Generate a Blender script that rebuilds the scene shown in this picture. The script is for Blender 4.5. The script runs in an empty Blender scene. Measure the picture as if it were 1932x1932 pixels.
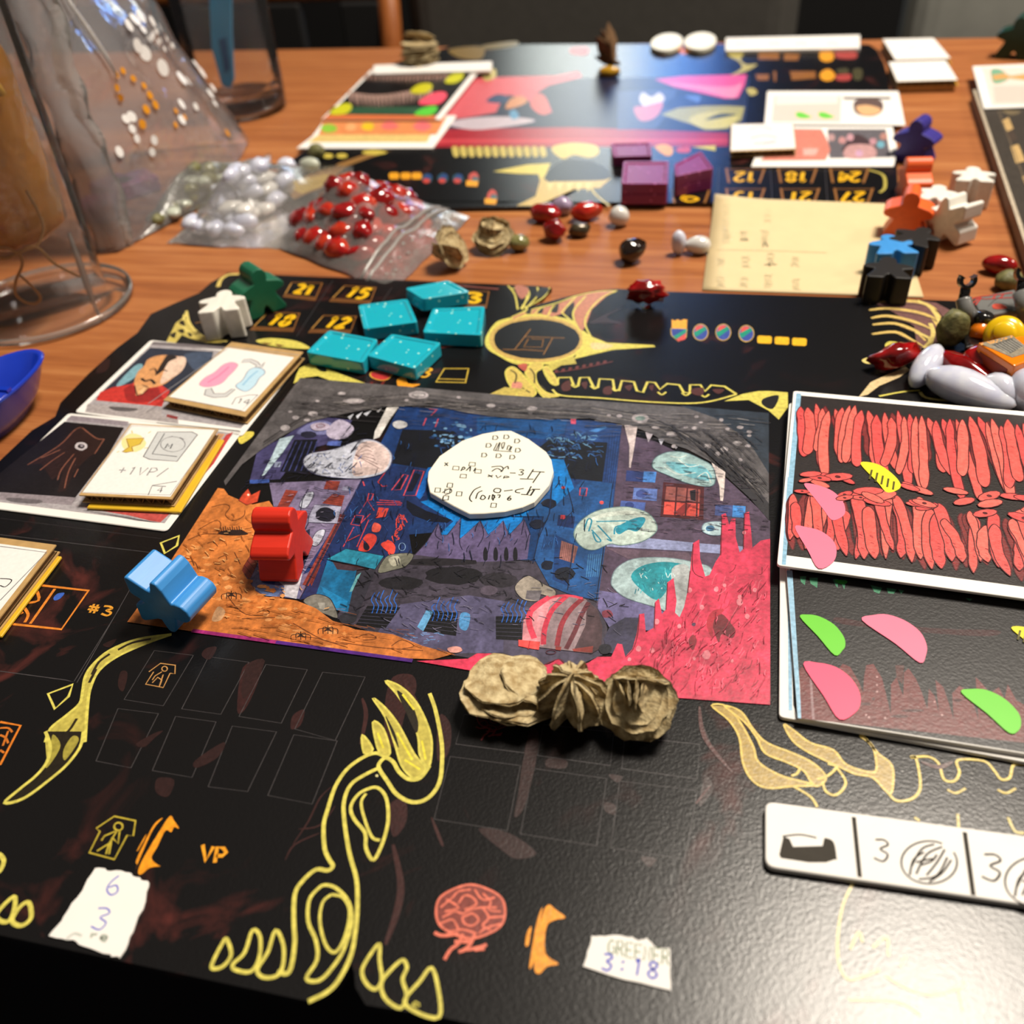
import bpy, bmesh, math, random
import numpy as np
from mathutils import Vector, Matrix, noise
random.seed(7)
# ------------------------------------------------------------------ camera
SC = bpy.context.scene
COL = SC.collection
F = 1696.234
CH = 0.159                      # camera height over the table top (m)
BZ = 0.002                      # board thickness
_Y = np.array([1453-966., -512-966., F]); _Y /= np.linalg.norm(_Y)
_X = -np.array([-7200-966., 222-966., F]); _X /= np.linalg.norm(_X)
_Z = np.cross(_X, _Y)
R = np.stack([_X, _Y, _Z])
def ray(px, py):
    return R @ np.array([px-966., py-966., F])
def un(px, py, z=0.0):
    d = ray(px, py); t = (z-CH)/d[2]
    return Vector((d[0]*t, d[1]*t, z))
def at_y(px, py, y):
    d = ray(px, py); t = y/d[1]
    return Vector((d[0]*t, y, CH+d[2]*t))
cam = bpy.data.cameras.new('camera'); co = bpy.data.objects.new('camera', cam); COL.objects.link(co)
m = Matrix.Identity(4)
for i in range(3):
    m[i][0] = R[i, 0]; m[i][1] = -R[i, 1]; m[i][2] = -R[i, 2]
m[2][3] = CH
co.matrix_world = m
cam.sensor_width = 36; cam.lens = 36*F/1932; cam.clip_start = 0.004; cam.clip_end = 20
cam.dof.use_dof = True; cam.dof.focus_distance = 0.222; cam.dof.aperture_fstop = 13.5
SC.camera = co
# ------------------------------------------------------------------ world, lamps, exposure
w = bpy.data.worlds.new('world'); SC.world = w; w.use_nodes = True
w.node_tree.nodes['Background'].inputs[0].default_value = (1.0, 0.87, 0.74, 1)
w.node_tree.nodes['Background'].inputs[1].default_value = 0.05
def area(name, loc, target, size, power, col):
    l = bpy.data.lights.new(name, 'AREA'); l.shape = 'DISK'; l.size = size; l.energy = power; l.color = col
    o = bpy.data.objects.new(name, l); COL.objects.link(o); o.location = loc
    o.rotation_euler = (Vector(target)-Vector(loc)).to_track_quat('-Z', 'Y').to_euler()
    return o
HL = 1.3
g = un(1740, 1960, BZ)
kk = (HL+CH)/CH
area('ceiling_lamp_light', (g.x*kk, g.y*kk, HL), (0.0, 0.25, 0), 0.4, 13.6, (1, .90, .77))
area('added_fill_light', (1.25, .75, 1.1), (0, .35, 0), 0.25, 2.4, (1, .88, .74))  # added fill, no known source; its glare stays out of view
SC.view_settings.view_transform = 'Standard'; SC.view_settings.look = 'None'
SC.view_settings.gamma = 1; SC.view_settings.use_curve_mapping = False
SC.view_settings.exposure = 1.35
# ------------------------------------------------------------------ helpers
def lin(c):
    return tuple(((v/255)/12.92 if v <= 10.3 else ((v/255+.055)/1.055)**2.4) for v in c)
def alb(c, k=.82):
    return tuple(min(.9, max(.0025, v*k)) for v in lin(c))
def node_mat(name):
    mt = bpy.data.materials.new(name); mt.use_nodes = True
    nt = mt.node_tree; return mt, nt, nt.nodes, nt.links, nt.nodes['Principled BSDF']
MC = {}
def mat(name, rgb, rough=.5, metal=0, var=.12, scale=120, bump=0, bscale=600, coat=0, sss=0, trans=0, stretch=(1, 1, 1), rgb2=None, emit=None, ior=1.45, spec=.5):
    if name in MC: return MC[name]
    mt, nt, N, L, b = node_mat(name)
    c = alb(rgb); c2 = alb(rgb2) if rgb2 else tuple(v*(1-var) for v in c)
    tc = N.new('ShaderNodeTexCoord'); mp = N.new('ShaderNodeMapping'); mp.inputs['Scale'].default_value = stretch
    L.new(tc.outputs['Object'], mp.inputs[0])
    nz = N.new('ShaderNodeTexNoise'); nz.inputs['Scale'].default_value = scale; nz.inputs['Detail'].default_value = 5
    L.new(mp.outputs[0], nz.inputs[0])
    rp = N.new('ShaderNodeValToRGB'); rp.color_ramp.elements[0].position = .35; rp.color_ramp.elements[1].position = .65
    rp.color_ramp.elements[0].color = (*c2, 1); rp.color_ramp.elements[1].color = (*c, 1)
    L.new(nz.outputs[0], rp.inputs[0]); L.new(rp.outputs[0], b.inputs['Base Color'])
    b.inputs['Roughness'].default_value = rough; b.inputs['Metallic'].default_value = metal; b.inputs['IOR'].default_value = ior
    b.inputs['Specular IOR Level'].default_value = spec
    if coat: b.inputs['Coat Weight'].default_value = coat; b.inputs['Coat Roughness'].default_value = .08
    if sss:
        b.inputs['Subsurface Weight'].default_value = sss; b.inputs['Subsurface Radius'].default_value = (1, .8, .8); b.inputs['Subsurface Scale'].default_value = .003
    if trans: b.inputs['Transmission Weight'].default_value = trans
    if bump:
        n2 = N.new('ShaderNodeTexNoise'); n2.inputs['Scale'].default_value = bscale; n2.inputs['Detail'].default_value = 4
        L.new(mp.outputs[0], n2.inputs[0])
        bp = N.new('ShaderNodeBump'); bp.inputs['Strength'].default_value = bump; bp.inputs['Distance'].default_value = .0004
        L.new(n2.outputs[0], bp.inputs['Height']); L.new(bp.outputs[0], b.inputs['Normal'])
    if emit: b.inputs['Emission Color'].default_value = (*emit[0], 1); b.inputs['Emission Strength'].default_value = emit[1]
    MC[name] = mt; return mt
def film_mat(name, rgb=(235, 232, 228), haze=.18, rough=.15, bscale=90, bstr=.6, ior=1.5):
    """thin clear plastic: mostly see-through, a milky haze and sharp highlights on its wrinkles"""
    mt, nt, N, L, b = node_mat(name)
    out = N['Material Output']
    b.inputs['Base Color'].default_value = (*alb(rgb), 1); b.inputs['Roughness'].default_value = rough
    tr = N.new('ShaderNodeBsdfTransparent'); tr.inputs[0].default_value = (.97, .97, .97, 1)
    tl = N.new('ShaderNodeBsdfTranslucent'); tl.inputs[0].default_value = (*alb(rgb), 1)
    gl = N.new('ShaderNodeBsdfGlossy'); gl.inputs['Roughness'].default_value = rough; gl.inputs[0].default_value = (1, 1, 1, 1)
    fr = N.new('ShaderNodeFresnel'); fr.inputs[0].default_value = ior
    tc = N.new('ShaderNodeTexCoord'); nz = N.new('ShaderNodeTexNoise'); nz.inputs['Scale'].default_value = bscale; nz.inputs['Detail'].default_value = 3
    L.new(tc.outputs['Object'], nz.inputs[0])
    bp = N.new('ShaderNodeBump'); bp.inputs['Strength'].default_value = bstr; bp.inputs['Distance'].default_value = .002
    L.new(nz.outputs[0], bp.inputs['Height'])
    for s in (gl, fr, b, tl): L.new(bp.outputs[0], s.inputs['Normal'])
    mx0 = N.new('ShaderNodeMixShader'); mx0.inputs[0].default_value = .5; L.new(b.outputs[0], mx0.inputs[1]); L.new(tl.outputs[0], mx0.inputs[2])
    mx1 = N.new('ShaderNodeMixShader'); mx1.inputs[0].default_value = haze; L.new(tr.outputs[0], mx1.inputs[1]); L.new(mx0.outputs[0], mx1.inputs[2])
    mx2 = N.new('ShaderNodeMixShader'); L.new(fr.outputs[0], mx2.inputs[0]); L.new(mx1.outputs[0], mx2.inputs[1]); L.new(gl.outputs[0], mx2.inputs[2])
    L.new(mx2.outputs[0], out.inputs[0]); return mt
def print_mat(name, rough=.34, bump=.12, var=.28, scale=900, spec=.5):
    """printed or painted paper: the printed colour comes from the shapes, the nodes add brush grain"""
    if name in MC: return MC[name]
    mt, nt, N, L, b = node_mat(name)
    at = N.new('ShaderNodeAttribute'); at.attribute_name = 'Col'
    tc = N.new('ShaderNodeTexCoord'); nz = N.new('ShaderNodeTexNoise'); nz.inputs['Scale'].default_value = scale; nz.inputs['Detail'].default_value = 4
    L.new(tc.outputs['Object'], nz.inputs[0])
    mr = N.new('ShaderNodeMapRange'); mr.inputs[1].default_value = .3; mr.inputs[2].default_value = .7; mr.inputs[3].default_value = 1-var; mr.inputs[4].default_value = 1+var*.5
    L.new(nz.outputs[0], mr.inputs[0])
    vm = N.new('ShaderNodeVectorMath'); vm.operation = 'SCALE'; L.new(at.outputs['Color'], vm.inputs[0]); L.new(mr.outputs[0], vm.inputs['Scale'])
    L.new(vm.outputs[0], b.inputs['Base Color']); b.inputs['Roughness'].default_value = rough; b.inputs['Specular IOR Level'].default_value = spec
    if bump:
        n2 = N.new('ShaderNodeTexNoise'); n2.inputs['Scale'].default_value = 1500; n2.inputs['Detail'].default_value = 2; L.new(tc.outputs['Object'], n2.inputs[0])
        bp = N.new('ShaderNodeBump'); bp.inputs['Strength'].default_value = bump; bp.inputs['Distance'].default_value = .0004
        L.new(n2.outputs[0], bp.inputs['Height']); L.new(bp.outputs[0], b.inputs['Normal'])
    MC[name] = mt; return mt
def paint_mat():
    """hand painted picture: watery blotches and pencil grain over the printed colours"""
    mt = print_mat('painted_picture', .36, .08, .3, 1100); nt = mt.node_tree; N, L = nt.nodes, nt.links
    b = N['Principled BSDF']; src = b.inputs['Base Color'].links[0].from_socket
    tc = N.new('ShaderNodeTexCoord')
    def layer(src, scale, lo, hi, stretch=(1, 1, 1), dist=0.0, p0=.3, p1=.7):
        mp = N.new('ShaderNodeMapping'); mp.inputs['Scale'].default_value = stretch; L.new(tc.outputs['Object'], mp.inputs[0])
        nz = N.new('ShaderNodeTexNoise'); nz.inputs['Scale'].default_value = scale; nz.inputs['Detail'].default_value = 6; nz.inputs['Distortion'].default_value = dist; L.new(mp.outputs[0], nz.inputs[0])
        mr = N.new('ShaderNodeMapRange'); mr.inputs[1].default_value = p0; mr.inputs[2].default_value = p1; mr.inputs[3].default_value = lo; mr.inputs[4].default_value = hi; L.new(nz.outputs[0], mr.inputs[0])
        vm = N.new('ShaderNodeVectorMath'); vm.operation = 'SCALE'; L.new(src, vm.inputs[0]); L.new(mr.outputs[0], vm.inputs['Scale']); return vm.outputs[0]
    s1 = layer(src, 140, .62, 1.22, dist=.8); s2 = layer(s1, 420, .78, 1.15, (1, .35, 1), .4)
    L.new(s2, b.inputs['Base Color']); return mt
def tag(o, label, cat, group=None, kind=None):
    if label: o['label'] = label
    if cat: o['category'] = cat
    if group: o['group'] = group
    if kind: o['kind'] = kind
    return o
def link(name, me, mt=None, parent=None, loc=None):
    o = bpy.data.objects.new(name, me); COL.objects.link(o)
    if mt is not None and me is not None and not me.materials: me.materials.append(mt)
    if parent is not None: o.parent = parent
    if loc is not None: o.location = loc
    return o
def empty(name, label, cat, loc=(0, 0, 0), rz=0, group=None):
    o = bpy.data.objects.new(name, None); COL.objects.link(o); o.empty_display_size = .01
    o.location = loc; o.rotation_euler = (0, 0, rz); tag(o, label, cat, group); return o
def mesh(name, v, f, smooth=False):
    me = bpy.data.meshes.new(name); me.from_pydata([tuple(p) for p in v], [], f); me.update()
    if smooth:
        for p in me.polygons: p.use_smooth = True
    return me
def bm_mesh(name, bm, smooth=False):
    me = bpy.data.meshes.new(name); bmesh.ops.recalc_face_normals(bm, faces=bm.faces[:]); bm.to_mesh(me); bm.free()
    if smooth:
        for p in me.polygons: p.use_smooth = True
    return me
def bevel(o, wd, seg=2, ang=.6):
    md = o.modifiers.new('bevel', 'BEVEL'); md.width = wd; md.segments = seg; md.limit_method = 'ANGLE'; md.angle_limit = ang; return o
def prism_mesh(name, top, th):
    """closed slab below a planar outline (list of Vector), thickness th"""
    n = len(top); v = list(top)+[Vector((p.x, p.y, p.z-th)) for p in top]
    f = [list(range(n)), list(range(2*n-1, n-1, -1))]+[[i, i+n, (i+1) % n+n, (i+1) % n] for i in range(n)]
    a = sum(top[i].x*top[(i+1) % n].y-top[(i+1) % n].x*top[i].y for i in range(n))
    if a < 0: f = [x[::-1] for x in f]
    return mesh(name, v, f)
def local(me, c):
    me.transform(Matrix.Translation(-Vector(c))); return me
def box_mesh(name, x0, x1, y0, y1, z0, z1):
    return prism_mesh(name, [Vector((x0, y0, z1)), Vector((x1, y0, z1)), Vector((x1, y1, z1)), Vector((x0, y1, z1))], z1-z0)
def tube_mesh(name, pts, rad, n=10, caps=True, closed=False):
    pts = [Vector(p) for p in pts]; rr = rad if isinstance(rad, (list, tuple)) else [rad]*len(pts)
    v, f = [], []; up = None
    for i, p in enumerate(pts):
        t = (pts[(i+1) % len(pts)]-pts[i-1]) if closed else (pts[min(i+1, len(pts)-1)]-pts[max(i-1, 0)])
        t.normalize()
        if up is None: up = t.orthogonal().normalized()
        up = (up-t*up.dot(t)).normalized(); s = t.cross(up)
        for k in range(n):
            a = 2*math.pi*k/n; v.append(p+(up*math.cos(a)+s*math.sin(a))*rr[i])
    m_ = len(pts)
    for i in range(m_ if closed else m_-1):
        for k in range(n):
            a, b = i*n+k, i*n+(k+1) % n; c, d = ((i+1) % m_)*n+(k+1) % n, ((i+1) % m_)*n+k
            f.append([a, b, c, d])
    if caps and not closed: f += [list(range(n))[::-1], list(range((m_-1)*n, m_*n))]
    return mesh(name, v, f, True)
def lathe_mesh(name, prof, n=48, smooth=True):
    v, f = [], []
    for r, z in prof:
        for k in range(n):
            a = 2*math.pi*k/n; v.append((r*math.cos(a), r*math.sin(a), z))
    for i in range(len(prof)-1):
        for k in range(n): f.append([i*n+k, i*n+(k+1) % n, (i+1)*n+(k+1) % n, (i+1)*n+k])
    return mesh(name, v, f, smooth)
def catmull(P, closed=False, n=5):
    P = [np.array(p, float) for p in P]; m_ = len(P); out = []
    if m_ < 3: return P
    for i in range(m_ if closed else m_-1):
        if closed: p0, p1, p2, p3 = P[i-1], P[i], P[(i+1) % m_], P[(i+2) % m_]
        else: p0, p1, p2, p3 = P[max(i-1, 0)], P[i], P[i+1], P[min(i+2, m_-1)]
        for k in range(n):
            t = k/n; out.append(.5*(2*p1+(p2-p0)*t+(2*p0-5*p1+4*p2-p3)*t*t+(3*p1-p0-3*p2+p3)*t**3))
    if not closed: out.append(P[-1])
    return out
# crops of the photograph that the coordinates below were read in: origin x, origin y, scale
CROP = dict(A=(0, 0, 3.864), B=(450, 0, 3.864), C=(850, 0, 3.864), D=(1300, 0, 3.057), E=(0, 450, 3.864), F=(400, 450, 3.5127), G=(900, 450, 3.5127),
            H=(1400, 450, 3.6316), I=(0, 900, 3.864), J=(400, 850, 3.5127), K=(900, 850, 3.5127), L=(1400, 900, 3.6316), M=(0, 1380, 3.5),
            N=(400, 1230, 2.7527), O=(800, 1200, 2.64), Q=(1300, 1300, 3.057), T=(790, 800, 7.1556), U=(370, 490, 7.728), V=(220, 920, 4.83),
            X=(1700, 600, 8.328), Y=(1750, 450, 10.615), Z=(1020, 40, 4.83), S=(480, 260, 6.9), P=(0, 0, 1.0))
def pp(s, crop='P'):
    ox, oy, k = CROP[crop]
    q = [tuple(map(float, t.split(','))) for t in s.split()] if isinstance(s, str) else s
    return [(ox+x/k, oy+y/k) for x, y in q]
def W(s, crop='P', z=0.0): return [un(x, y, z) for x, y in pp(s, crop)]
GL = {'0': ['.5,1 .1,.8 .05,.4 .3,0 .7,.05 .95,.4 .85,.85 .5,1'], '1': ['.3,.8 .55,1 .5,0'], '2': ['.05,.8 .4,1 .85,.8 .7,.5 .05,0 .95,.05'],
      '3': ['.1,.95 .6,1 .85,.8 .4,.55 .85,.35 .6,0 .05,.1'], '4': ['.7,0 .7,1 .05,.35 .95,.35'], '5': ['.9,1 .2,1 .15,.6 .6,.62 .9,.35 .6,0 .1,.05'],
      '6': ['.75,1 .3,.65 .1,.25 .45,0 .85,.2 .7,.5 .2,.35'], '7': ['.05,1 .95,1 .4,0'], '8': ['.5,.55 .15,.78 .5,1 .85,.78 .5,.55 .1,.25 .5,0 .9,.25 .5,.55'],
      '9': ['.85,.75 .5,.5 .15,.75 .5,1 .85,.75 .75,.3 .4,0'], 'V': ['.05,1 .45,0 .95,1'], 'P': ['.1,0 .15,1 .7,1 .95,.75 .65,.5 .15,.45'],
      'G': ['.9,.85 .5,1 .1,.6 .15,.15 .6,0 .95,.2 .95,.5 .6,.5'], 'R': ['.1,0 .1,1 .7,1 .9,.75 .6,.5 .1,.5', '.45,.5 .95,0'], 'E': ['.95,1 .1,1 .1,0 .95,0', '.1,.5 .8,.5'],
      'N': ['.1,0 .1,1 .9,0 .9,1'], '#': ['.3,0 .45,1', '.65,0 .8,1', '.05,.35 .95,.35', '.1,.68 1,.68'], '+': ['.5,.15 .5,.85', '.1,.5 .9,.5'], '/': ['.1,-.1 .9,1.1'],
      ':': ['.4,.15 .6,.3', '.4,.6 .6,.75'], '-': ['.1,.5 .9,.5'], 'x': ['.1,.1 .9,.9', '.1,.9 .9,.1'], 'C': ['.9,.85 .5,1 .1,.6 .15,.15 .6,0 .95,.15'],
      'o': ['.5,.7 .15,.4 .4,.02 .85,.3 .5,.7'], 'n': ['.15,0 .15,.65 .6,.7 .8,.5 .85,0'], ' ': [], 'r': ['.2,0 .2,.65', '.2,.4 .8,.65'],
      'e': ['.15,.35 .85,.4 .7,.7 .3,.65 .15,.3 .5,0 .85,.1'], 'A': ['.05,0 .5,1 .95,0', '.2,.4 .8,.4'], 'T': ['.5,0 .5,1', '.05,1 .95,1'], 'M': ['.05,0 .1,1 .5,.4 .9,1 .95,0'],
      'L': ['.15,1 .15,0 .9,0'], 'a': ['.8,.6 .3,.65 .15,.25 .5,0 .8,.3', '.8,.65 .85,0'], 'd': ['.8,1 .8,0', '.8,.5 .3,.6 .15,.2 .5,0 .8,.2'], 'U': ['.1,1 .15,.2 .5,0 .85,.2 .9,1'],
      'S': ['.9,.9 .4,1 .15,.75 .8,.35 .6,0 .1,.1'], 'p': ['.2,-.3 .2,.65', '.2,.5 .7,.65 .85,.3 .5,0 .2,.1'], 'y': ['.1,.65 .5,.1', '.9,.65 .3,-.3'], 'u': ['.15,.65 .2,.1 .7,.05', '.8,.65 .8,0'], 's': ['.8,.65 .25,.6 .75,.25 .2,0']}
class Print:
    """flat print lying on a horizontal surface: filled outlines and drawn strokes, stacked in drawing order"""
    def __init__(s, z, crop='P', step=2.5e-7):
        s.z = z+1e-5; s.crop = crop; s.v = []; s.f = []; s.c = []; s.k = 0; s.step = step; s.clip = None
    def use(s, c): s.crop = c; return s
    def up(s): s.k += 1; return s.z+s.k*s.step
    def w(s, pts): return [un(x, y, s.z) for x, y in pp(pts, s.crop)]
    def add(s, col, P):
        z = s.up(); b = len(s.v); s.v += [(p[0], p[1], z) for p in P]; a = 0
        for i in range(len(P)): a += P[i][0]*P[(i+1) % len(P)][1]-P[(i+1) % len(P)][0]*P[i][1]
        idx = list(range(b, b+len(P))); s.f.append(idx if a > 0 else idx[::-1]); s.c.append(alb(col))
    def poly(s, col, pts, sm=0):
        P = [(p.x, p.y) for p in s.w(pts)]
        if sm: P = [tuple(q) for q in catmull(P, True, 4)]
        if s.clip and len(P) < 15 and not all(s.clip(p) for p in P): return s
        s.add(col, P); return s
    def world(s, col, P): s.add(col, [(p[0], p[1]) for p in P]); return s
    def stroke(s, col, P, wd, closed=False, taper=0):
        """P world xy list, wd world width"""
        n = len(P); P = [np.array((p[0], p[1]), float) for p in P]
        if n < 2: return
        z = s.up(); b = len(s.v); c = alb(col)
        for i in range(n):
            a_ = P[i-1] if (closed or i) else P[0]; e_ = P[(i+1) % n] if (closed or i < n-1) else P[-1]
            t = e_-a_; L_ = np.hypot(*t)
            t = t/L_ if L_ > 1e-12 else np.array((1., 0)); nn = np.array((-t[1], t[0]))
            h = wd/2
            if taper: h *= max(.15, 1-taper*abs(2*i/(n-1)-1)**2)
            s.v += [(*(P[i]+nn*h), z), (*(P[i]-nn*h), z)]
        for i in range(n if closed else n-1):
            j = (i+1) % n; s.f.append([b+2*i, b+2*i+1, b+2*j+1, b+2*j]); s.c.append(c)
    def line(s, col, pts, w=3, closed=False, sm=1, taper=0):
        """w in photograph pixels at that spot"""
        Q = s.w(pts); c = sum(Q, Vector())/len(Q); wd = w*(c-Vector((0, 0, CH))).length/F
        P = [(p.x, p.y) for p in Q]
        if s.clip and not all(s.clip(p) for p in P): return s
        if sm: P = catmull(P, closed, 4)
        s.stroke(col, P, wd, closed, taper); return s
    def outline(s, fill, edge, pts, w=3, sm=1):
        s.poly(fill, pts, sm); s.line(edge, pts, w, True, sm); return s
    def ell(s, col, cx, cy, rx, ry, n=14, jit=.08):
        s.poly(col, [(cx+rx*math.cos(6.283*i/n)*(1+random.uniform(-jit, jit)), cy+ry*math.sin(6.283*i/n)*(1+random.uniform(-jit, jit))) for i in range(n)]); return s
    def ring(s, col, cx, cy, rx, ry, w=2, n=16):
        s.line(col, [(cx+rx*math.cos(6.283*i/n), cy+ry*math.sin(6.283*i/n)) for i in range(n)], w, True, 0); return s
    def text(s, col, string, bl, br, tl, w=3, gap=.25, sm=1):
        A, B, C_ = s.w([bl, br, tl]); n = len(string); u = (B-A)/(n+gap*(n-1)); v = C_-A
        wd = w*(A-Vector((0, 0, CH))).length/F
        for i, ch in enumerate(string):
            for pl in GL.get(ch, []):
                q = [tuple(map(float, t.split(','))) for t in pl.split()]
                if sm: q = catmull(q, False, 4)
                s.stroke(col, [((A+u*(i*(1+gap)+x)+v*y).x, (A+u*(i*(1+gap)+x)+v*y).y) for x, y in q], wd)
        return s
    def cut(s, name, parent, label=None):
        """finish what was drawn so far as one part and go on drawing the next one"""
        if s.f: s.build(name, parent, None, label)
        z = s.z+s.k*s.step; s.z = z; s.v = []; s.f = []; s.c = []; s.k = 0
    def build(s, name, parent=None, mt=None, label=None, rough=.32):
        me = mesh(name, s.v, s.f)
        a = me.color_attributes.new('Col', 'FLOAT_COLOR', 'CORNER'); buf = []
        for c, f in zip(s.c, s.f): buf += [c[0], c[1], c[2], 1]*len(f)
        a.data.foreach_set('color', buf)
        o = link(name, me, mt or print_mat('print'))
        if parent is not None:
            o.parent = parent; o.matrix_parent_inverse = pm(parent).inverted()
        if label: o['label'] = label
        return o
def pm(o):
    return Matrix.LocRotScale(o.location, o.rotation_euler, o.scale)
def keep(o, parent):
    """parent without moving"""
    o.parent = parent; o.matrix_parent_inverse = pm(parent).inverted(); return o
def quad4(a, b, c):
    """world parallelogram from TL, TR, BL"""
    return [a, b, b+(c-a), c]
def slab(name, corners, th, mt, label, cat, group=None, bv=.0002, parent=None):
    """thing: thin sheet whose top has these world corners"""
    c = sum(corners, Vector())/len(corners); c = Vector((c.x, c.y, corners[0].z-th))
    o = link(name, local(prism_mesh(name, corners, th), c), mt, None, c)
    if bv: bevel(o, bv, 1)
    if parent is not None: keep(o, parent)
    else: tag(o, label, cat, group)
    return o
def roundq(Q, r=.002, n=4):
    """round the corners of a world polygon"""
    out = []
    m_ = len(Q)
    for i in range(m_):
        p = Q[i]; a = (Q[i-1]-p); b = (Q[(i+1) % m_]-p); ra = min(r, a.length*.4, b.length*.4)
        a = p+a.normalized()*ra; b = p+b.normalized()*ra
        for k in range(n+1):
            t = k/n; out.append(a*(1-t)**2+p*2*t*(1-t)+b*t*t)
    return out
# ------------------------------------------------------------------ the room
def wood_mat(name, c1, c2, c3, stretch, rough=.35, coat=.3):
    mt, nt, N, L, b = node_mat(name)
    tc = N.new('ShaderNodeTexCoord'); mp = N.new('ShaderNodeMapping'); mp.inputs['Scale'].default_value = stretch
    L.new(tc.outputs['Object'], mp.inputs[0])
    n1 = N.new('ShaderNodeTexNoise'); n1.inputs['Scale'].default_value = 7; n1.inputs['Detail'].default_value = 8; n1.inputs['Distortion'].default_value = .6
    n2 = N.new('ShaderNodeTexNoise'); n2.inputs['Scale'].default_value = 60; n2.inputs['Detail'].default_value = 6
    for n in (n1, n2): L.new(mp.outputs[0], n.inputs[0])
    rp = N.new('ShaderNodeValToRGB'); e = rp.color_ramp.elements; e[0].position = .3; e[0].color = (*alb(c1), 1); e[1].position = .7; e[1].color = (*alb(c3), 1)
    e.new(.5).color = (*alb(c2), 1)
    mx = N.new('ShaderNodeMath'); mx.operation = 'MULTIPLY_ADD'; mx.inputs[1].default_value = .35
    ad = N.new('ShaderNodeMath'); ad.operation = 'MULTIPLY'; ad.inputs[1].default_value = .65
    L.new(n1.outputs[0], ad.inputs[0]); L.new(n2.outputs[0], mx.inputs[0]); L.new(ad.outputs[0], mx.inputs[2])
    L.new(mx.outputs[0], rp.inputs[0]); L.new(rp.outputs[0], b.inputs['Base Color'])
    b.inputs['Specular IOR Level'].default_value = .3; b.inputs['Roughness'].default_value = rough; b.inputs['Coat Weight'].default_value = coat; b.inputs['Coat Roughness'].default_value = .25
    bp = N.new('ShaderNodeBump'); bp.inputs['Strength'].default_value = .15; bp.inputs['Distance'].default_value = .0005
    L.new(n2.outputs[0], bp.inputs['Height']); L.new(bp.outputs[0], b.inputs['Normal'])
    return mt
TABLE = wood_mat('table_wood', (130, 70, 35), (166, 100, 53), (192, 130, 77), (1.0, 26, 26), .5, 0)
FZ = -.74
tb = un(1000, 84, 0).y; tf = .075
t = empty('table', 'brown wooden table carrying both game boards and all the pieces', 'table', (0, .38, FZ))
o = keep(link('table_top', box_mesh('table_top', -1.0, .9, tf, tb, -.028, 0), TABLE), t); bevel(o, .003, 3)
for sx in (-.94, .84):
    for sy in (tf+.06, tb-.06):
        keep(link('leg', prism_mesh('leg', [Vector((sx-.028, sy-.028, -.028)), Vector((sx+.028, sy-.028, -.028)), Vector((sx+.028, sy+.028, -.028)), Vector((sx-.028, sy+.028, -.028))], -.028-FZ), TABLE), t)
keep(link('apron', box_mesh('apron', -.9, .8, tf+.06, tf+.08, -.1, -.028), TABLE), t)
keep(link('apron', box_mesh('apron', -.9, .8, tb-.08, tb-.06, -.1, -.028), TABLE), t)
FL = mat('floor_carpet', (14, 14, 26), .9, bump=.5, bscale=300); tag(link('floor', box_mesh('floor', -2.6, 2.6, -1.2, 2.6, FZ-.02, FZ), FL), None, None, None, 'structure')
WM = mat('dark_wall_paint', (24, 22, 22), .75, var=.3, scale=5); tag(link('wall_back', box_mesh('wall_back', -2.6, 2.6, 2.2, 2.24, FZ, 1.7), WM), None, None, None, 'structure')
tag(link('wall_left', box_mesh('wall_left', -2.64, -2.6, -1.2, 2.24, FZ, 1.7), WM), None, None, None, 'structure')
def rbox(name, x0, x1, y0, y1, z0, z1, mt, r=.02, parent=None):
    o = link(name, box_mesh(name, x0, x1, y0, y1, z0, z1), mt); bevel(o, r, 4, .5)
    for p in o.data.polygons: p.use_smooth = False
    if parent is not None: keep(o, parent)
    return o
CHW = wood_mat('chair_wood', (120, 62, 26), (168, 96, 46), (190, 118, 60), (10, 10, 1), .4, .2)
UPB = mat('black_upholstery', (17, 16, 17), .7, bump=.3); UPG = mat('charcoal_upholstery', (78, 75, 70), .8, bump=.3); UPL = mat('grey_upholstery', (160, 160, 152), .85, bump=.3, var=.3, scale=14)
def chair(label, xl, xr, y, ztop, frame, cover, stile):
    c = empty('dining_chair', label, 'chair', ((xl+xr)/2, y, FZ), 0, 'chairs beyond the table')
    for x in (xl, xr):
        s_ = 1 if x == xl else -1
        keep(link('back_post', tube_mesh('back_post', [(x, y+.02, FZ), (x, y, FZ+.45), (x, y, -.1), (x, y+.025, ztop)], .0115 if stile else .014, 10), frame), c)
        keep(link('leg', tube_mesh('leg', [(x+s_*.01, y-.38, FZ), (x+s_*.01, y-.38, FZ+.42)], .015, 10), frame), c)
    rbox('seat', xl-.005, xr+.005, y-.42, y-.02, FZ+.42, FZ+.47, cover, .015, c)
    if stile:
        rbox('top_rail', xl-.01, xr+.01, y+.008, y+.03, ztop-.06, ztop, frame, .008, c)
        n = 5
        for k in range(n):
            x = xl+.03+(xr-xl-.06)*k/(n-1)*1.0
            rbox('slat', x-.022, x+.022, y+.004, y+.016, FZ+.52, ztop-.06, cover, .003, c)
    else:
        rbox('backrest', xl-.02, xr+.02, y-.03, y+.035, FZ+.5, ztop, cover, .03, c)
    return c
p = at_y(730, 40, .99)
chair('wooden chair with a light brown post and black slats behind the table', p.x-.42, p.x, .99, .03, CHW, UPB, True)
a, b = at_y(778, 40, 1.05), at_y(1010, 40, 1.05)
chair('dark charcoal upholstered chair behind the far board centre', a.x+.02, b.x+.25, 1.05, .03, UPB, UPG, False)
a, b = at_y(1700, 40, 1.08), at_y(2020, 40, 1.08)
chair('mid grey upholstered chair behind the table right side', a.x+.02, b.x-.02, 1.08, .03, UPB, UPL, False)
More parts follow.
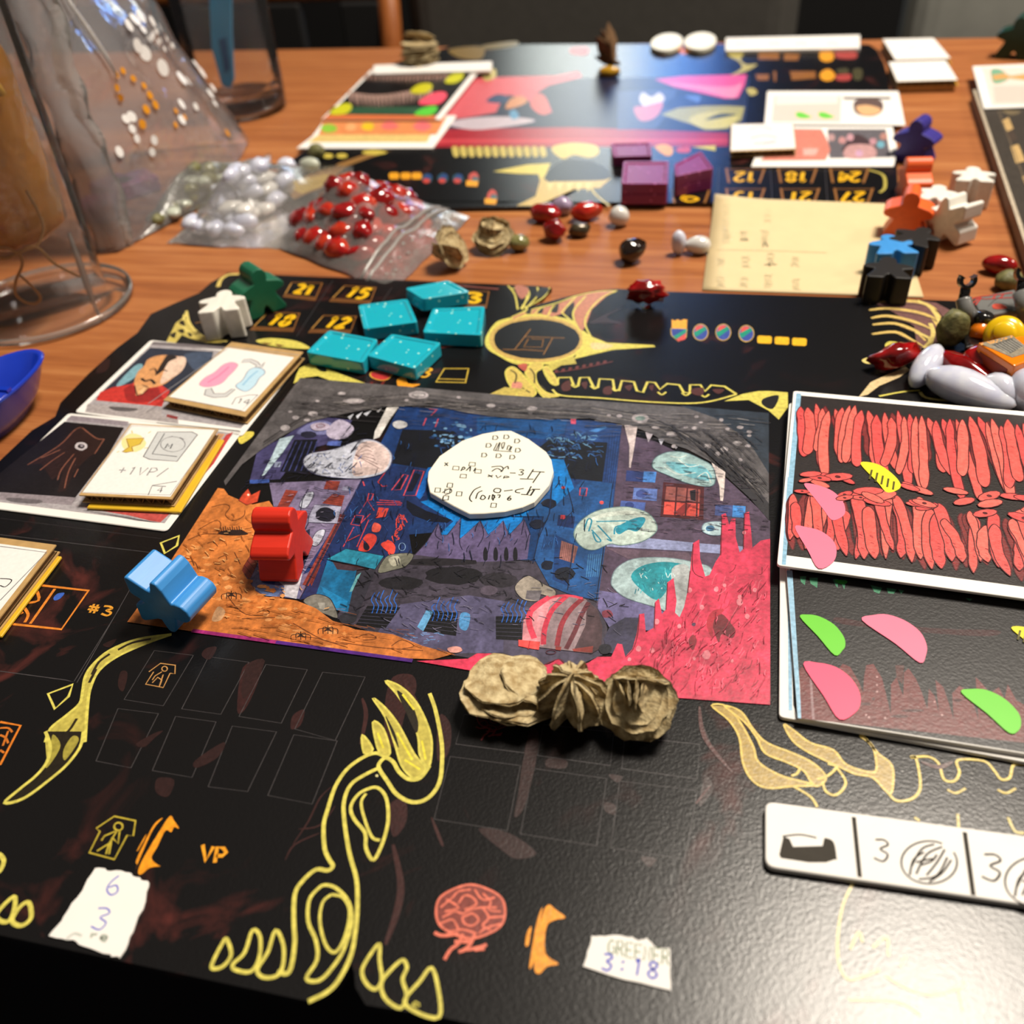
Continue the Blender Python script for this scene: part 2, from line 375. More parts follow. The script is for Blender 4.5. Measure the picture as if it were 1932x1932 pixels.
# a lit computer monitor on a sideboard: its glow is what the far board mirrors
s_ = empty('sideboard', 'dark sideboard against the back wall', 'sideboard', (-.2, 2.0, FZ))
rbox('body', -.9, .5, 1.85, 2.19, FZ+.08, .14, UPB, .006, s_)
for k in range(3): rbox('door', -.88+k*.46, -.44+k*.46, 1.838, 1.85, FZ+.1, .12, UPB, .003, s_)
for x in (-.86, .46): rbox('leg', x-.02, x+.02, 1.9, 1.94, FZ, FZ+.08, UPB, .004, s_)
mo = empty('monitor', 'lit computer monitor standing on the sideboard', 'monitor', (-.26, 1.95, .14))
rbox('stand', -.36, -.16, 1.92, 2.04, .14, .15, UPB, .003, mo); rbox('neck', -.28, -.24, 1.97, 1.99, .15, .3, UPB, .003, mo)
rbox('housing', -.47, -.02, 1.94, 1.965, .24, .6, UPB, .006, mo)
mt, nt, N, L, bb = node_mat('screen_glow')
tc = N.new('ShaderNodeTexCoord'); sp = N.new('ShaderNodeSeparateXYZ'); L.new(tc.outputs['Object'], sp.inputs[0])
rp = N.new('ShaderNodeValToRGB'); rp.color_ramp.elements[0].color = (.20, .22, .21, 1); rp.color_ramp.elements[0].position = .0
rp.color_ramp.elements[1].color = (.02, .05, .25, 1); rp.color_ramp.elements[1].position = 1
for q, c in ((.2, (.7, .76, .72)), (.35, (.95, 1.0, .95)), (.58, (.85, .95, .98)), (.68, (.16, .45, 1.0)), (.84, (.13, .34, .95))): rp.color_ramp.elements.new(q).color = (*c, 1)
mr = N.new('ShaderNodeMapRange'); mr.inputs[1].default_value = -.46; mr.inputs[2].default_value = -.03; L.new(sp.outputs[0], mr.inputs[0]); L.new(mr.outputs[0], rp.inputs[0])
L.new(rp.outputs[0], bb.inputs['Emission Color']); bb.inputs['Emission Strength'].default_value = 3.0; bb.inputs['Base Color'].default_value = (.01, .01, .01, 1)
keep(link('screen', box_mesh('screen', -.46, -.03, 1.937, 1.94, .25, .59), mt), mo)
# ------------------------------------------------------------------ near game board
def board_mat(name):
    mt, nt, N, L, b = node_mat(name)
    tc = N.new('ShaderNodeTexCoord')
    def nz(sc, det=5, dist=0):
        n = N.new('ShaderNodeTexNoise'); n.inputs['Scale'].default_value = sc; n.inputs['Detail'].default_value = det; n.inputs['Distortion'].default_value = dist
        L.new(tc.outputs['Object'], n.inputs[0]); return n
    n1 = nz(55, 7, 1.2); n2 = nz(14, 2)
    r1 = N.new('ShaderNodeMapRange'); r1.inputs[1].default_value = .56; r1.inputs[2].default_value = .74; L.new(n1.outputs[0], r1.inputs[0])
    r2 = N.new('ShaderNodeMapRange'); r2.inputs[1].default_value = .47; r2.inputs[2].default_value = .6; L.new(n2.outputs[0], r2.inputs[0])
    ml = N.new('ShaderNodeMath'); ml.operation = 'MULTIPLY'; L.new(r1.outputs[0], ml.inputs[0]); L.new(r2.outputs[0], ml.inputs[1])
    mx = N.new('ShaderNodeMix'); mx.data_type = 'RGBA'; mx.inputs[6].default_value = (*alb((17, 16, 17)), 1); mx.inputs[7].default_value = (*alb((84, 40, 36)), 1)
    L.new(ml.outputs[0], mx.inputs[0]); L.new(mx.outputs[2], b.inputs['Base Color'])
    b.inputs['Roughness'].default_value = .27; b.inputs['Specular IOR Level'].default_value = .4
    n3 = nz(1700, 3); n4 = nz(30, 2); bp = N.new('ShaderNodeBump'); bp.inputs['Strength'].default_value = .16; bp.inputs['Distance'].default_value = .0003
    L.new(n3.outputs[0], bp.inputs['Height']); L.new(bp.outputs[0], b.inputs['Normal'])
    return mt
BOARD = board_mat('black_board_print')
left = [un(x, y, BZ) for x, y in ((430, 515), (398, 533), (375, 553), (330, 572), (285, 592), (259, 628), (220, 657), (166, 706), (114, 760), (104, 786), (60, 812), (0, 869))]
left += [Vector((-.232, .165, BZ)), Vector((-.25, .12, BZ)), Vector((-.25, .07, BZ))]
MIRX = -.058
fy = un(400, 1850, BZ).y
front = [Vector((-.238, fy+.001, BZ)), Vector((-.15, fy, BZ))]+[un(x, y, BZ) for x, y in ((582, 1889), (612, 1878), (634, 1864), (652, 1838), (663, 1817), (668, 1835), (670, 1862), (690, 1896), (832, 1919))]+[Vector((.12, fy, BZ))]
right = [Vector((2*MIRX-p.x, p.y, BZ)) for p in left][::-1]
back = [un(x, y, BZ) for x, y in ((1640, 562), (1453, 556), (1253, 550), (1165, 545), (1120, 549), (1060, 562), (988, 582), (1022, 558), (1041, 543), (1020, 540), (957, 537))]
NB = empty('game_board', 'black game board with yellow bones and the cave street picture, nearest the camera', 'game board', (MIRX, .18, 0), 0, 'black game boards')
o = keep(link('board_panel', prism_mesh('board_panel', left+front+right+back, BZ-.0002), BOARD), NB)
# ---- picture in the middle of the near board
A = Print(BZ)
_c = W('240,1178 1453,785', 'P', BZ); A.clip = lambda p: _c[0].x-.0002 < p[0] < _c[1].x+.0002 and _c[0].y-.0002 < p[1] < un(566, 722, BZ).y+.0012
A.poly((38, 40, 58), '566,722 1453,785 1453,1330 240,1178')
A.use('J').poly((52, 50, 82), '100,220 990,-60 1000,190 580,990 560,1000 240,860 190,790 330,420')            # left house
A.poly((128, 116, 150), '380,215 990,190 580,985 250,940 200,800 330,560 410,380')
A.poly((34, 34, 66), '100,215 330,-120 520,-100 700,-150 760,-330 1150,-300 1200,-260 960,140 500,190 240,200')
A.poly((70, 66, 110), '300,0 480,-90 600,-180 780,-220 930,-200 830,-60 600,0 450,190 250,200')
A.use('F').poly((12, 12, 24), '545,1335 700,1330 640,1560 450,1545')
for k in range(5): A.line((60, 66, 120), [(560+k*34, 1345), (470+k*40, 1540)], 2.2, sm=0)
A.poly((120, 122, 170), '560,1290 660,1220 760,1210 820,1250 800,1290 690,1300', 1); A.ell((35, 35, 55), 640, 1300, 55, 25)
A.poly((190, 180, 205), '760,1270 840,1200 930,1240 930,1290 860,1330 780,1320', 1); A.poly((90, 110, 190), '770,1345 860,1340 850,1375 760,1370')
A.poly((60, 90, 170), '250,1600 380,1595 380,1620 250,1625'); A.poly((150, 160, 190), '420,1480 460,1480 450,1515 410,1515')
# blue street between the houses
A.use('F').poly((24, 56, 112), '1240,1115 1560,1125 1932,1190 2300,1200 2500,1205 2690,1230 2600,1700 2600,1850 1100,1980 600,2230 880,1800 1000,1590')
A.use('J').poly((26, 46, 96), '990,190 1160,100 1430,110 1420,330 1300,520 1330,700 1100,720 760,720 700,960 580,990')
A.use('G').poly((22, 78, 140), '0,1180 600,1200 580,1290 450,1330 0,1290'); A.poly((34, 70, 132), '600,1200 960,1235 900,1800 860,2050 400,2050 480,1600 860,1600 880,1360 580,1320')
for k in range(5): A.line((20, 45, 95), [(880+k*18, 1290), (850-k*4+k*18, 1600), (800+k*16, 1900)], 1.6)
A.poly((70, 130, 200), '740,1275 850,1240 860,1255 790,1285'); A.poly((210, 80, 110), '620,1190 655,1190 655,1230 622,1228')
A.use('F').poly((14, 16, 26), '1262,1265 1600,1275 1780,1420 1450,1530 1190,1490'); A.use('G').poly((12, 14, 22), '480,1330 865,1352 830,1612 520,1580 330,1450')
random.seed(3)
for _ in range(80):
    x, y = random.uniform(450, 800), random.uniform(1300, 1470)
    A.line(random.choice([(50, 100, 160), (110, 160, 200), (30, 60, 110)]), [(x, y), (x+random.uniform(10, 40), y+random.uniform(-22, 12)), (x+random.uniform(30, 55), y+random.uniform(-5, 22))], random.uniform(1.4, 3))
A.use('F')
for _ in range(60):
    x, y = random.uniform(1450, 1730), random.uniform(1220, 1390)
    A.ell(random.choice([(60, 110, 165), (120, 165, 205), (25, 50, 95)]), x, y, random.uniform(5, 24), random.uniform(4, 11))
for s_ in ('1440,1130 1490,1135 1450,1175', '1420,1190 1400,1240', '1500,1195 1480,1250', '1000,1610 1010,1640'): A.line((205, 75, 85), s_, 2.4, sm=0)
# bright sky and mountains
A.use('J').poly((8, 128, 214), '1430,115 1430,330 1380,340 1600,470 1500,560 1932,620 2500,520 2330,60 1900,40')
A.poly((12, 100, 190), '1430,115 1480,130 1380,330 1350,300'); A.poly((10, 16, 34), '1290,330 1420,400 1590,460 1560,480 1440,470 1330,430 1290,380')
A.use('K').poly((28, 88, 152), '360,360 490,210 500,400 450,520 330,430'); A.use('J').poly((14, 58, 112), '2060,440 2380,430 2300,760 2000,720')
A.poly((98, 86, 126), '1330,710 1420,610 1500,480 1520,560 1560,560 1650,445 1640,590 1700,540 1780,465 1830,560 1880,520 1932,465 1970,560 2070,455 2110,560 2090,720 1700,760', 0)
for s_ in ('1500,485 1480,560 1530,600', '1650,450 1640,600 1660,660', '1780,470 1800,560 1760,640', '1930,470 1940,560', '2070,460 2050,560'): A.line((40, 34, 62), s_, 2)
A.line((30, 26, 40), '1330,705 1420,610 1500,480 1520,560 1560,560 1650,445 1640,590 1780,465 1830,560 1930,465 1970,560 2070,455 2110,560', 1.8, sm=0)
for x in (1812, 1880, 1950, 2010, 2160): A.poly((20, 18, 28), [(x-12, 725), (x-14, 670), (x, 640), (x+14, 670), (x+12, 725)], 1)
# street ground
A.poly((68, 62, 76), '1100,720 1340,690 1700,740 2100,730 2300,760 2450,900 2560,960 2620,1180 2600,1350 2300,1480 1560,1350 1250,1290 820,1110 960,880', 0)
A.poly((92, 88, 122), '1250,1020 1700,960 1940,1000 1930,1340 1560,1345 1220,1280 1100,1200'); A.poly((84, 78, 100), '1940,1000 2450,1120 2600,1350 2300,1470 1930,1340')
A.ell((22, 20, 26), 1600, 830, 190, 60, 18); A.ell((30, 28, 34), 1250, 880, 150, 45); A.ell((46, 42, 50), 1900, 860, 130, 50); A.ell((34, 30, 36), 1500, 740, 260, 26)
random.seed(5)
for _ in range(46):
    x, y = random.uniform(1150, 2300), random.uniform(740, 1000)
    A.line((26, 24, 32), [(x, y), (x+random.uniform(15, 50), y+random.uniform(-22, 22)), (x+random.uniform(40, 100), y+random.uniform(-12, 12))], 1.5)
for q in ('1030,1030 1250,1040 1150,1180 950,1160', '1465,1060 1632,1075 1618,1230 1400,1200', '1880,1100 2050,1100 2058,1262 1882,1252'):
    A.poly((10, 10, 16), q); P4 = pp(q, 'P')
    for k in range(1, 6):
        t = k/6; a_ = (P4[0][0]*(1-t)+P4[3][0]*t, P4[0][1]*(1-t)+P4[3][1]*t); b_ = (P4[1][0]*(1-t)+P4[2][0]*t, P4[1][1]*(1-t)+P4[2][1]*t)
        A.line((62, 60, 78), [a_, b_], 1.5, sm=0)
A.poly((104, 170, 220), '1420,1060 1470,1062 1400,1200 1360,1170'); A.poly((90, 160, 220), '1650,1080 1710,1090 1690,1190 1640,1170', 1)
random.seed(9)
for cx, cy in ((1130, 1020), (1530, 1070), (1990, 1080)):
    for k in range(6):
        x = cx-70+k*30; A.line((40, 110, 215), [(x, cy+60), (x+14, cy+10), (x-4, cy-30), (x+20, cy-80+random.uniform(-20, 30))], 1.7)
for _ in range(30):
    x, y = random.uniform(1200, 1500), random.uniform(1200, 1310); A.line((110, 150, 205), [(x, y), (x+random.uniform(10, 50), y+random.uniform(-6, 14))], 1.6, sm=0)
# left house details: bricks, unit, bottles, sheet
for q in ('490,260 570,270 500,385 430,380', '760,200 850,205 830,265 740,255', '800,290 880,300 860,370 730,350', '300,590 350,640 250,860 195,795', '850,420 880,430 640,900 600,890', '640,850 700,740 720,760 660,900'):
    A.poly((148, 62, 50), q); P4 = pp(q, 'P')
    for k in range(1, 6):
        t = k/6; A.line((88, 34, 32), [(P4[0][0]*(1-t)+P4[3][0]*t, P4[0][1]*(1-t)+P4[3][1]*t), (P4[1][0]*(1-t)+P4[2][0]*t, P4[1][1]*(1-t)+P4[2][1]*t)], 1.2, sm=0)
A.poly((160, 160, 190), '870,240 920,240 910,270 860,265'); A.poly((110, 110, 150), '240,860 330,790 600,800 620,760 580,985 430,970 290,930')
A.outline((178, 178, 204), (70, 66, 90), '680,360 860,372 830,485 640,478 640,440', 1.6, 0); A.ell((26, 26, 40), 752, 428, 68, 48, 18)
for c_ in ((640, 320), (715, 570)):
    x, y = c_; A.outline((200, 204, 222), (60, 58, 80), [(x-60, y+50), (x-30, y-20), (x+10, y-45), (x+35, y-40), (x+25, y), (x-15, y+60)], 1.5)
A.poly((40, 42, 70), '560,560 650,520 640,700 600,790 400,800 380,700'); A.poly((206, 204, 214), '410,845 600,815 560,985 470,965 480,900'); A.poly((124, 148, 204), '285,915 340,880 480,905 430,970 350,965'); A.poly((60, 80, 140), '320,875 350,855 420,870 415,890')
for s_ in ('1000,190 580,990', '640,250 600,330 560,560', '880,400 620,900', '640,480 560,640'): A.line((40, 36, 58), s_, 2, sm=0)
# red circuits on the blue wall
for q in ('1190,265 1270,160 1300,165 1250,260', '1270,300 1340,130 1405,140 1350,300', '920,490 950,430 1005,435 980,500', '1030,330 1040,285 1070,290 1055,330'): A.line((205, 72, 80), q, 2.4, True, 0)
for q in ('1215,250 1280,165 1250,255', '1290,270 1345,150 1385,160 1330,270', '940,480 960,445 990,450 975,485'): A.poly((14, 18, 40), q)
for s_ in ('1100,210 1130,240 1160,235', '1160,130 1100,210', '975,420 1030,330 1075,400', '980,490 1050,420', '870,640 940,510', '960,640 1040,460', '900,600 980,560', '1090,345 1260,350', '1095,360 1255,362', '1110,330 1250,340'): A.line((200, 66, 74), s_, 2, sm=0)
A.poly((228, 76, 64), '1105,378 1172,385 1150,440 1085,450'); A.poly((235, 96, 80), '1075,480 1120,500 1105,540 1060,535', 1); A.poly((226, 70, 60), '1020,560 1080,560 1090,600 1040,665 970,660', 1); A.poly((30, 20, 40), '1010,600 1045,640 1030,665 1005,650', 1)
random.seed(12)
for _ in range(26):
    t = random.random(); x = 1255-90*t+random.uniform(-30, 30); y = 420+250*t
    A.line((222, 74, 66), [(x, y), (x+random.uniform(-25, 25), y+random.uniform(5, 30)), (x+random.uniform(-20, 20), y+random.uniform(20, 45))], 2)
A.poly((226, 72, 60), '1120,620 1180,600 1215,640 1200,690 1150,660', 1); A.ring((120, 150, 190), 1260, 640, 22, 26, 1.4)
for _ in range(26):
    x, y = random.uniform(800, 1300), random.uniform(200, 640); A.line((40, 66, 124), [(x, y), (x+random.uniform(-40, 30), y+random.uniform(20, 60))], 1.5, sm=0)
# booth and rocks
A.poly((16, 108, 158), '765,730 960,790 900,1080 800,1050 690,960'); A.poly((24, 132, 190), '720,900 900,1000 880,1075 800,1050'); A.poly((52, 50, 62), '960,800 1085,790 960,1110 900,1080'); A.poly((70, 50, 60), '800,740 1010,785 940,800 830,790')
A.outline((38, 138, 168), (14, 40, 60), '760,722 890,652 1140,700 1080,790 960,762', 1.8, 0); A.poly((110, 180, 190), '960,830 990,810 930,935 910,940')
A.outline((122, 120, 112), (40, 38, 42), '605,1000 680,955 760,970 800,1010 835,1110 760,1090 690,1060', 1.6); A.poly((160, 158, 150), '700,1010 750,1010 745,1060 715,1050'); A.poly((46, 46, 54), '840,1105 900,1075 960,1100 940,1140 870,1150', 1)
A.outline((120, 120, 106), (40, 38, 42), '1150,710 1230,685 1335,690 1290,765 1200,795 1100,810', 1.5); A.poly((170, 168, 150), '1170,720 1230,700 1250,740 1200,770', 1)
A.use('K').outline((166, 156, 144), (50, 46, 50), '250,905 330,832 400,860 440,885 520,930 505,980 420,955 400,1000 300,985', 1.6); A.poly((110, 104, 110), '330,930 430,930 410,1000 320,985'); A.ell((90, 80, 96), 80, 930, 60, 34)
# right brick house
A.poly((86, 70, 92), '960,-170 1000,-100 1180,-60 1300,0 1560,110 1700,230 1880,400 1942,470 1942,1000 1300,1200 790,1030 850,600 900,400')
random.seed(21)
for _ in range(240):
    x, y = random.uniform(960, 1800), random.uniform(-20, 560)
    if y < (x-1150)*.62-30: continue
    A.line(random.choice([(58, 40, 56), (110, 84, 104), (70, 52, 70)]), [(x, y), (x+random.uniform(20, 60), y+4)], 1.5, sm=0)
A.poly((150, 158, 200), '850,560 1200,590 1500,620 1780,640 1780,700 1400,670 860,640'); A.poly((104, 84, 100), '860,650 1400,680 1450,760 1000,720'); A.poly((110, 104, 150), '810,930 1000,960 1250,1080 1200,1200 880,1180 800,1050')
A.poly((60, 58, 82), '880,1170 980,1110 1080,1110 1080,1260 1000,1370 860,1340 840,1250'); A.poly((140, 60, 80), '830,1070 880,1060 900,1100 840,1110', 1)
for q, c1, c2 in (('990,135 1190,145 1180,215 985,205', (46, 62, 122), (76, 138, 218)), ('1580,360 1780,372 1775,450 1575,432', (70, 84, 140), (72, 150, 232))):
    A.poly(c1, q); P4 = pp(q, 'P'); mid = lambda i, j, t: (P4[i][0]*(1-t)+P4[j][0]*t, P4[i][1]*(1-t)+P4[j][1]*t); A.poly(c2, [mid(0, 1, .58), P4[1], P4[2], mid(3, 2, .58)])
A.poly((98, 124, 194), '1040,250 1195,258 1190,338 1030,325'); A.ell((60, 76, 140), 1090, 290, 38, 26); A.poly((76, 100, 172), '955,335 1118,348 1110,400 945,390'); A.ell((44, 60, 120), 1010, 365, 30, 20)
A.poly((80, 26, 30), '1235,212 1505,240 1500,465 1215,440'); A.poly((150, 84, 78), '1255,240 1480,262 1475,345 1245,330'); A.poly((226, 84, 72), '1242,342 1475,355 1470,440 1235,425'); A.poly((140, 44, 44), '1300,420 1380,350 1420,360 1360,440')
for s_ in ('1325,230 1310,440', '1395,240 1380,445', '1460,250 1455,450', '1240,335 1480,350'): A.line((80, 22, 26), s_, 3, sm=0)
A.poly((30, 18, 26), '1410,270 1450,260 1450,340 1415,330')
# blue column between street and right house
A.poly((32, 84, 146), '440,440 560,330 700,200 900,220 900,400 850,640 800,1000 600,950 480,900 380,720'); A.poly((20, 60, 118), '520,560 640,620 600,900 500,860')
A.poly((148, 100, 96), '560,600 670,640 640,750 545,720')
for k in range(9): A.line((104, 62, 62), [(560+k*12, 606+k*4), (545+k*12, 716+k*4)], 1, sm=0)
for k in range(7): A.line((16, 44, 92), [(450+k*10, 560), (430+k*10, 660)], 1.4, sm=0); A.line((70, 130, 180), [(740+k*14, 690), (725+k*14, 840)], 1.5, sm=0)
A.ell((16, 22, 36), 580, 820, 70, 46); A.poly((18, 40, 90), '540,430 650,440 640,520 530,500'); A.poly((200, 60, 70), '555,430 585,432 585,460 552,455')
A.line((205, 70, 76), '685,250 730,252 722,305 680,300', 2.4, True, 0); A.ell((220, 84, 84), 572, 248, 12, 10); A.ell((220, 84, 84), 826, 348, 14, 12)
for q in ((480, 350), (400, 490), (470, 760)): A.ell((14, 22, 44), q[0], q[1], 44, 34, 10, .3)
for s_ in ('230,440 440,440 370,750', '500,200 480,420 400,600', '900,220 790,1000', '640,620 600,930', '600,250 640,400 560,480'): A.line((14, 34, 70), s_, 2.2, sm=0)
# cave arch
A.use('F').poly((96, 92, 94), '585,925 700,935 1300,985 1932,1040 2400,1070 3000,1110 3690,1160 3690,1860 3640,1800 3560,1720 3440,1610 3300,1480 3150,1400 3000,1350 2900,1290 2760,1240 2500,1195 2100,1200 1932,1190 1700,1160 1560,1130 1420,1110 1180,1115 1000,1140 800,1180 640,1220 470,1310 330,1400 200,1500 90,1640 80,1610')
A.poly((42, 44, 66), '585,925 900,960 800,1020 620,1060 470,1160 380,1230 300,1340'); A.poly((46, 56, 68), '3100,1110 3690,1160 3690,1560 3590,1400 3500,1300 3330,1190')
A.poly((58, 58, 64), '80,1610 230,1400 330,1330 300,1420 170,1540 90,1640'); A.poly((50, 48, 52), '3300,1480 3560,1720 3690,1870 3690,1760 3600,1640 3400,1500')
random.seed(31)
for k in range(46):
    t0 = random.random(); off = random.uniform(-10, 55)
    base = [(330, 1400), (640, 1210), (1000, 1125), (1420, 1090), (1932, 1150), (2500, 1175), (2900, 1250), (3150, 1370), (3440, 1560), (3620, 1740)]
    i = random.randrange(0, len(base)-2); seg = base[i:i+3]
    A.line(random.choice([(52, 50, 52), (66, 62, 64), (130, 124, 122)]), [(x+off*.3, y-off*1.2) for x, y in seg], random.uniform(1, 2.2))
for x, y, rx, ry in ((1370, 1040, 68, 26), (670, 1165, 32, 18), (555, 1190, 22, 13), (630, 1205, 22, 10), (485, 1258, 32, 20), (860, 1030, 26, 10), (940, 1080, 70, 16), (1290, 1075, 14, 8), (1850, 1110, 26, 14), (1635, 1055, 14, 9), (520, 1150, 14, 8), (700, 1080, 14, 7), (2120, 1130, 34, 14), (1850, 1110, 30, 13), (2840, 1195, 55, 32), (2110, 1160, 16, 8), (2940, 1255, 26, 11), (3045, 1300, 36, 18), (3280, 1380, 28, 18), (3395, 1400, 28, 18), (3350, 1430, 20, 14), (3500, 1470, 15, 11), (3375, 1205, 15, 11), (3500, 1255, 22, 11), (3560, 1285, 18, 11), (3560, 1310, 14, 8), (3480, 1360, 32, 15), (3550, 1378, 20, 11), (3415, 1265, 15, 9), (3210, 1185, 15, 9), (3240, 1222, 13, 7), (3195, 1260, 18, 10), (3140, 1255, 16, 7), (2700, 1180, 20, 10), (2630, 1175, 14, 8), (3060, 1380, 16, 12)):
    A.ell((176, 168, 172), x, y, rx, ry); 
    if rx > 25: A.ell((205, 198, 200), x-4, y-3, rx*.6, ry*.55)
A.ring((70, 66, 72), 1370, 1040, 42, 13, 1.6); A.ell((120, 140, 136), 2838, 1195, 34, 16)
# teeth hanging from the arch
for q, c in (('1160,1122 1240,1118 1180,1200 1110,1320 1070,1335 1080,1280', (226, 222, 218)), ('450,1330 545,1308 470,1420 350,1570 330,1578 400,1440', (190, 214, 226)), ('900,1185 940,1165 915,1205', (210, 214, 226)), ('955,1180 1000,1150 965,1200', (214, 218, 230)), ('1005,1165 1060,1140 1025,1180', (214, 218, 230)), ('1090,1150 1125,1128 1105,1155', (214, 214, 220))): A.poly(c, q)
A.use('G')
for q, c in (('975,1238 1062,1252 1040,1400 1018,1525 1008,1520 1010,1380', (222, 206, 206)), ('1115,1285 1165,1300 1135,1355', (196, 186, 196)), ('1200,1330 1240,1335 1220,1375', (206, 206, 222)), ('1555,1490 1645,1552 1640,1640 1630,1745 1612,1740 1605,1640', (232, 218, 214)), ('1300,1375 1330,1385 1318,1400', (170, 166, 176))): A.poly(c, q)
# glassy bubbles
A.use('F').outline((196, 200, 216), (90, 90, 120), '605,1480 650,1430 800,1402 920,1360 1010,1335 1090,1345 1170,1400 1195,1460 1150,1550 1000,1592 850,1590 700,1570 630,1530', 1.8)
A.poly((228, 204, 200), '930,1560 960,1400 1010,1350 1090,1355 1160,1405 1180,1460 1140,1540 1010,1575', 1)
random.seed(41)
for _ in range(46):
    x, y = random.uniform(660, 960), random.uniform(1430, 1560); A.line(random.choice([(90, 104, 150), (110, 110, 120), (140, 154, 200)]), [(x, y), (x+random.uniform(-15, 25), y+random.uniform(-25, 15))], 1.7, sm=0)
for k in range(6): A.line((120, 90, 90), [(950, 1440), (1010+k*14, 1380+k*26), (1050+k*12, 1390+k*28)], 1.3)
A.poly((205, 205, 208), '1200,1225 1240,1210 1290,1225 1290,1250 1240,1265 1205,1250', 1); A.poly((190, 178, 200), '655,1240 720,1222 780,1240 760,1270 680,1275', 1); A.ring((120, 60, 70), 720, 1245, 28, 12, 1.8)
A.use('K').outline((166, 198, 200), (90, 120, 130), '1160,95 1190,45 1275,12 1380,18 1480,60 1560,110 1580,200 1540,242 1400,222 1260,165 1180,130', 1.8); A.poly((120, 190, 205), '1250,80 1380,90 1500,110 1560,190 1480,200 1330,150', 1)
for s_ in ('1240,110 1330,160 1450,150', '1330,60 1400,110 1470,100', '1280,40 1340,50 1390,35', '1460,180 1520,150 1550,220'): A.line((220, 228, 222), s_, 2)
A.outline((190, 208, 200), (120, 150, 150), '642,565 680,480 780,410 900,382 1010,380 1130,418 1188,490 1180,550 1090,608 960,632 880,622 780,662 700,645', 2); A.poly((214, 226, 216), '700,490 820,425 1000,400 1110,430 1150,470 1000,430 830,450', 1)
for s_ in ('710,530 735,460 760,470 740,540', '760,530 820,600 790,605 765,545', '800,500 890,600 860,590', '790,475 1000,470', '1100,450 1000,490 920,510 910,560'): A.line((34, 140, 168), s_, 3)
A.poly((40, 146, 172), '920,520 1000,470 1080,445 1115,455 1105,490 1060,540 1000,530 940,560', 1)
A.outline((172, 196, 200), (120, 140, 150), '890,870 925,785 1040,722 1250,714 1450,748 1560,800 1560,1000 1350,1110 1210,1050 1000,985 910,920', 2)
A.poly((36, 150, 164), '1020,840 1090,770 1240,742 1400,770 1320,830 1260,930 1190,995 1090,930', 1); A.poly((180, 186, 188), '1290,790 1400,770 1400,950 1360,1050 1330,1100 1310,1000', 1)
for _ in range(40):
    x, y = random.uniform(1050, 1300), random.uniform(770, 930); A.line(random.choice([(90, 190, 200), (190, 220, 222), (20, 120, 140)]), [(x, y), (x+random.uniform(-18, 18), y+random.uniform(8, 34))], 1.7, sm=0)
A.outline((178, 204, 212), (110, 130, 150), '1490,520 1510,485 1580,474 1640,485 1662,520 1630,560 1560,566 1505,548', 1.8); A.ell((70, 120, 160), 1545, 520, 30, 20)
# striped dome tent
A.poly((150, 130, 136), '300,1262 308,1130 370,1040 470,972 600,960 720,990 800,1060 832,1170 822,1312 760,1350 620,1332 420,1310', 0); A.poly((226, 150, 160), '300,1262 308,1130 370,1040 470,972 560,965 480,1040 440,1180 440,1300', 0); A.poly((82, 62, 68), '640,1330 720,1160 730,1000 800,1060 832,1170 822,1312 760,1350')
for s_, c, wd in (('480,975 370,1050 345,1140 380,1250', (232, 70, 96), 11), ('600,965 500,1060 450,1180 440,1290', (214, 60, 84), 10), ('700,985 620,1060 560,1160 530,1300', (150, 52, 62), 10), ('740,1010 690,1100 650,1200 590,1320', (104, 50, 58), 9), ('330,1100 480,985 600,966 700,985', (236, 72, 96), 6)): A.line(c, s_, wd)
A.poly((238, 82, 80), '275,1258 420,1272 410,1325 345,1315 275,1300'); A.line((190, 44, 50), '350,1265 340,1320', 2); A.poly((150, 60, 56), '520,1300 560,1305 555,1330 520,1325'); A.poly((150, 62, 56), '630,1320 770,1300 765,1345 640,1335'); A.ell((28, 28, 38), 850, 1320, 44, 36)
A.ring((90, 40, 56), 490, 1340, 32, 14, 1.6)
# orange land
A.use('J').poly((214, 126, 60), '40,252 80,258 110,300 180,330 270,362 380,338 412,385 380,440 345,540 330,580 210,770 200,800 240,862 290,935 350,972 470,985 560,998 690,1050 800,1132 950,1190 1200,1222 1400,1300 1600,1352 1470,1388 1300,1382 0,1222 -560,1140 -340,840')
A.poly((186, 104, 50), '40,252 80,258 110,300 180,330 270,362 380,338 412,385 380,440 345,500 150,520 -60,560 -150,570'); A.poly((196, 108, 48), '-500,1090 0,1190 900,1290 1400,1352 1470,1388 1300,1382 0,1222 -560,1140')
random.seed(51)
for _ in range(150):
    t = random.random(); x = random.uniform(-300, 900); y = 560+(x+300)*.42+random.uniform(0, 300)
    if x < 300 and y > 1200: continue
    if x > 180 and y < 700+(x-180)*.55+100: continue
    A.ell(random.choice([(232, 152, 84), (238, 164, 100), (224, 138, 70), (202, 112, 48)]), x, y, random.uniform(10, 42), random.uniform(6, 16), 9, .25)
for s_ in ('0,380 80,360 120,380 90,430 140,470 210,440 220,400', '-90,530 20,470 60,490 40,560', '-160,600 -60,560 80,560', '-260,700 -140,640 -60,660', '60,540 250,520 330,470', '100,960 160,1040 230,1090 340,1100', '300,1080 360,1060 380,1085 300,1090', '540,1150 740,1260 900,1290', '950,1245 1040,1220 1090,1250 1000,1262', '1190,1300 1260,1260 1340,1300 1260,1320', '150,680 190,760', '-30,620 10,610 40,640', '40,720 90,700 100,730', '-200,760 -120,740 -90,790', '600,1240 700,1250 900,1310', '200,1120 420,1110', '820,1270 1100,1310 1400,1330'): A.line((116, 62, 30), s_, 1.7)
A.poly((46, 30, 26), '50,545 120,530 200,535 240,560 150,568 60,562', 1)
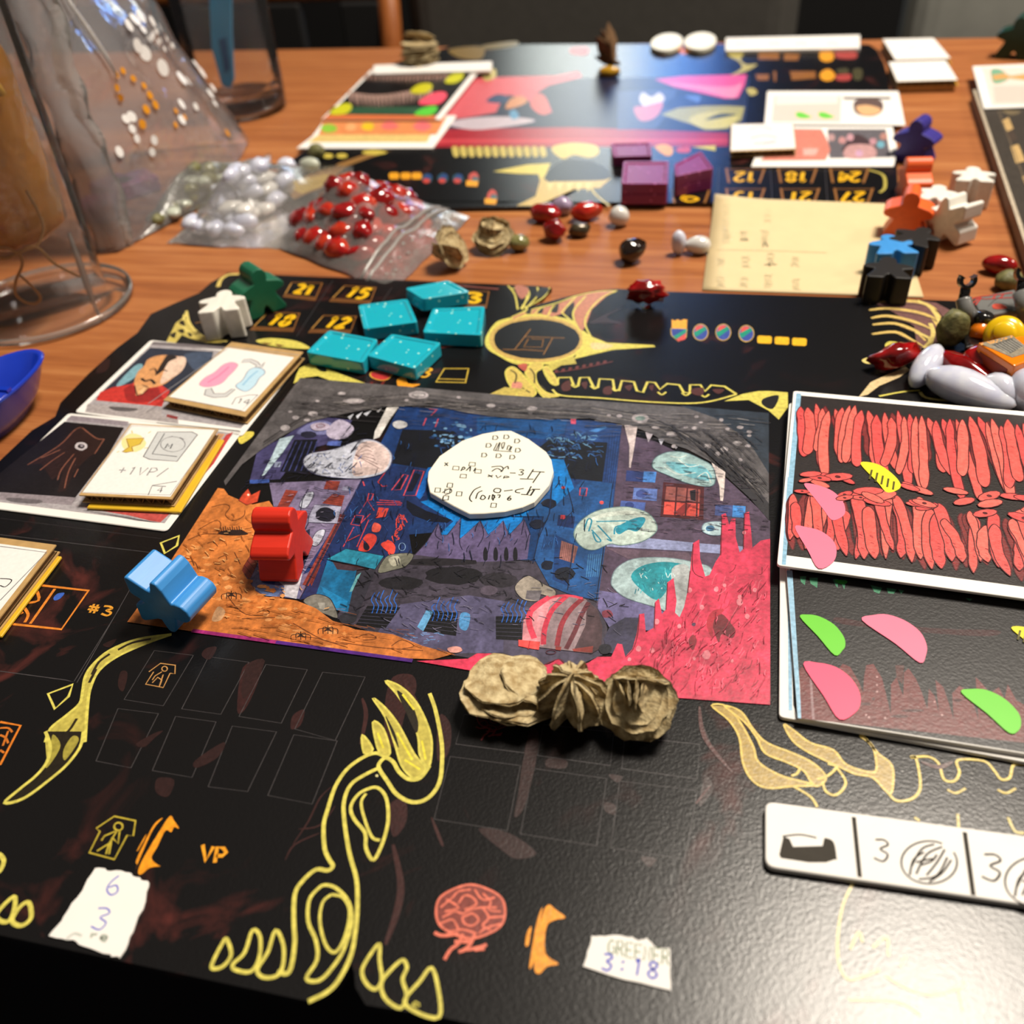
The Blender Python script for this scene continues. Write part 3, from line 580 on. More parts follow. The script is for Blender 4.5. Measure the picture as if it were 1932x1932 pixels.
for k in range(10): A.line((40, 26, 24), [(66+k*15, 545), (60+k*15, 515-(k % 3)*5)], 1.4, sm=0)
for cx, cy in ((130, 960), (770, 1190), (590, 1230)):
    A.poly((60, 36, 26), [(cx-32, cy+16), (cx, cy-12), (cx+34, cy+18), (cx, cy+8)])
    for k in range(5): A.line((44, 28, 24), [(cx, cy-8), (cx-60+k*30, cy-26+abs(k-2)*12), (cx-64+k*32, cy+30)], 1.5)
A.outline((216, 78, 48), (120, 36, 28), '178,335 205,295 240,258 262,300 322,268 302,345 230,366', 1.6, 0); A.ell((245, 220, 200), 242, 298, 8, 7); A.ell((226, 160, 150), 1610, 1325, 50, 22); A.poly((214, 164, 120), '0,1130 40,1040 90,1070 60,1130', 1)
P0 = pp('-130,1198 1330,1398', 'J'); A.use('P'); A.line((166, 44, 118), [(P0[0][0], P0[0][1]), (P0[0][0]*.6+P0[1][0]*.4, P0[0][1]*.6+P0[1][1]*.4)], 8, sm=0); A.line((84, 36, 130), [(P0[0][0]*.62+P0[1][0]*.38, P0[0][1]*.62+P0[1][1]*.38), P0[1]], 8, sm=0)
# pink slime castle
A.use('K').poly((224, 58, 92), '-60,1385 0,1350 120,1350 180,1385 200,1412 260,1420 380,1392 420,1432 480,1420 540,1386 590,1432 700,1425 740,1410 800,1372 890,1372 930,1284 962,1290 982,1372 1030,1320 1060,1210 1075,1090 1108,1085 1118,1210 1170,1180 1180,1010 1205,985 1225,1090 1250,1060 1260,880 1302,850 1322,1000 1312,1080 1342,1110 1372,1040 1392,950 1412,800 1430,620 1472,595 1478,720 1512,840 1540,830 1582,740 1610,700 1620,430 1648,420 1672,500 1682,460 1712,456 1714,580 1740,680 1762,660 1772,420 1802,410 1818,560 1824,650 1880,602 1942,590 1942,1690 1300,1642 1000,1600 600,1560 0,1470 -400,1400')
random.seed(61)
for _ in range(150):
    x = random.uniform(1000, 1930); y = random.uniform(720, 1660)
    if y < 1500-(x-900)*1.05: continue
    A.line(random.choice([(150, 24, 50), (188, 34, 66), (240, 96, 120)]), [(x, y), (x-random.uniform(0, 22), y+random.uniform(16, 46)), (x-random.uniform(20, 60), y+random.uniform(40, 90))], random.uniform(1.2, 2.4))
for x, y, r_ in ((1585, 925, 16), (1490, 1045, 15), (1520, 1360, 28), (1740, 1010, 22), (1790, 1105, 16), (1840, 930, 14), (1190, 1140, 18), (1070, 1320, 18), (1410, 930, 15), (1770, 550, 12), (1640, 900, 12), (1340, 1170, 14), (1160, 1330, 16), (1740, 975, 13), (1440, 1385, 10), (1010, 1390, 12), (1690, 1400, 10)): A.ell((240, 138, 152), x, y, r_, r_*1.1)
A.poly((118, 30, 42), '1555,1135 1622,1090 1680,1150 1712,1200 1690,1250 1622,1222 1602,1280 1570,1200', 1); A.poly((184, 40, 60), '1520,1150 1560,1070 1640,1060 1570,1130 1560,1250', 1); A.poly((130, 34, 46), '1400,1270 1430,1225 1455,1260 1430,1330', 1); A.ell((90, 60, 90), 1436, 1158, 14, 12)
for s_ in ('1075,1095 1065,1220 1035,1320 985,1375', '1180,1015 1175,1185', '1262,885 1252,1060', '1412,805 1395,950', '1432,625 1430,800 1500,850', '1622,440 1615,700', '1772,425 1765,660', '200,1410 260,1418 380,1392 420,1432 540,1388 590,1430'): A.line((120, 18, 40), s_, 1.7)
A.use('K').poly((238, 112, 128), '360,1500 560,1510 590,1545 420,1535', 1); A.poly((236, 150, 50), '1250,1605 1330,1620 1270,1640', 1); A.poly((236, 150, 50), '1740,1680 1900,1688 1830,1706', 1)
# pen hatching over the whole picture
random.seed(111); A.use('P')
def hatch(col, q, n, ln, ang, w=1.3, jit=.35):
    P4 = pp(q, 'P')
    for _ in range(n):
        u, v = random.random(), random.random()
        x = (P4[0][0]*(1-u)+P4[1][0]*u)*(1-v)+(P4[3][0]*(1-u)+P4[2][0]*u)*v; y = (P4[0][1]*(1-u)+P4[1][1]*u)*(1-v)+(P4[3][1]*(1-u)+P4[2][1]*u)*v
        a_ = ang+random.uniform(-jit, jit); l_ = ln*random.uniform(.5, 1.3)
        A.line(col, [(x, y), (x+l_*.5*math.cos(a_)+random.uniform(-2, 2), y+l_*.5*math.sin(a_)), (x+l_*math.cos(a_), y+l_*math.sin(a_))], w*random.uniform(.7, 1.3))
hatch((24, 22, 30), '700,1060 1150,1050 1180,1180 620,1160', 110, 16, .3, 1.2, .8)
hatch((120, 116, 140), '700,1130 1150,1100 1180,1200 720,1190', 60, 14, .2, 1.0, .5)
hatch((14, 22, 48), '760,800 1130,800 1100,1060 600,1060', 150, 18, 1.7, 1.3, .5)
hatch((52, 104, 176), '680,830 1130,830 1100,1040 600,1020', 80, 12, 1.8, 1.1, .6)
hatch((40, 28, 38), '1190,860 1440,900 1440,1000 1170,1010', 120, 14, .1, 1.2, .15)
hatch((120, 96, 116), '1190,860 1400,880 1400,1000 1170,1010', 60, 12, .1, 1.0, .15)
hatch((46, 40, 66), '540,880 680,890 590,1090 480,1080', 110, 14, .15, 1.2, .3)
hatch((170, 160, 190), '540,920 670,930 590,1080 500,1070', 40, 10, .15, 1.0, .4)
hatch((20, 20, 44), '500,860 690,800 660,900 450,930', 90, 16, -.4, 1.3, .5)
hatch((60, 56, 58), '540,740 1440,790 1445,850 560,790', 190, 40, .06, 1.1, .12)
hatch((44, 42, 46), '1250,800 1448,820 1448,960 1330,850', 90, 34, .75, 1.2, .2)
hatch((150, 144, 142), '600,745 1400,790 1400,820 620,770', 60, 26, .06, 1.0, .12)
hatch((160, 88, 40), '330,990 470,960 480,1110 260,1180', 50, 16, .5, 1.2, .7)
hatch((160, 90, 42), '420,1130 640,1150 880,1240 420,1200', 60, 30, .2, 1.2, .2)
hatch((240, 178, 112), '330,1000 470,1000 640,1170 280,1170', 70, 9, .5, 1.6, .8)
hatch((176, 32, 66), '1250,1160 1448,1080 1448,1320 1200,1280', 80, 22, 2.0, 1.2, .5)
hatch((242, 110, 136), '1280,1180 1448,1100 1448,1310 1240,1270', 50, 10, 2.0, 1.4, .6)
A.build('cave_street_picture', NB, paint_mat(), label='painted cave street with pink slime castle, orange land and glassy bubbles')
# ------------------------------------------------------------------ bones and signs printed on the near board
YL = (222, 210, 98); YF = (196, 182, 84); PK = (206, 160, 120); OR = (246, 158, 34); RB = (92, 44, 40)
B = Print(BZ, 'N')
# dull red sinews behind the bones
for q in ('940,130 1040,120 1060,200 1000,330 960,500 900,420 900,250', '1180,330 1240,380 1230,520 1170,560', '920,800 1000,760 1010,880 940,960', '160,80 260,60 230,180 170,300 130,300', '420,330 480,300 460,380 410,400'): B.poly((54, 26, 25), q, 1)
for s_, wd in (('900,1520 960,1350 980,1200 940,1000', 13), ('1140,860 1180,960 1200,1010', 6), ('620,700 560,760 500,880 420,1000', 3), ('640,800 560,900 450,920', 3), ('380,1080 430,1000 560,940', 3), ('780,240 800,330 770,480', 8), ('1000,160 1060,260 1100,360', 8)): B.line((62, 32, 30), s_, wd, taper=.6)
for s_ in ('860,605 790,640 720,690 685,780 690,900 715,1050 750,1180 755,1320 745,1450 720,1580 660,1700 600,1765 500,1815',
           '900,545 850,525 780,550 700,610 640,700 600,820 580,900 585,1020 610,1080 628,1112 600,1135 540,1130 470,1190 430,1260 425,1400 430,1500 415,1620 390,1670 340,1660',
           '1130,215 1160,300 1190,450 1195,560 1180,680 1120,760 1040,780 960,740 910,670 870,610 868,580 900,550 940,570 970,620 1020,660 1080,655 1130,590'): B.line(YL, s_, 7.5)
for s_ in ('75,1490 100,1570 60,1630 10,1645 0,1620 50,1520', '210,1445 250,1480 245,1590 200,1660 120,1650 110,1620 170,1560', '330,1445 370,1520 370,1620 340,1680 270,1690 235,1650 290,1560',
           '860,705 905,760 915,870 890,980 840,1080 800,1020 795,940 740,870 720,810 750,750 800,715', '590,1210 650,1230 710,1300 725,1400 690,1530 640,1620 560,1705 490,1695 545,1600 540,1500 500,1400 505,1290 550,1230',
           '870,1518 830,1560 780,1650 800,1720 850,1752 882,1700 870,1600', '990,1600 930,1650 880,1720 900,1800 980,1850 1010,1780 990,1700 1012,1640', '1140,1640 1080,1710 1000,1810 1060,1870 1180,1895 1175,1750'):
    B.line(YL, s_, 6.5, True)
for s_ in ('872,978 830,960 790,860 775,780 800,735', '620,1260 680,1275 715,1350 690,1480 640,1560 590,1520 560,1400 575,1300 620,1260', '1040,1830 1075,1835 1050,1820'): B.line(YL, s_, 5.5)
for q in ('900,150 980,180 1060,260 1120,380 1142,480 1125,600 1080,535 1070,440 1030,330 960,220', '835,240 900,290 970,380 1050,530 1110,605 1050,655 985,590 950,480 900,340', '835,365 890,400 925,525 870,525', '780,430 835,505 790,525'): B.outline(YF, YL, q, 4)
for q in ('960,200 1030,260 1070,360 1060,420 1010,320', '900,330 950,420 970,500 940,440'): B.poly((40, 34, 24), q, 1)
for s_ in ('990,220 1050,300', '1000,560 1080,610', '860,420 890,500', '960,420 1040,560', '1090,460 1110,560'): B.line((236, 222, 70), s_, 4)
B.ell((225, 215, 150), 856, 643, 8, 7)
B.cut('spine_print', NB, 'yellow outlined spine with fingers and teeth')
# left skull blade
B.use('I').poly(YF, '1250,1145 1000,1180 800,1260 680,1360 620,1450 600,1560 580,1650 480,1740 370,1830 330,1932 340,2050 370,2000 500,1932 620,1900 640,1650 660,1530 720,1410 850,1310 1050,1220')
B.line(YL, '1250,1146 1000,1182 800,1262 680,1362 622,1452 602,1560 580,1650 480,1740 370,1830 330,1932', 5); B.line(YL, '1250,1148 1050,1220 850,1312 722,1412 662,1532 640,1650 620,1932', 5)
for s_ in ('1100,1180 960,1210 860,1260', '800,1290 720,1350 670,1440', '700,1400 650,1500', '560,1760 500,1850 430,1890'): B.line((46, 38, 22), s_, 5)
B.use('M').poly((36, 30, 20), '300,0 330,100 310,200 240,290 130,380 30,470 160,440 350,300 450,210 530,100 550,0'); B.poly((168, 156, 66), '350,20 400,90 350,190 300,240 330,110', 1); B.poly((168, 156, 66), '480,30 520,60 430,190 420,120', 1)
B.line(YL, '300,0 332,100 310,200 240,290 130,380 30,470 160,440 350,300 450,210 530,100 550,0', 5.5)
B.cut('skull_print', NB, 'yellow hooked skull blade'); B.use('M')
for q in ('90,1090 95,1170 60,1250 0,1250 -20,1200', '190,1130 205,1230 140,1282 80,1250 130,1160', '-20,810 25,850 0,920 -30,920'): B.line(YL, q, 7, True); B.cut('tooth_print', NB)
B.use('I').line(YL, '350,1580 530,1512 500,1600 400,1690', 5, True, 0); B.cut('tooth_print', NB); B.line(YL, '1172,480 1305,428 1290,500 1202,556', 5, True, 0)
B.cut('tooth_print', NB, 'small yellow tooth shapes')
# slots: thin pale frames
GR = (78, 74, 76)
for cr, q in (('I', '1125,1265 1410,1300 1190,1668 905,1622'), ('I', '1520,1310 1815,1350 1610,1730 1325,1690'), ('I', '860,1688 1155,1725 955,2120 700,2070'), ('I', '1280,1745 1575,1785 1400,2190 1110,2140'),
              ('N', '280,65 495,92 360,370 140,335'), ('N', '575,105 795,130 640,460 430,400'), ('N', '105,385 335,415 185,725 -20,700'), ('N', '425,430 650,462 520,790 290,745'),
              ('O', '200,390 545,425 500,582 158,538'), ('O', '595,440 945,480 928,645 565,595'), ('O', '1000,500 1375,540 1360,712 985,660'), ('O', '130,600 480,645 415,970 50,912'), ('O', '545,660 910,710 860,1045 480,985'), ('O', '975,722 1362,770 1300,1112 930,1055')):
    B.use(cr).line(GR, q, 1.3, True, 0); B.cut('slot_frame', NB)
B.use('I').line(GR, '0,420 1100,550 560,1500 480,1480 0,1415', 1.3, False, 0); B.line((40, 36, 38), '0,300 1180,450', 1.3, sm=0); B.line(GR, '870,960 540,1490', 1.2, sm=0)
for cr, q in (('O', '500,590 555,560 555,640 500,850 450,900 470,780'), ('O', '620,610 710,620 700,660 610,650'), ('O', '900,830 950,840 950,890 900,870'), ('O', '920,690 990,700 960,730'), ('O', '1080,1100 1160,1110 1120,1150'), ('O', '270,960 420,980 560,1080 460,1110 380,1060'), ('O', '530,470 570,480 560,600 500,600'), ('O', '1380,420 1470,620 1540,670 1460,600 1390,500'), ('O', '1400,700 1440,760 1370,850'),
              ('I', '1500,1250 1580,1240 1530,1330 1470,1300'), ('I', '1800,1370 1932,1340 1800,1600 1760,1560'), ('I', '1100,1880 1190,1850 1080,1932'), ('I', '880,1420 930,1430 900,1560 860,1520'), ('I', '750,1220 850,1180 800,1240'), ('M', '1290,190 1480,70 1440,170 1300,240'), ('M', '1040,310 1150,320 1110,430 1030,400'), ('M', '900,80 1050,0 960,100'), ('G', '740,560 830,510 1000,440 860,520 960,560 830,560'), ('E', '740,900 800,880 780,960 700,980')):
    B.use(cr).poly((46, 26, 25), q, 1); B.cut('sinew_print', NB)
# ring with signs, spine, jaw at the back
B.use('G')
n = 26; P_ = []
for k in range(n):
    a_ = 6.283*k/n; P_.append((392+338*math.cos(a_)*(1+.02*math.sin(5*a_)), 668+172*math.sin(a_)*(1+.05*math.sin(7*a_))))
B.poly(YL, P_, 1); B.poly((205, 170, 92), [(392+312*math.cos(6.283*k/n), 668+152*math.sin(6.283*k/n)) for k in range(n)], 1); B.ell((15, 14, 15), 395, 668, 287, 132, 26, .02)
B.poly(YL, '690,600 760,650 860,690 1170,706 1184,718 900,738 760,770 640,800 700,700', 0); B.poly((232, 208, 150), '760,690 900,705 860,730 770,735', 1)
B.poly(YF, '660,830 560,840 460,900 470,840 640,780', 0)
for q in ('190,880 230,850 280,880 380,990 380,1040 300,1062 210,1050 230,1000 200,940', '320,890 360,830 430,825 430,860 390,890 400,960 460,1020 550,1040 450,1045 370,960', '70,1035 170,1020 240,980 260,1050 160,1045', '440,870 470,850 540,960 490,960', '400,1000 500,1072 440,1050'): B.outline((214, 190, 96), YL, q, 3)
B.poly((214, 140, 120), '240,950 300,960 280,1010 230,1000', 1); B.poly((190, 90, 74), '270,840 330,830 320,880', 1)
for s_ in ('220,870 260,900 250,960', '350,860 380,900 380,960', '300,990 350,1020', '420,970 460,1010'): B.line((60, 50, 26), s_, 3)
B.line(YL, '450,880 500,955 530,970 540,922 620,920 640,970 668,980 682,922 740,920 770,980 800,990 812,930 900,935 910,1000 940,1010 960,942 1040,950 1060,1010 1100,1020 1130,950 1180,955 1212,1000 1260,962 1340,970 1370,1020 1410,1022 1412,970 1480,970 1512,1012 1552,972 1640,980 1720,1032', 5, sm=0)
B.line(YL, '500,1000 560,1040 800,1056 1100,1080 1400,1092 1560,1076 1720,1032', 4.5)
for x, y in ((650, 975), (780, 985), (920, 1000), (1225, 1025), (1385, 1030), (1510, 1040)): B.line(YL, [(x-28, y-8), (x, y+10), (x+28, y-8)], 4)
for q in ('560,970 610,940 620,1000 570,1010', '690,960 730,950 720,1000', '840,990 890,980 890,1030 840,1030', '980,980 1030,970 1010,1010', '1140,980 1170,970 1160,1010', '1420,1000 1500,990 1490,1040 1430,1030', '1560,1000 1640,1000 1600,1030'): B.poly((84, 42, 34), q, 1)
B.poly(YL, '1640,1078 1760,1030 1860,1012 1932,1010 2060,1020 2060,1120 2000,1200 1932,1140 1800,1070'); B.poly((24, 22, 20), '1900,1060 2000,1040 1960,1130 1890,1100', 1)
for x in range(8): B.line((110, 50, 44), [(520+x*46, 890-x*9), (530+x*46, 872-x*9)], 6)
B.line((110, 50, 44), '510,890 700,860 900,815', 2.5)
B.cut('jaw_print', NB, 'yellow ring, spine and jaw at the back edge')
# ribs at the back notch
for s_ in ('205,312 250,370 270,470', '230,330 330,360 300,470', '330,322 345,380 290,465', '400,322 400,380 320,465', '480,325 440,390 320,460', '230,520 330,470 300,440'): B.line(YL, s_, 3.2)
B.poly((178, 112, 92), '250,315 330,320 340,360 290,400', 1); B.poly((15, 14, 15), '420,330 480,335 430,390 390,380', 1); B.poly((196, 128, 100), '230,515 330,480 520,440 640,390 800,350 930,345 860,380 760,470 720,580 690,620 650,540 640,470 500,520 420,500 320,500 240,535', 0)
for s_ in ('230,520 330,480 520,430 660,380 800,352 930,346', '920,350 830,390 750,470 715,560 760,660', '300,490 360,480 340,500', '380,500 440,450 420,500', '470,510 510,440 500,490', '560,490 640,400 660,380', '560,490 640,560 690,620', '650,560 640,480 720,380'): B.line(YL, s_, 3.4)
for q in ('320,490 360,465 350,500', '400,490 440,455 430,495', '490,480 540,430 530,490', '580,480 640,420 640,470 600,510'): B.poly((30, 22, 20), q, 1)
for s_ in ('250,735 355,600', '290,735 440,745', '320,650 580,660', '360,665 440,668 430,720 310,718 340,665', '440,770 500,660', '170,735 290,738'): B.line((160, 112, 54), s_, 1.9, sm=0)
B.cut('rib_print', NB, 'pale ribs at the back notch')
# crown shield, three round shields, three bars
B.poly((244, 172, 40), '1290,535 1310,545 1330,535 1350,545 1370,535 1393,538 1390,600 1290,600', 0); B.outline((58, 72, 150), (226, 190, 80), '1285,595 1390,598 1385,655 1335,682 1288,640', 1.6, 0); B.poly((34, 150, 120), '1300,650 1385,598 1388,620 1320,668'); B.poly((220, 84, 72), '1318,670 1388,625 1380,668 1335,682')
B.cut('shield_print', NB, 'shield with orange crown')
for x, y in ((1482, 622), (1632, 622), (1785, 630)):
    B.ell((224, 184, 80), x, y, 52, 56, 16, .01); B.ell((60, 80, 160), x, y, 47, 51, 16, .01); B.poly((224, 84, 76), [(x-38, y-4), (x-30, y-40), (x+4, y-48), (x+22, y-38)], 0); B.poly((34, 150, 120), [(x-46, y+8), (x-36, y-6), (x+24, y-38), (x+40, y-20), (x-30, y+30)], 0); B.cut('shield_print', NB, 'round striped shield')
B.use('H')
for x, y in ((105, 665), (224, 672), (343, 680)): B.poly((246, 190, 36), [(x, y+8), (x+10, y), (x+92, y+4), (x+100, y+14), (x+98, y+48), (x+88, y+56), (x+8, y+52), (x, y+44)], 0); B.cut('bar_print', NB, 'yellow bar')
B.use('G').ell((224, 184, 80), 1115, 440, 36, 26); B.ell((60, 150, 130), 1105, 440, 26, 18); B.ell((220, 84, 72), 1128, 450, 18, 14)
B.cut('shield_print', NB, 'round striped shield')
# comb of finger bones on the right
B.use('H').poly((120, 84, 82), '900,440 1180,420 1330,440 1480,520 1500,640 1330,720 1200,760 1180,600 1000,480', 0)
for k, s_ in enumerate(('870,445 1000,428 1190,432 1300,470 1360,540', '872,490 1000,478 1180,500 1300,540 1340,600', '885,545 1000,530 1180,570 1290,620', '895,590 1050,582 1200,640 1260,700', '890,655 1050,640 1150,690 1240,740')): B.line((226, 194, 112), s_, 9, taper=.5); B.line((70, 48, 44), [(a_+30, b_+22) for a_, b_ in [tuple(map(float, t.split(','))) for t in s_.split()][1:]], 3)
for s_ in ('1200,425 1290,470 1350,560 1360,650', '1190,640 1290,690 1250,750', '1290,580 1310,650 1280,740'): B.line((228, 204, 120), s_, 7)
B.poly(YL, '980,740 1010,705 1090,720 1120,770 1060,790', 1); B.poly((236, 214, 130), '820,835 870,815 960,830 950,855 860,858', 1); B.poly((226, 200, 150), '800,1085 880,985 1000,930 1120,880 1150,900 1080,950 940,1010 860,1070'); B.line(YL, '940,1080 1100,1050 1220,1040', 4); B.line((220, 204, 120), '1220,1050 1260,1090 1400,1110 1480,1110', 6); B.ell((80, 44, 44), 1000, 905, 40, 22); B.ell((150, 100, 90), 965, 908, 22, 12)
B.use('F')
B.cut('rib_print', NB, 'comb of yellow finger bones')
# bones on the far left of the board
B.poly((212, 192, 98), '-185,520 -120,590 -60,640 0,668 90,680 60,690 -40,690 -150,660 -200,640 -240,690 -330,740 -420,790 -300,680 -240,560', 0)
for s_ in ('-170,480 -150,560 -90,630 0,662 100,682', '-180,500 -190,580 -120,650'): B.line((236, 216, 120), s_, 5)
for q in ('-220,560 -190,540 -180,580', '-230,610 -190,600 -190,630', '-280,640 -240,620 -250,660', '-160,620 -130,640 -150,650'): B.poly((40, 32, 22), q, 1)
B.cut('bone_print', NB); B.line((226, 200, 110), '40,320 60,270 110,240 180,235', 7); B.cut('bone_print', NB); B.poly(YL, '300,672 400,660 560,680 650,725 580,730 420,715 310,690', 1)
for q in ('330,690 400,695 360,702', '420,700 480,710 440,715'): B.poly((110, 60, 40), q, 1)
B.cut('bone_print', NB); B.poly(YL, '580,860 640,830 760,860 860,900 1025,962 1000,972 850,965 700,910 620,920 540,960 560,900', 0); B.poly((30, 26, 20), '690,850 740,840 760,880 720,880', 1)
B.cut('bone_print', NB); B.poly((226, 210, 90), '180,1290 270,1280 270,1310 200,1360 175,1340', 1); B.cut('bone_print', NB); B.poly((200, 180, 90), '1830,1035 1940,985 2100,1000 1940,1040')
B.cut('bone_print', NB, 'yellow bones at the back left')
# number boxes
def numbox(q, txt, rot=False):
    P4 = pp(q, 'P'); B.line((150, 98, 44), q, 3, True, 0)
    lerp = lambda i, j, t: (P4[i][0]*(1-t)+P4[j][0]*t, P4[i][1]*(1-t)+P4[j][1]*t)
    B.poly((112, 70, 34), [P4[3], P4[2], lerp(2, 1, .2), lerp(3, 0, .2)]); B.line((190, 140, 66), [lerp(3, 0, .22), lerp(0, 3, .08)], 2.6, sm=0)
    bl = (P4[3][0]*.62+P4[1][0]*.26+P4[0][0]*.12, P4[3][1]*.7+P4[0][1]*.3); br = (P4[2][0]*.84+P4[3][0]*.1+P4[0][0]*.06, P4[2][1]*.7+P4[1][1]*.3); h_ = (P4[0][0]-P4[3][0])*.6, (P4[0][1]-P4[3][1])*.58
    B.text((250, 196, 24), txt, bl, br, (bl[0]+h_[0], bl[1]+h_[1]), 8.5); B.cut('number_box', NB, 'orange box with the number '+txt)
for q, tx in (('530,290 730,295 680,410 475,385', '21'), ('880,312 1085,325 1045,430 780,415', '15'), ('370,490 580,495 535,615 255,605', '18'), ('740,510 955,515 915,625 640,622', '12'), ('1640,345 1835,352 1815,460 1620,450', '3')): numbox(q, tx)
for s_ in ('800,280 560,650', '1190,330 1030,560', '640,240 1900,330'): B.line((58, 56, 58), s_, 1.2, sm=0)
B.line((170, 118, 52), '-110,560 0,540', 2); B.line((190, 130, 56), '1790,560 1770,690 1700,690', 4, sm=0); B.line((150, 70, 60), '1650,700 1520,720', 8); B.line((120, 66, 58), '1500,300 1900,335', 6)
B.cut('line_print', NB); B.outline((205, 60, 60), (226, 170, 60), '1060,885 1190,875 1180,920 1130,940 1060,920', 2.5); B.cut('icon_print', NB, 'small red icon'); B.poly((240, 160, 40), '1230,930 1280,915 1300,960 1380,965 1330,985 1270,1000 1230,975', 1)
B.cut('icon_print', NB, 'small orange hand icon'); B.text((240, 180, 40), '3', (1380, 920), (1440, 915), (1410, 865), 5); B.line((214, 184, 70), '1540,862 1700,862 1680,955 1485,950', 3.5, True, 0); B.line((190, 160, 60), '1500,930 1680,935', 3, sm=0)
for s_ in ('1060,950 1050,975', '1140,945 1120,975'): B.line((110, 34, 30), s_, 5)
B.cut('icon_print', NB, 'small red, orange and yellow icons')
# signs at the lower left
B.use('I').line((226, 134, 48), '260,785 645,828 448,1110 0,1062', 5, sm=0); B.line((226, 134, 48), '400,815 220,1070', 5, sm=0)
for s_ in ('260,810 280,900 150,920', '160,930 205,1000 180,1060', '130,930 260,830', '60,1040 170,985'): B.line((226, 134, 48), s_, 5)
B.cut('card_sign', NB, 'orange card outlines'); B.poly((60, 100, 196), '390,880 420,850 470,845 440,885 400,900', 1); B.cut('blue_mark', NB); B.text((226, 156, 52), '#3', (630, 985), (815, 1015), (650, 920), 4.2)
B.cut('lettering', NB, 'orange letters #3'); B.line((226, 128, 40), '0,1785 150,1812 0,2100', 4, sm=0)
for s_ in ('0,1830 60,1830 90,1860', '0,1880 40,1900 60,1940', '60,1850 20,1960', '0,1990 30,2010'): B.line((210, 118, 40), s_, 3.4)
B.cut('card_sign', NB, 'orange scribbled card'); 
for s_ in ('1085,1420 1170,1358 1278,1372 1275,1435 1240,1430', '1120,1420 1062,1510 1190,1535 1240,1430', '1180,1420 1130,1450 1110,1480', '1190,1440 1160,1530', '1110,1500 1150,1460 1180,1480 1165,1520'): B.line((196, 144, 84), s_, 2.2, sm=0)
B.ring((196, 144, 84), 1200, 1398, 20, 18, 2)
B.cut('exit_sign', NB, 'small house with running figure'); B.use('M').line((196, 174, 60), '755,560 895,590 880,690 840,685 755,845 590,800 660,660 635,640', 3, True, 0); B.ring((196, 174, 60), 782, 628, 28, 26, 3)
for s_ in ('760,660 690,690 670,720', '770,660 720,740 640,790', '720,740 700,810', '790,660 780,740 740,700', '740,700 720,810'): B.line((196, 174, 60), s_, 3, sm=0)
def phone(cr, P_):
    B.use(cr)
    for q in P_: B.poly(OR, q, 1)
    B.cut('telephone_sign', NB, 'orange telephone receiver')
B.cut('exit_sign', NB, 'yellow house with running figure')
phone('M', ('1120,560 1150,590 1182,640 1150,632 1130,665 1092,655 1040,760 1000,835 1040,880 1058,890 990,900 935,942 912,930 940,850 1040,680', '1075,572 1010,650 915,860 895,915 905,880 900,850 960,720 1020,610', '965,680 940,720 905,785 915,780 960,700'))
phone('O', ('625,1338 655,1362 705,1402 650,1415 610,1450 605,1580 670,1632 615,1645 575,1682 550,1660 555,1560 580,1430 600,1360', '590,1350 560,1430 525,1640 540,1640 560,1560 580,1420', '535,1445 512,1480 505,1540 520,1540 530,1490'))
B.use('M').text((248, 166, 40), 'VP', (1322, 850), (1490, 878), (1335, 748), 6.5, .12, 0)
B.cut('lettering', NB, 'orange letters VP')
# brain
def brain(cr, cx, cy, sx, c1, c2, wd):
    B.use(cr); E_ = lambda x, y: (cx+x*sx, cy+y*sx)
    n = 12; P_ = [E_(172*math.cos(6.283*k/n)*(1+.03*(k % 2)), 128*math.sin(6.283*k/n)*(1+.05*(k % 2))) for k in range(n)]
    B.poly(c2, P_, 1); B.line(c1, P_, wd, True)
    for s_ in ('-150,-20 -90,-70 -60,-100 0,-110', '-140,30 -80,0 -40,10 0,-10 60,-20 130,-20', '-60,-40 -30,-80 10,-70 30,-40 0,-20 -30,-10', '-20,20 10,10 40,40 10,70 -30,60 -40,30 -20,20', '-150,60 -90,40 -60,90', '60,-20 90,30 60,70 100,90', '60,-90 100,-50 90,-10 150,0', '40,110 80,80 160,60', '-120,-60 -60,-20 -130,0', '20,-110 60,-60 120,-70', '-100,100 -40,90 30,110', '90,30 165,25'): B.line(c1, [E_(*map(float, t.split(','))) for t in s_.split()], wd*.85)
    for s_ in ('-40,110 -60,160 -100,190 -130,240', '20,115 0,160 -30,190 -60,200', '-180,105 -140,120 -60,110', '-20,190 40,180 80,165', '20,190 70,185', '-80,150 0,150'): B.line(c1, [E_(*map(float, t.split(','))) for t in s_.split()], wd*1.4)
brain('O', 232, 1372, 1, (232, 122, 98), (132, 62, 54), 4.2); B.cut('brain_print', NB, 'salmon pink brain'); brain('O', 350, 400, .5, (112, 30, 36), (16, 13, 14), 2)
B.cut('brain_print', NB, 'dark red brain outline')
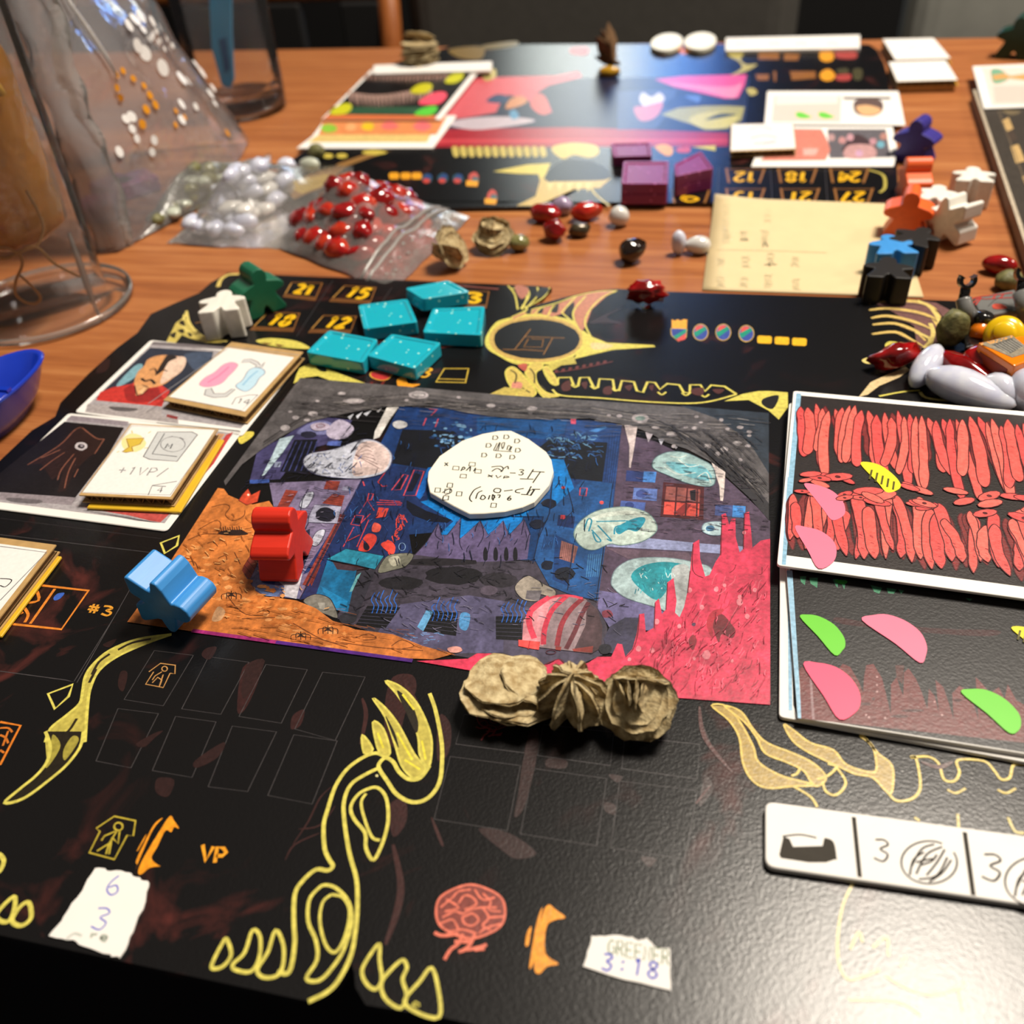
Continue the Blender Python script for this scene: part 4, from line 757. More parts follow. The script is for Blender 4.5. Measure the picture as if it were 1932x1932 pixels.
# flames on the right
B.use('Q')
for q in ('130,95 220,100 300,200 370,330 400,420 520,495 640,530 730,555 600,560 450,570 360,520 310,420 290,280 230,180', '205,98 300,130 370,230 450,310 600,370 720,430 790,510 740,560 700,530 660,470 560,420 440,370 390,280 320,190', '548,205 600,235 700,310 830,350 900,430 1000,470 1080,470 1060,330 990,275 1010,275 1090,370 1170,440 1175,560 1150,600 1060,510 960,490 850,440 700,370 600,300'): B.poly((176, 148, 74), q); B.line((226, 196, 96), q, 4, True)
for s_ in ('740,520 800,500 850,450 800,430', '850,450 905,540 850,610 790,590 770,530', '600,560 700,620 740,680', '1150,600 1200,645 1290,630 1335,560 1310,400 1280,395 1380,390 1440,430 1470,520 1530,530 1560,480 1550,410 1700,415 1760,470 1800,520 1850,510 1870,440 1932,435 2050,440', '640,460 620,490 590,500'): B.line((226, 200, 92), s_, 4.5)
for x in (1540, 1830): B.line((214, 190, 90), [(x-50, 580), (x, 600), (x+55, 572)], 4)
for s_ in ('1550,720 1555,800', '1300,740 1330,760', '1840,740 1880,820 1932,830', '945,1120 890,1240 860,1400 860,1560 900,1660 960,1670 1100,1620', '930,1500 980,1400 1000,1460', '1060,1490 1140,1430 1150,1540', '1220,1600 1250,1540', '1130,1650 1250,1720 1400,1760 1560,1720 1590,1690', '920,1790 1200,1800 1340,1880', '1560,1740 1580,1850'): B.line((206, 186, 96), s_, 4.5)
for s_ in ('60,100 90,280 250,480', '1340,420 1440,450 1520,420', '40,660 120,560'): B.line((82, 44, 42), s_, 8, taper=.6)
B.build('flame_print', NB, label='yellow flames and teeth line')
# ------------------------------------------------------------------ cards, tiles and papers on the near board
WHITE = mat('white_card', (244, 241, 236), .55, var=.03, spec=.2); CREAM = mat('cream_card', (250, 246, 228), .5, var=.03); YCARD = mat('yellow_card', (232, 186, 40), .5, var=.1)
KRAFT = mat('kraft_cardboard', (196, 158, 100), .75, var=.2, scale=300, bump=.2); KDARK = mat('kraft_fluting', (150, 112, 66), .8, var=.3, scale=400)
GREYC = mat('grey_card', (196, 194, 192), .5, var=.05); INK = (52, 50, 52); PEN = (128, 126, 128)
CT = .0005
PAPER = print_mat('paper_print', .5, .04, .05, 900, .25); INKM = print_mat('ink_on_paper', .7, 0, .08, 900, .1)
def edge_shift(q, z): return [Vector((p.x, p.y, z)) for p in q]
def corr_tile(name, label, q, under=None, group='corrugated card tiles'):
    """q: world corners TL TR BR BL of the top face; a corrugated cardboard tile with a white paper face"""
    zt = q[0].z; zb = zt-.0028
    c = sum(q, Vector())/4
    t = empty(name, label, 'tile', (c.x, c.y, zb), 0, group)
    keep(link('top_liner', prism_mesh('top_liner', q, .00035), KRAFT), t)
    keep(link('bottom_liner', prism_mesh('bottom_liner', edge_shift(q, zb+.00035), .00035), KRAFT), t)
    v, f = [], []; n = 72; amp = (zt-zb-.0008)/2; zm = (zt+zb)/2
    for i in range(n+1):
        u = .012+.976*i/n; z = zm+amp*math.sin(u*2*math.pi*9)
        for w_ in (.985, .015):
            p = (q[0]*(1-u)+q[1]*u)*(1-w_)+(q[3]*(1-u)+q[2]*u)*w_
            v += [(p.x, p.y, z+.00014), (p.x, p.y, z-.00014)]
    for i in range(n):
        a_, b_ = 4*i, 4*i+4
        f += [[a_, a_+2, b_+2, b_], [a_+1, b_+1, b_+3, a_+3], [a_, b_, b_+1, a_+1], [a_+2, a_+3, b_+3, b_+2]]
    keep(link('fluting', mesh('fluting', v, f), KDARK), t)
    if under:
        s_ = slab('under_card', edge_shift(under, zb-.00002), .0008, YCARD, None, None, parent=t)
    return t
def inset(q, l, t_, r_, b_):
    f_ = lambda u, v: (q[0]*(1-u)+q[1]*u)*(1-v)+(q[3]*(1-u)+q[2]*u)*v
    return [f_(l, t_), f_(1-r_, t_), f_(1-r_, 1-b_), f_(l, 1-b_)]
# portrait card, upper
z1 = BZ+.0001+CT
q = quad4(un(284, 641, z1), un(573, 674, z1), un(140, 777, z1)); c1 = slab('portrait_card', roundq(q, .0015), CT, WHITE, 'white bordered portrait card with a moustached man in red shirt', 'card', 'portrait cards')
p = Print(z1, 'E'); i4 = inset(q, .035, .04, .035, .075); p.world((176, 170, 174), i4)
p.poly((120, 112, 116), '1120,750 1650,790 1640,810 1095,775'); p.poly((44, 50, 66), '1095,795 1555,825 1540,900 1420,1080 1200,1190 860,1170 700,1160'); p.poly((70, 84, 108), '1350,840 1550,835 1440,960 1370,900', 1)
p.poly((130, 176, 190), '980,930 1040,920 1010,990 900,1065 850,1065', 1); p.poly((176, 168, 168), '640,1205 1180,1250 1175,1290 1300,1320 1300,1350 620,1265'); p.poly((96, 92, 94), '800,1225 1000,1240 950,1260 840,1255', 1)
p.poly((206, 58, 52), '700,1180 730,1120 820,1085 960,1060 1000,1030 1180,1070 1240,1110 1190,1200 1180,1225 860,1195', 0); p.poly((160, 40, 40), '900,1100 960,1060 1000,1120 1150,1080 1190,1170 1000,1200 920,1180', 0)
p.poly((224, 160, 104), '1000,980 1050,930 1080,880 1180,850 1300,860 1355,890 1330,960 1270,1010 1180,1070 1060,1090 980,1070', 1); p.poly((238, 206, 184), '1240,880 1330,860 1358,890 1330,960 1250,1020 1170,1060 1190,980', 1); p.poly((226, 172, 120), '980,1060 1090,1080 1040,1130 990,1145', 0); p.poly((242, 200, 150), '1010,1120 1060,1080 1040,1140', 0)
p.poly((40, 30, 28), '1190,890 1220,850 1260,850 1290,870 1230,900 1190,960 1130,1000 1160,940', 1); p.line((40, 28, 26), '1030,1020 1060,1040 1100,1030 1130,1060', 5); p.line((60, 40, 34), '1090,960 1130,950 1140,980', 3); p.line((60, 40, 34), '1190,960 1220,965', 3); p.line((70, 30, 28), '980,1070 1010,1150 1090,1090', 2.4); p.line((90, 60, 50), '1040,1070 1080,1085', 2.5)
p.poly((200, 60, 60), '1780,1300 1880,1210 1900,1240 1810,1340'); p.poly((140, 60, 60), '1220,1280 1300,1300 1290,1320 1210,1300')
p.build('portrait_print', c1)
zt = z1+.0001+.0028+.0001
q = [un(x, y, zt) for x, y in ((437, 645), (572, 664), (463, 786), (308, 755))]
t1 = corr_tile('cardboard_tile', 'cardboard tile with pink and blue cells and arrows, marked 14', q)
p = Print(zt, 'E'); p.world((240, 238, 234), inset(q, .02, .1, .05, .06)); p.use('U').line((150, 148, 150), '480,1265 1500,1390', 1.6, sm=0); p.line((140, 138, 140), '490,1270 -700,2100', 1.8, sm=0)
p.outline((236, 160, 190), (206, 160, 176), '50,1810 130,1720 270,1640 400,1530 520,1495 605,1530 560,1610 470,1700 370,1800 220,1850 110,1850', 2); p.outline((190, 222, 240), (150, 160, 176), '580,1830 680,1750 760,1620 860,1570 980,1600 1000,1660 920,1730 860,1830 740,1920 630,1890', 2)
p.line((224, 130, 168), '170,1790 330,1690 480,1560', 4); p.line((150, 196, 226), '680,1830 800,1700 900,1620', 4)
p.outline((214, 212, 212), PEN, '660,1500 700,1455 800,1450 900,1490 940,1540 1000,1495 960,1570 860,1570 880,1540 780,1490', 2, 0)
p.use('E').outline((206, 206, 206), PEN, '1500,1100 1540,1090 1560,1130 1640,1130 1690,1095 1715,1100 1650,1155 1560,1160 1520,1150 1490,1140', 2, 0); p.line(PEN, '1690,1210 1720,1160 1820,1140 1880,1140', 2, sm=0)
p.text(PEN, '14', (1720, 1200), (1810, 1210), (1740, 1165), 2.4); p.line(PEN, '1260,1160 1760,1255 1880,1140', 1.8, sm=0); p.build('tile_print', t1, PAPER)
# monster card, lower
a_, b_, d_ = un(129, 779, z1), un(458, 812, z1), un(314, 1002, z1)
q = [a_, b_, d_, a_+(d_-b_)]; c2 = slab('portrait_card', roundq(q, .0015), CT, WHITE, 'white bordered card with a dark one-eyed stump creature', 'card', 'portrait cards')
p = Print(z1, 'E'); p.world((178, 172, 176), inset(q, .035, .045, .035, .06))
p.poly((150, 140, 148), '520,1290 940,1335 920,1365 480,1325'); p.poly((26, 22, 24), '470,1335 905,1378 800,1560 540,1900 500,1905 20,1855 -150,1840 60,1660'); p.poly((44, 28, 26), '540,1390 600,1375 700,1450 760,1460 700,1560 640,1600 540,1700 480,1840 420,1850 460,1700 380,1760 300,1640 200,1650 430,1500', 0)
for s_ in ('590,1375 540,1400 430,1510 200,1650', '600,1380 700,1455 760,1462', '760,1462 690,1570', '540,1570 450,1680 420,1760', '550,1600 500,1700 470,1820', '470,1560 380,1620 290,1690', '570,1680 540,1740', '440,1540 300,1600'): p.line((130, 80, 64), s_, 2.4)
p.ell((204, 196, 200), 590, 1515, 46, 30); p.ell((50, 44, 48), 592, 1515, 26, 16); p.ell((170, 160, 170), 596, 1512, 10, 7)
p.poly((200, 70, 74), '1650,1430 1700,1410 1560,1640 1420,1800 1380,1860 1440,1740 1560,1560'); p.poly((206, 150, 110), '1590,1420 1640,1425 1500,1620 1380,1740 1370,1690 1480,1560')
p.use('I').poly((150, 140, 146), '0,110 560,150 520,205 0,165'); p.poly((110, 104, 108), '60,150 300,170 260,195 80,180', 1); p.poly((196, 84, 80), '530,200 600,215 1180,270 1240,265 1170,330 1100,320 940,280 700,240'); p.poly((150, 146, 150), '560,235 920,285 1100,330 1170,335 1000,320 520,230')
p.build('creature_print', c2)
zt2 = z1+.0008+.0028+.0002
q = [un(x, y, zt2) for x, y in ((247, 799), (412, 809), (324, 942), (149, 934))]; u4 = [un(x, y, zt2) for x, y in ((262, 804), (418, 815), (334, 951), (156, 943))]
t2 = corr_tile('cardboard_tile', 'cardboard tile with trophy, book and +1VP on a yellow card, marked 4', q, u4)
p = Print(zt2, 'E'); p.world((240, 238, 234), inset(q, .015, .015, .03, .03)); p.line((150, 150, 152), '960,1365 1580,1395 1240,1870 600,1850', 1.6, True, 0)
p.ell((250, 226, 160), 970, 1490, 90, 66); p.outline((216, 184, 70), (140, 112, 50), '920,1460 1050,1455 1020,1500 960,1520 970,1550 920,1560 890,1555 940,1520', 2, 0)
for s_ in ('1080,1420 1100,1405', '960,1400 965,1420', '870,1550 850,1560', '1050,1530 1080,1525'): p.line((226, 196, 110), s_, 2, sm=0)
p.outline((206, 208, 208), (90, 90, 94), '1150,1410 1400,1410 1440,1430 1290,1625 1090,1610 1045,1590', 2, 0); p.line((90, 90, 94), '1200,1420 1110,1570 1290,1590', 2, sm=0); p.text((60, 60, 64), 'MY', (1200, 1530), (1290, 1535), (1220, 1495), 2.4, .1, 0); p.line(PEN, '1230,1450 1260,1440', 2); p.line(PEN, '1310,1450 1340,1465', 2); p.ring(PEN, 1260, 1500, 90, 55, 1.5)
p.text((150, 148, 150), '+1VP/', (845, 1715), (1200, 1735), (880, 1660), 2.6, .2, 0); p.line(PEN, '1080,1870 1110,1800 1290,1770', 2, sm=0); p.line(PEN, '1110,1802 1210,1808', 2, sm=0); p.text(PEN, '4', (1140, 1850), (1180, 1852), (1155, 1810), 2.4, .2, 0)
p.build('tile_print', t2, PAPER)
# tile at the left edge
zt3 = BZ+.0009+.0028+.0002
a_, b_, d_ = un(-60, 1006, zt3), un(106, 1028, zt3), un(-10, 1178, zt3); q = [a_, b_, d_, a_+(d_-b_)]; u4 = [v_+Vector((.0012, -.0012, 0)) for v_ in q]
t3 = corr_tile('cardboard_tile', 'cardboard tile on yellow card cut by the left picture edge', q, u4)
p = Print(zt3, 'I'); p.world((240, 238, 234), inset(q, .02, .08, .05, .02)); p.line((120, 120, 124), '0,505 340,550 0,900', 1.8, sm=0); p.line(INK, '0,740 85,750 40,800 0,790', 2); p.build('tile_print', t3, PAPER)
# white disc with rules
zd = BZ+.0001+.0022
q = W('130,640 200,540 280,430 580,225 860,130 1080,90 1250,88 1480,195 1720,370 1790,480 1820,640 1760,820 1640,960 1560,1050 1400,1120 1160,1180 880,1205 680,1210 480,1110 320,1020 150,920 118,760', 'T', zd)
dc = slab('round_token', [Vector(v_.to_tuple()) for v_ in q], .002, CREAM, 'cream white round token covered in handwritten rules and boxes', 'token', 'white round tokens', .0002)
p = Print(zd, 'T'); K_ = (48, 46, 44)
for x, y in ((1030, 185), (1180, 175), (1325, 230), (940, 290), (1335, 355), (880, 420), (1075, 430), (1260, 448)): p.line(K_, [(x-32, y+25), (x-24, y-28), (x+24, y-26), (x+40, y+2), (x+20, y+24)], 2.6, True, 0)
for s_ in ('1010,355 1060,255', '1040,355 1095,245', '1070,355 1100,250', '1130,340 1120,270 1160,250 1140,330', '1190,350 1210,290 1240,310 1210,360', '1260,300 1230,365', '1010,358 1260,375'): p.line(K_, s_, 2.2)
p.text(K_, 'x', (340, 570), (400, 570), (345, 515), 2.6); 
for x, y in ((500, 597), (800, 640), (600, 705), (720, 545)): p.line(K_, [(x-45, y+20), (x-32, y-28), (x+45, y-22), (x+40, y+24)], 2.5, True, 0)
for s_ in ('570,635 600,580 625,600 590,620', '640,630 700,570', '690,640 700,580', '740,640 770,590', '980,580 1100,570 1140,600 1120,640 1100,640', '985,640 1060,600 1130,640', '1150,600 1200,570 1210,610', '1230,660 1310,662', '1470,735 1550,610', '1530,640 1700,650', '1640,650 1540,795', '1365,740 1550,745', '690,980 750,890 840,845', '690,980 690,1020 720,1050', '770,1010 800,930 860,900', '830,1010 860,960 900,990 870,1020 830,1010', '940,1020 960,960', '990,1020 1000,950 1030,1000', '1000,1035 1030,960', '1060,960 1100,960 1080,1000', '1010,900 1040,870 1105,880 1090,925 1030,920 1010,900', '1150,905 1270,890', '1420,870 1320,890 1310,920 1370,930', '1460,950 1520,840', '1530,880 1640,882', '1380,950 1470,955'): p.line(K_, s_, 2.7)
p.text(K_, '3', (1340, 690), (1420, 690), (1350, 615), 2.6); p.text(K_, 'xVP', (920, 715), (1220, 745), (930, 680), 2.6, .3, 0); p.text(K_, '6', (1190, 1030), (1250, 1030), (1200, 970), 2.8); p.line(K_, '1460,955 1500,890 1560,890 1510,965', 4, True, 0)
for x, y in ((255, 895), (420, 830), (545, 945), (1010, 1100), (365, 1000), (385, 910)): p.line(K_, [(x-40, y+24), (x-28, y-32), (x+40, y-28), (x+32, y+26)], 2.5, True, 0)
p.line(K_, '315,930 420,870 440,920 350,960', 2.2); p.line(K_, '320,1040 330,980', 2.2); p.build('handwriting', dc, INKM)
# paper scraps
def torn(P_, k=9, amp=.0006):
    out = []; n_ = len(P_)
    for i in range(n_):
        a__, b__ = P_[i], P_[(i+1) % n_]
        for j in range(k):
            t_ = j/k; out.append(a__*(1-t_)+b__*t_+Vector((random.uniform(-amp, amp), random.uniform(-amp, amp), 0)))
    return out
random.seed(71); zs = BZ+.0004
q = W('630,905 740,918 860,930 912,970 992,992 960,1120 880,1320 800,1492 720,1480 560,1420 480,1385 330,1350 420,1220 540,1050', 'M', zs)
sc = slab('paper_scrap', torn(q, 4, .00025), .00025, WHITE, 'torn white paper scrap with a blue handwritten 6 over 3', 'paper scrap', 'torn paper scraps', 0); p = Print(zs, 'M')
p.text((84, 92, 204), '6', (690, 1075), (785, 1085), (715, 945), 2.4); p.text((84, 92, 204), '3', (590, 1300), (700, 1315), (640, 1160), 2.4); p.text((176, 182, 170), 're', (590, 1360), (710, 1390), (600, 1310), 4, .1); p.line((200, 204, 196), '440,1370 490,1335 540,1350', 4); p.build('handwriting', sc, INKM)
q = W('835,1497 900,1493 980,1490 1040,1500 1070,1515 1105,1505 1135,1525 1160,1560 1222,1552 1228,1640 1228,1766 1000,1710 795,1648 815,1570', 'O', zs)
sc = slab('paper_scrap', torn(q, 3, .00012), .00025, WHITE, 'white paper scrap printed GREENER with blue handwritten 3:18', 'paper scrap', 'torn paper scraps', 0); p = Print(zs, 'O')
p.text((120, 140, 104), 'GREENER', (912, 1580), (1222, 1640), (916, 1508), 2.5, .18, 0); p.text((70, 80, 200), '3:18', (880, 1660), (1165, 1710), (892, 1580), 3.6, .3); p.build('handwriting', sc, INKM)
# white strip with black drawings
zw = BZ+.0017
a_, b_, d_ = W('440,645 1932,845 440,1022', 'Q', zw); b_ = a_+(b_-a_)*1.35; q = quad4(a_, b_, d_)
sw = slab('score_strip', roundq(q, .0018), .0015, WHITE, 'white card strip with a drawn tray and two 3 with scribbled balls', 'card strip', 'white card strips'); p = Print(zw, 'Q')
p.poly((66, 62, 56), '520,955 545,850 580,865 600,910 770,905 780,860 830,880 850,980 790,1000 690,1000 530,975'); p.line((70, 66, 60), '540,850 640,840 735,858', 3); p.line((70, 66, 60), '782,862 830,885 848,985', 3)
p.line((64, 60, 54), '950,738 985,1085', 7, sm=0); p.line((64, 60, 54), '1590,825 1640,1190', 7, sm=0)
p.text((58, 54, 50), '3', (1060, 985), (1160, 1000), (1065, 862), 3.4); p.text((58, 54, 50), '3', (1680, 1095), (1810, 1115), (1690, 945), 3.8)
def ball(cx, cy, r_):
    p.line((62, 58, 54), [(cx+r_*1.02*math.cos(a)*1.05, cy+r_*.82*math.sin(a)) for a in np.linspace(-.5, 5.2, 22)], 3)
    for k, (x0, y0, x1, y1, x2, y2) in enumerate(((-.7, .2, -.3, -.5, .2, -.7), (-.5, .45, -.1, -.3, .5, -.6), (-.3, .1, .1, -.05, .3, -.3), (-.1, .5, .3, 0, .6, -.5), (-.4, .65, .3, .5, .7, -.2), (0, .75, .5, .4, .85, -.1), (-.75, .5, -.6, -.1, -.2, -.4), (-.5, .0, -.1, -.1, .2, -.15))): p.line((62, 58, 54), [(cx+x0*r_, cy+y0*r_), (cx+x1*r_, cy+y1*r_), (cx+x2*r_, cy+y2*r_)], 3.2)
ball(1385, 1000, 150); ball(2010, 1110, 175); p.build('drawing', sw, INKM)
# ------------------------------------------------------------------ big cards at the right
def bigcard(z, tl, tr, bl, th, label):
    a__, b__, d__ = un(*tl, z), un(*tr, z), un(*bl, z); b__ = a__+(b__-a__)*1.3
    q_ = quad4(a__, b__, d__); return slab('location_card', roundq(q_, .001), th, WHITE, label, 'card', 'big cards stacked at the right', .0001), q_
cD, qD = bigcard(BZ+.0012, (1472, 1010), (1932, 1072), (1470, 1352), .001, 'white edged card at the bottom of the right stack')
p = Print(BZ+.0012, 'L'); p.poly((150, 196, 226), '312,660 330,660 345,1600 318,1600'); p.poly((20, 20, 24), '345,700 390,700 380,1640 350,1560'); p.build('card_print', cD)
zB = BZ+.0024
cB, qB = bigcard(zB, (1479, 1010), (1932, 1062), (1506, 1354), .001, 'black card with brown stalagmites and green and pink stickers')
p = Print(zB, 'L'); p.world((34, 32, 33), inset(qB, .012, 0, 0, .005)); p.poly((154, 198, 226), '305,640 345,640 408,1655 382,1650')
p.poly((112, 56, 56), '392,1320 410,1300 440,1320 470,1290 520,1310 580,1300 640,1340 690,1280 740,1300 800,1400 830,1480 835,1380 850,1290 900,1280 960,1380 990,1500 1020,1630 1020,1420 1060,1370 1080,1440 1105,1500 1110,1340 1140,1310 1190,1380 1230,1470 1270,1590 1280,1450 1320,1500 1350,1620 1325,1390 1380,1440 1420,1560 1450,1660 1440,1480 1490,1430 1540,1460 1590,1560 1620,1670 1600,1370 1640,1410 1700,1480 1760,1440 1800,1520 1820,1420 1880,1530 1932,1560 2100,1600 2100,1860 1932,1820 405,1655')
fB = lambda u, v: (qB[0]*(1-u)+qB[1]*u)*(1-v)+(qB[3]*(1-u)+qB[2]*u)*v
p.world((112, 56, 56), [fB(.72, .985)]+[fB(.72+.28*k/12, (.66 if k % 2 else .84)+.02*(k % 3)) for k in range(13)]+[fB(1, .985)]); p.poly((84, 42, 40), '1050,1290 1110,1290 1100,1420 1060,1380'); p.poly((60, 28, 30), '650,960 900,1000 1400,1040 1750,1050 1700,1090 1300,1070 700,1010', 1)
random.seed(81)
for q_ in ('395,680 440,680 430,740 405,720', '460,690 520,690 515,760 470,730', '620,700 660,700 655,760 640,740', '670,705 715,705 700,770', '880,740 960,760 940,800 905,785', '990,760 1060,770 1040,800 1000,795', '1070,770 1110,780 1090,800', '1530,830 1580,835 1560,850'): p.poly((70, 140, 106), q_, 0)
p.poly((60, 170, 60), '640,705 720,712 700,735 650,725', 1)
for x, y, rx in ((850, 1555, 34), (1170, 1600, 80), (1080, 1640, 60), (1480, 1530, 28), (900, 1520, 10)): p.ell((74, 40, 42), x, y, rx, 11)
for x, y in ((925, 1370), (925, 1425), (925, 1470), (980, 1650), (850, 1630), (1370, 1630), (1320, 1540), (870, 1645)): p.ell((190, 150, 150), x, y, 8, 7)
p.poly((150, 120, 124), '455,1260 470,1260 498,1660 480,1660'); p.build('card_print', cB)
zA = BZ+.0052
cA, qA = bigcard(zA, (1497, 737), (1932, 776), (1466, 1066), .0008, 'card filled with red finger coral on black, top of the right stack')
cE, qE = bigcard(zA-.001, (1489, 760), (1932, 800), (1468, 1062), .0008, 'white edged card lying just under the red coral card')
p = Print(zA, 'H'); p.world((40, 33, 32), inset(qA, .014, .03, 0, .05)); p.poly((150, 196, 226), '372,1060 405,1062 330,1932 290,1932'); p.use('L').poly((150, 196, 226), '312,0 348,0 300,602 272,600')
random.seed(83)
fA = lambda u, v: (qA[0]*(1-u)+qA[1]*u)*(1-v)+(qA[3]*(1-u)+qA[2]*u)*v
def finger(u0, v0, u1, v1, w0, w1, col):
    P_ = []; S_ = []
    n_ = 7; bend = random.uniform(-.012, .012)
    for k in range(n_+1):
        t_ = k/n_; u = u0+(u1-u0)*t_+bend*math.sin(t_*3.14); v = v0+(v1-v0)*t_; wd = (w0+(w1-w0)*t_)*(1+random.uniform(-.12, .12))
        if k == 0: wd *= .25
        if k == n_: wd *= .75
        P_.append((u-wd, v)); S_.append((u+wd, v))
    L_ = P_+[(u1, v1+(.02 if v1 > v0 else -.02))]+S_[::-1]
    Wp = [tuple(x) for x in catmull([(fA(u, v).x, fA(u, v).y) for u, v in L_], True, 3)]
    p.add(col, Wp); p.stroke((84, 16, 22), Wp, .00028, True)
    for _ in range(5):
        t_ = random.uniform(.05, .5); u = u0+(u1-u0)*t_; v = v0+(v1-v0)*t_; a = fA(u-w0*.4, v); b = fA(u+w0*.2, v+.004); p.stroke((166, 40, 48), [(a.x, a.y), (b.x, b.y)], .0002)
CR = [(236, 98, 90), (230, 84, 82), (242, 112, 100), (234, 92, 88)]
x = .03
while x < .98:                         # behind row, darker
    finger(x, .09+random.uniform(0, .06), x+random.uniform(-.02, .04), .36, .012, .014, (132, 46, 46)); finger(x+.01, .93-random.uniform(0, .06), x-random.uniform(-.02, .03), .66, .012, .014, (132, 46, 46)); x += .028
x = .03
while x < .98:
    wd = random.uniform(.010, .016)
    finger(x, .07+random.uniform(0, .06), x+random.uniform(-.03, .045), random.uniform(.36, .52)+x*.05, wd, wd*1.35, random.choice(CR)); x += wd*1.75
x = .03
while x < .98:
    wd = random.uniform(.010, .017)
    finger(x, .93-random.uniform(0, .07), x+random.uniform(-.045, .03), random.uniform(.6, .72), wd*.9, wd*1.3, random.choice(CR)); x += wd*1.8
for _ in range(46):
    u, v = random.uniform(.03, .97), random.uniform(.5, .62)+.02; c_ = fA(u, v); r_ = random.uniform(.0012, .0028); an = random.uniform(-.6, .6)
    Wp = [(c_.x+r_*1.5*math.cos(a)*math.cos(an)-r_*.55*math.sin(a)*math.sin(an), c_.y+r_*1.5*math.cos(a)*math.sin(an)+r_*.6*math.sin(a)) for a in np.linspace(0, 6.283, 12)[:-1]]
    p.add(random.choice(CR), Wp); p.stroke((84, 16, 22), Wp, .00028, True)
    if random.random() < .4: p.add((90, 20, 26), [(c_.x+r_*.3*math.cos(a), c_.y+r_*.25*math.sin(a)) for a in np.linspace(0, 6.283, 8)[:-1]])
p.build('coral_print', cA)
def sticker(card, z, cr, pts, rgb, label, stripes=False):
    q_ = W(pts, cr, z+.0003); q_ = [Vector((a_[0], a_[1], z+.0003)) for a_ in catmull([(v_.x, v_.y) for v_ in q_], True, 4)]
    o_ = slab('sticker', q_, .00025, mat('sticker_%d_%d_%d' % rgb, rgb, .4, var=.03), None, None, bv=0, parent=card); o_['label'] = label
    if stripes:
        s2 = Print(z+.00032, cr); c_ = np.mean([t for t in [tuple(map(float, a_.split(','))) for a_ in pts.split()]], axis=0)
        for k in range(5): s2.line((90, 84, 20), [(c_[0]-80+k*38, c_[1]-52+k*20), (c_[0]-96+k*40, c_[1]+12+k*18)], 3.2)
        s2.build('stripe_print', o_)
PINK = (246, 122, 152); GRN = (106, 206, 44); HOT = (250, 84, 122)
sticker(cA, zA, 'H', '425,1680 520,1690 620,1730 690,1800 708,1870 680,1910 615,1928 560,1860 490,1770', PINK, 'pink half-leaf sticker')
sticker(cA, zA, 'L', '362,342 440,342 540,370 620,430 648,500 625,580 525,625 450,500', PINK, 'pink half-leaf sticker')
sticker(cA, zA, 'H', '812,1545 870,1532 960,1560 1050,1630 1088,1690 1060,1725 990,1738 930,1670', (236, 222, 34), 'yellow striped half-leaf sticker', True)
sticker(cB, zB, 'L', '398,958 450,942 530,955 630,1010 695,1090 708,1150 690,1185 635,1220 520,1090', GRN, 'green half-leaf sticker')
sticker(cB, zB, 'L', '822,980 900,945 1000,942 1120,985 1220,1060 1265,1150 1260,1220 1218,1272 1050,1140', PINK, 'pink half-leaf sticker')
sticker(cB, zB, 'L', '420,1282 520,1272 640,1300 740,1370 800,1460 812,1540 780,1610 668,1660 560,1500', HOT, 'hot pink half-leaf sticker')
sticker(cB, zB, 'L', '1502,1475 1570,1452 1680,1460 1800,1520 1890,1610 1912,1680 1895,1735 1830,1752 1680,1620', GRN, 'green half-leaf sticker')
sticker(cB, zB, 'L', '1845,1035 1900,1022 2010,1050 2100,1120 2090,1180 2030,1195 1930,1110', (236, 222, 34), 'yellow striped half-leaf sticker', True)
# ------------------------------------------------------------------ meeples
MEEP = [(0, 16), (1.6, 15.5), (2.6, 14.2), (2.75, 12.7), (2.4, 11.5), (4.0, 11.0), (6.2, 10.3), (7.7, 9.3), (8, 8.3), (7.5, 7.5), (6.0, 7.0), (4.5, 6.6), (4.7, 5.5), (5.7, 3.6), (6.95, 1.2), (6.95, .3), (6.3, 0), (2.2, 0), (1.5, .5), (.85, 2.2), (0, 3.1)]
def meeple_mesh(th=.0095, k=.00106):
    half = [(x*k, y*k) for x, y in MEEP]; out = half+[(-x, y) for x, y in half[::-1][1:-1]]
    n = len(out); v = [(x, -th/2, y) for x, y in out]+[(x, th/2, y) for x, y in out]
    f = [list(range(n)), list(range(2*n-1, n-1, -1))]+[[i, i+n, (i+1) % n+n, (i+1) % n] for i in range(n)]
    me = mesh('meeple', v, f); bm = bmesh.new(); bm.from_mesh(me); bmesh.ops.recalc_face_normals(bm, faces=bm.faces[:]); bm.to_mesh(me); bm.free(); return me
MEEP_ME = meeple_mesh()
MCOL = dict(white=(244, 240, 230), black=(30, 27, 26), blue=(62, 150, 226), navy=(58, 48, 142), orange=(250, 104, 40), red=(222, 46, 24), green=(20, 104, 74), dark_green=(12, 62, 44))
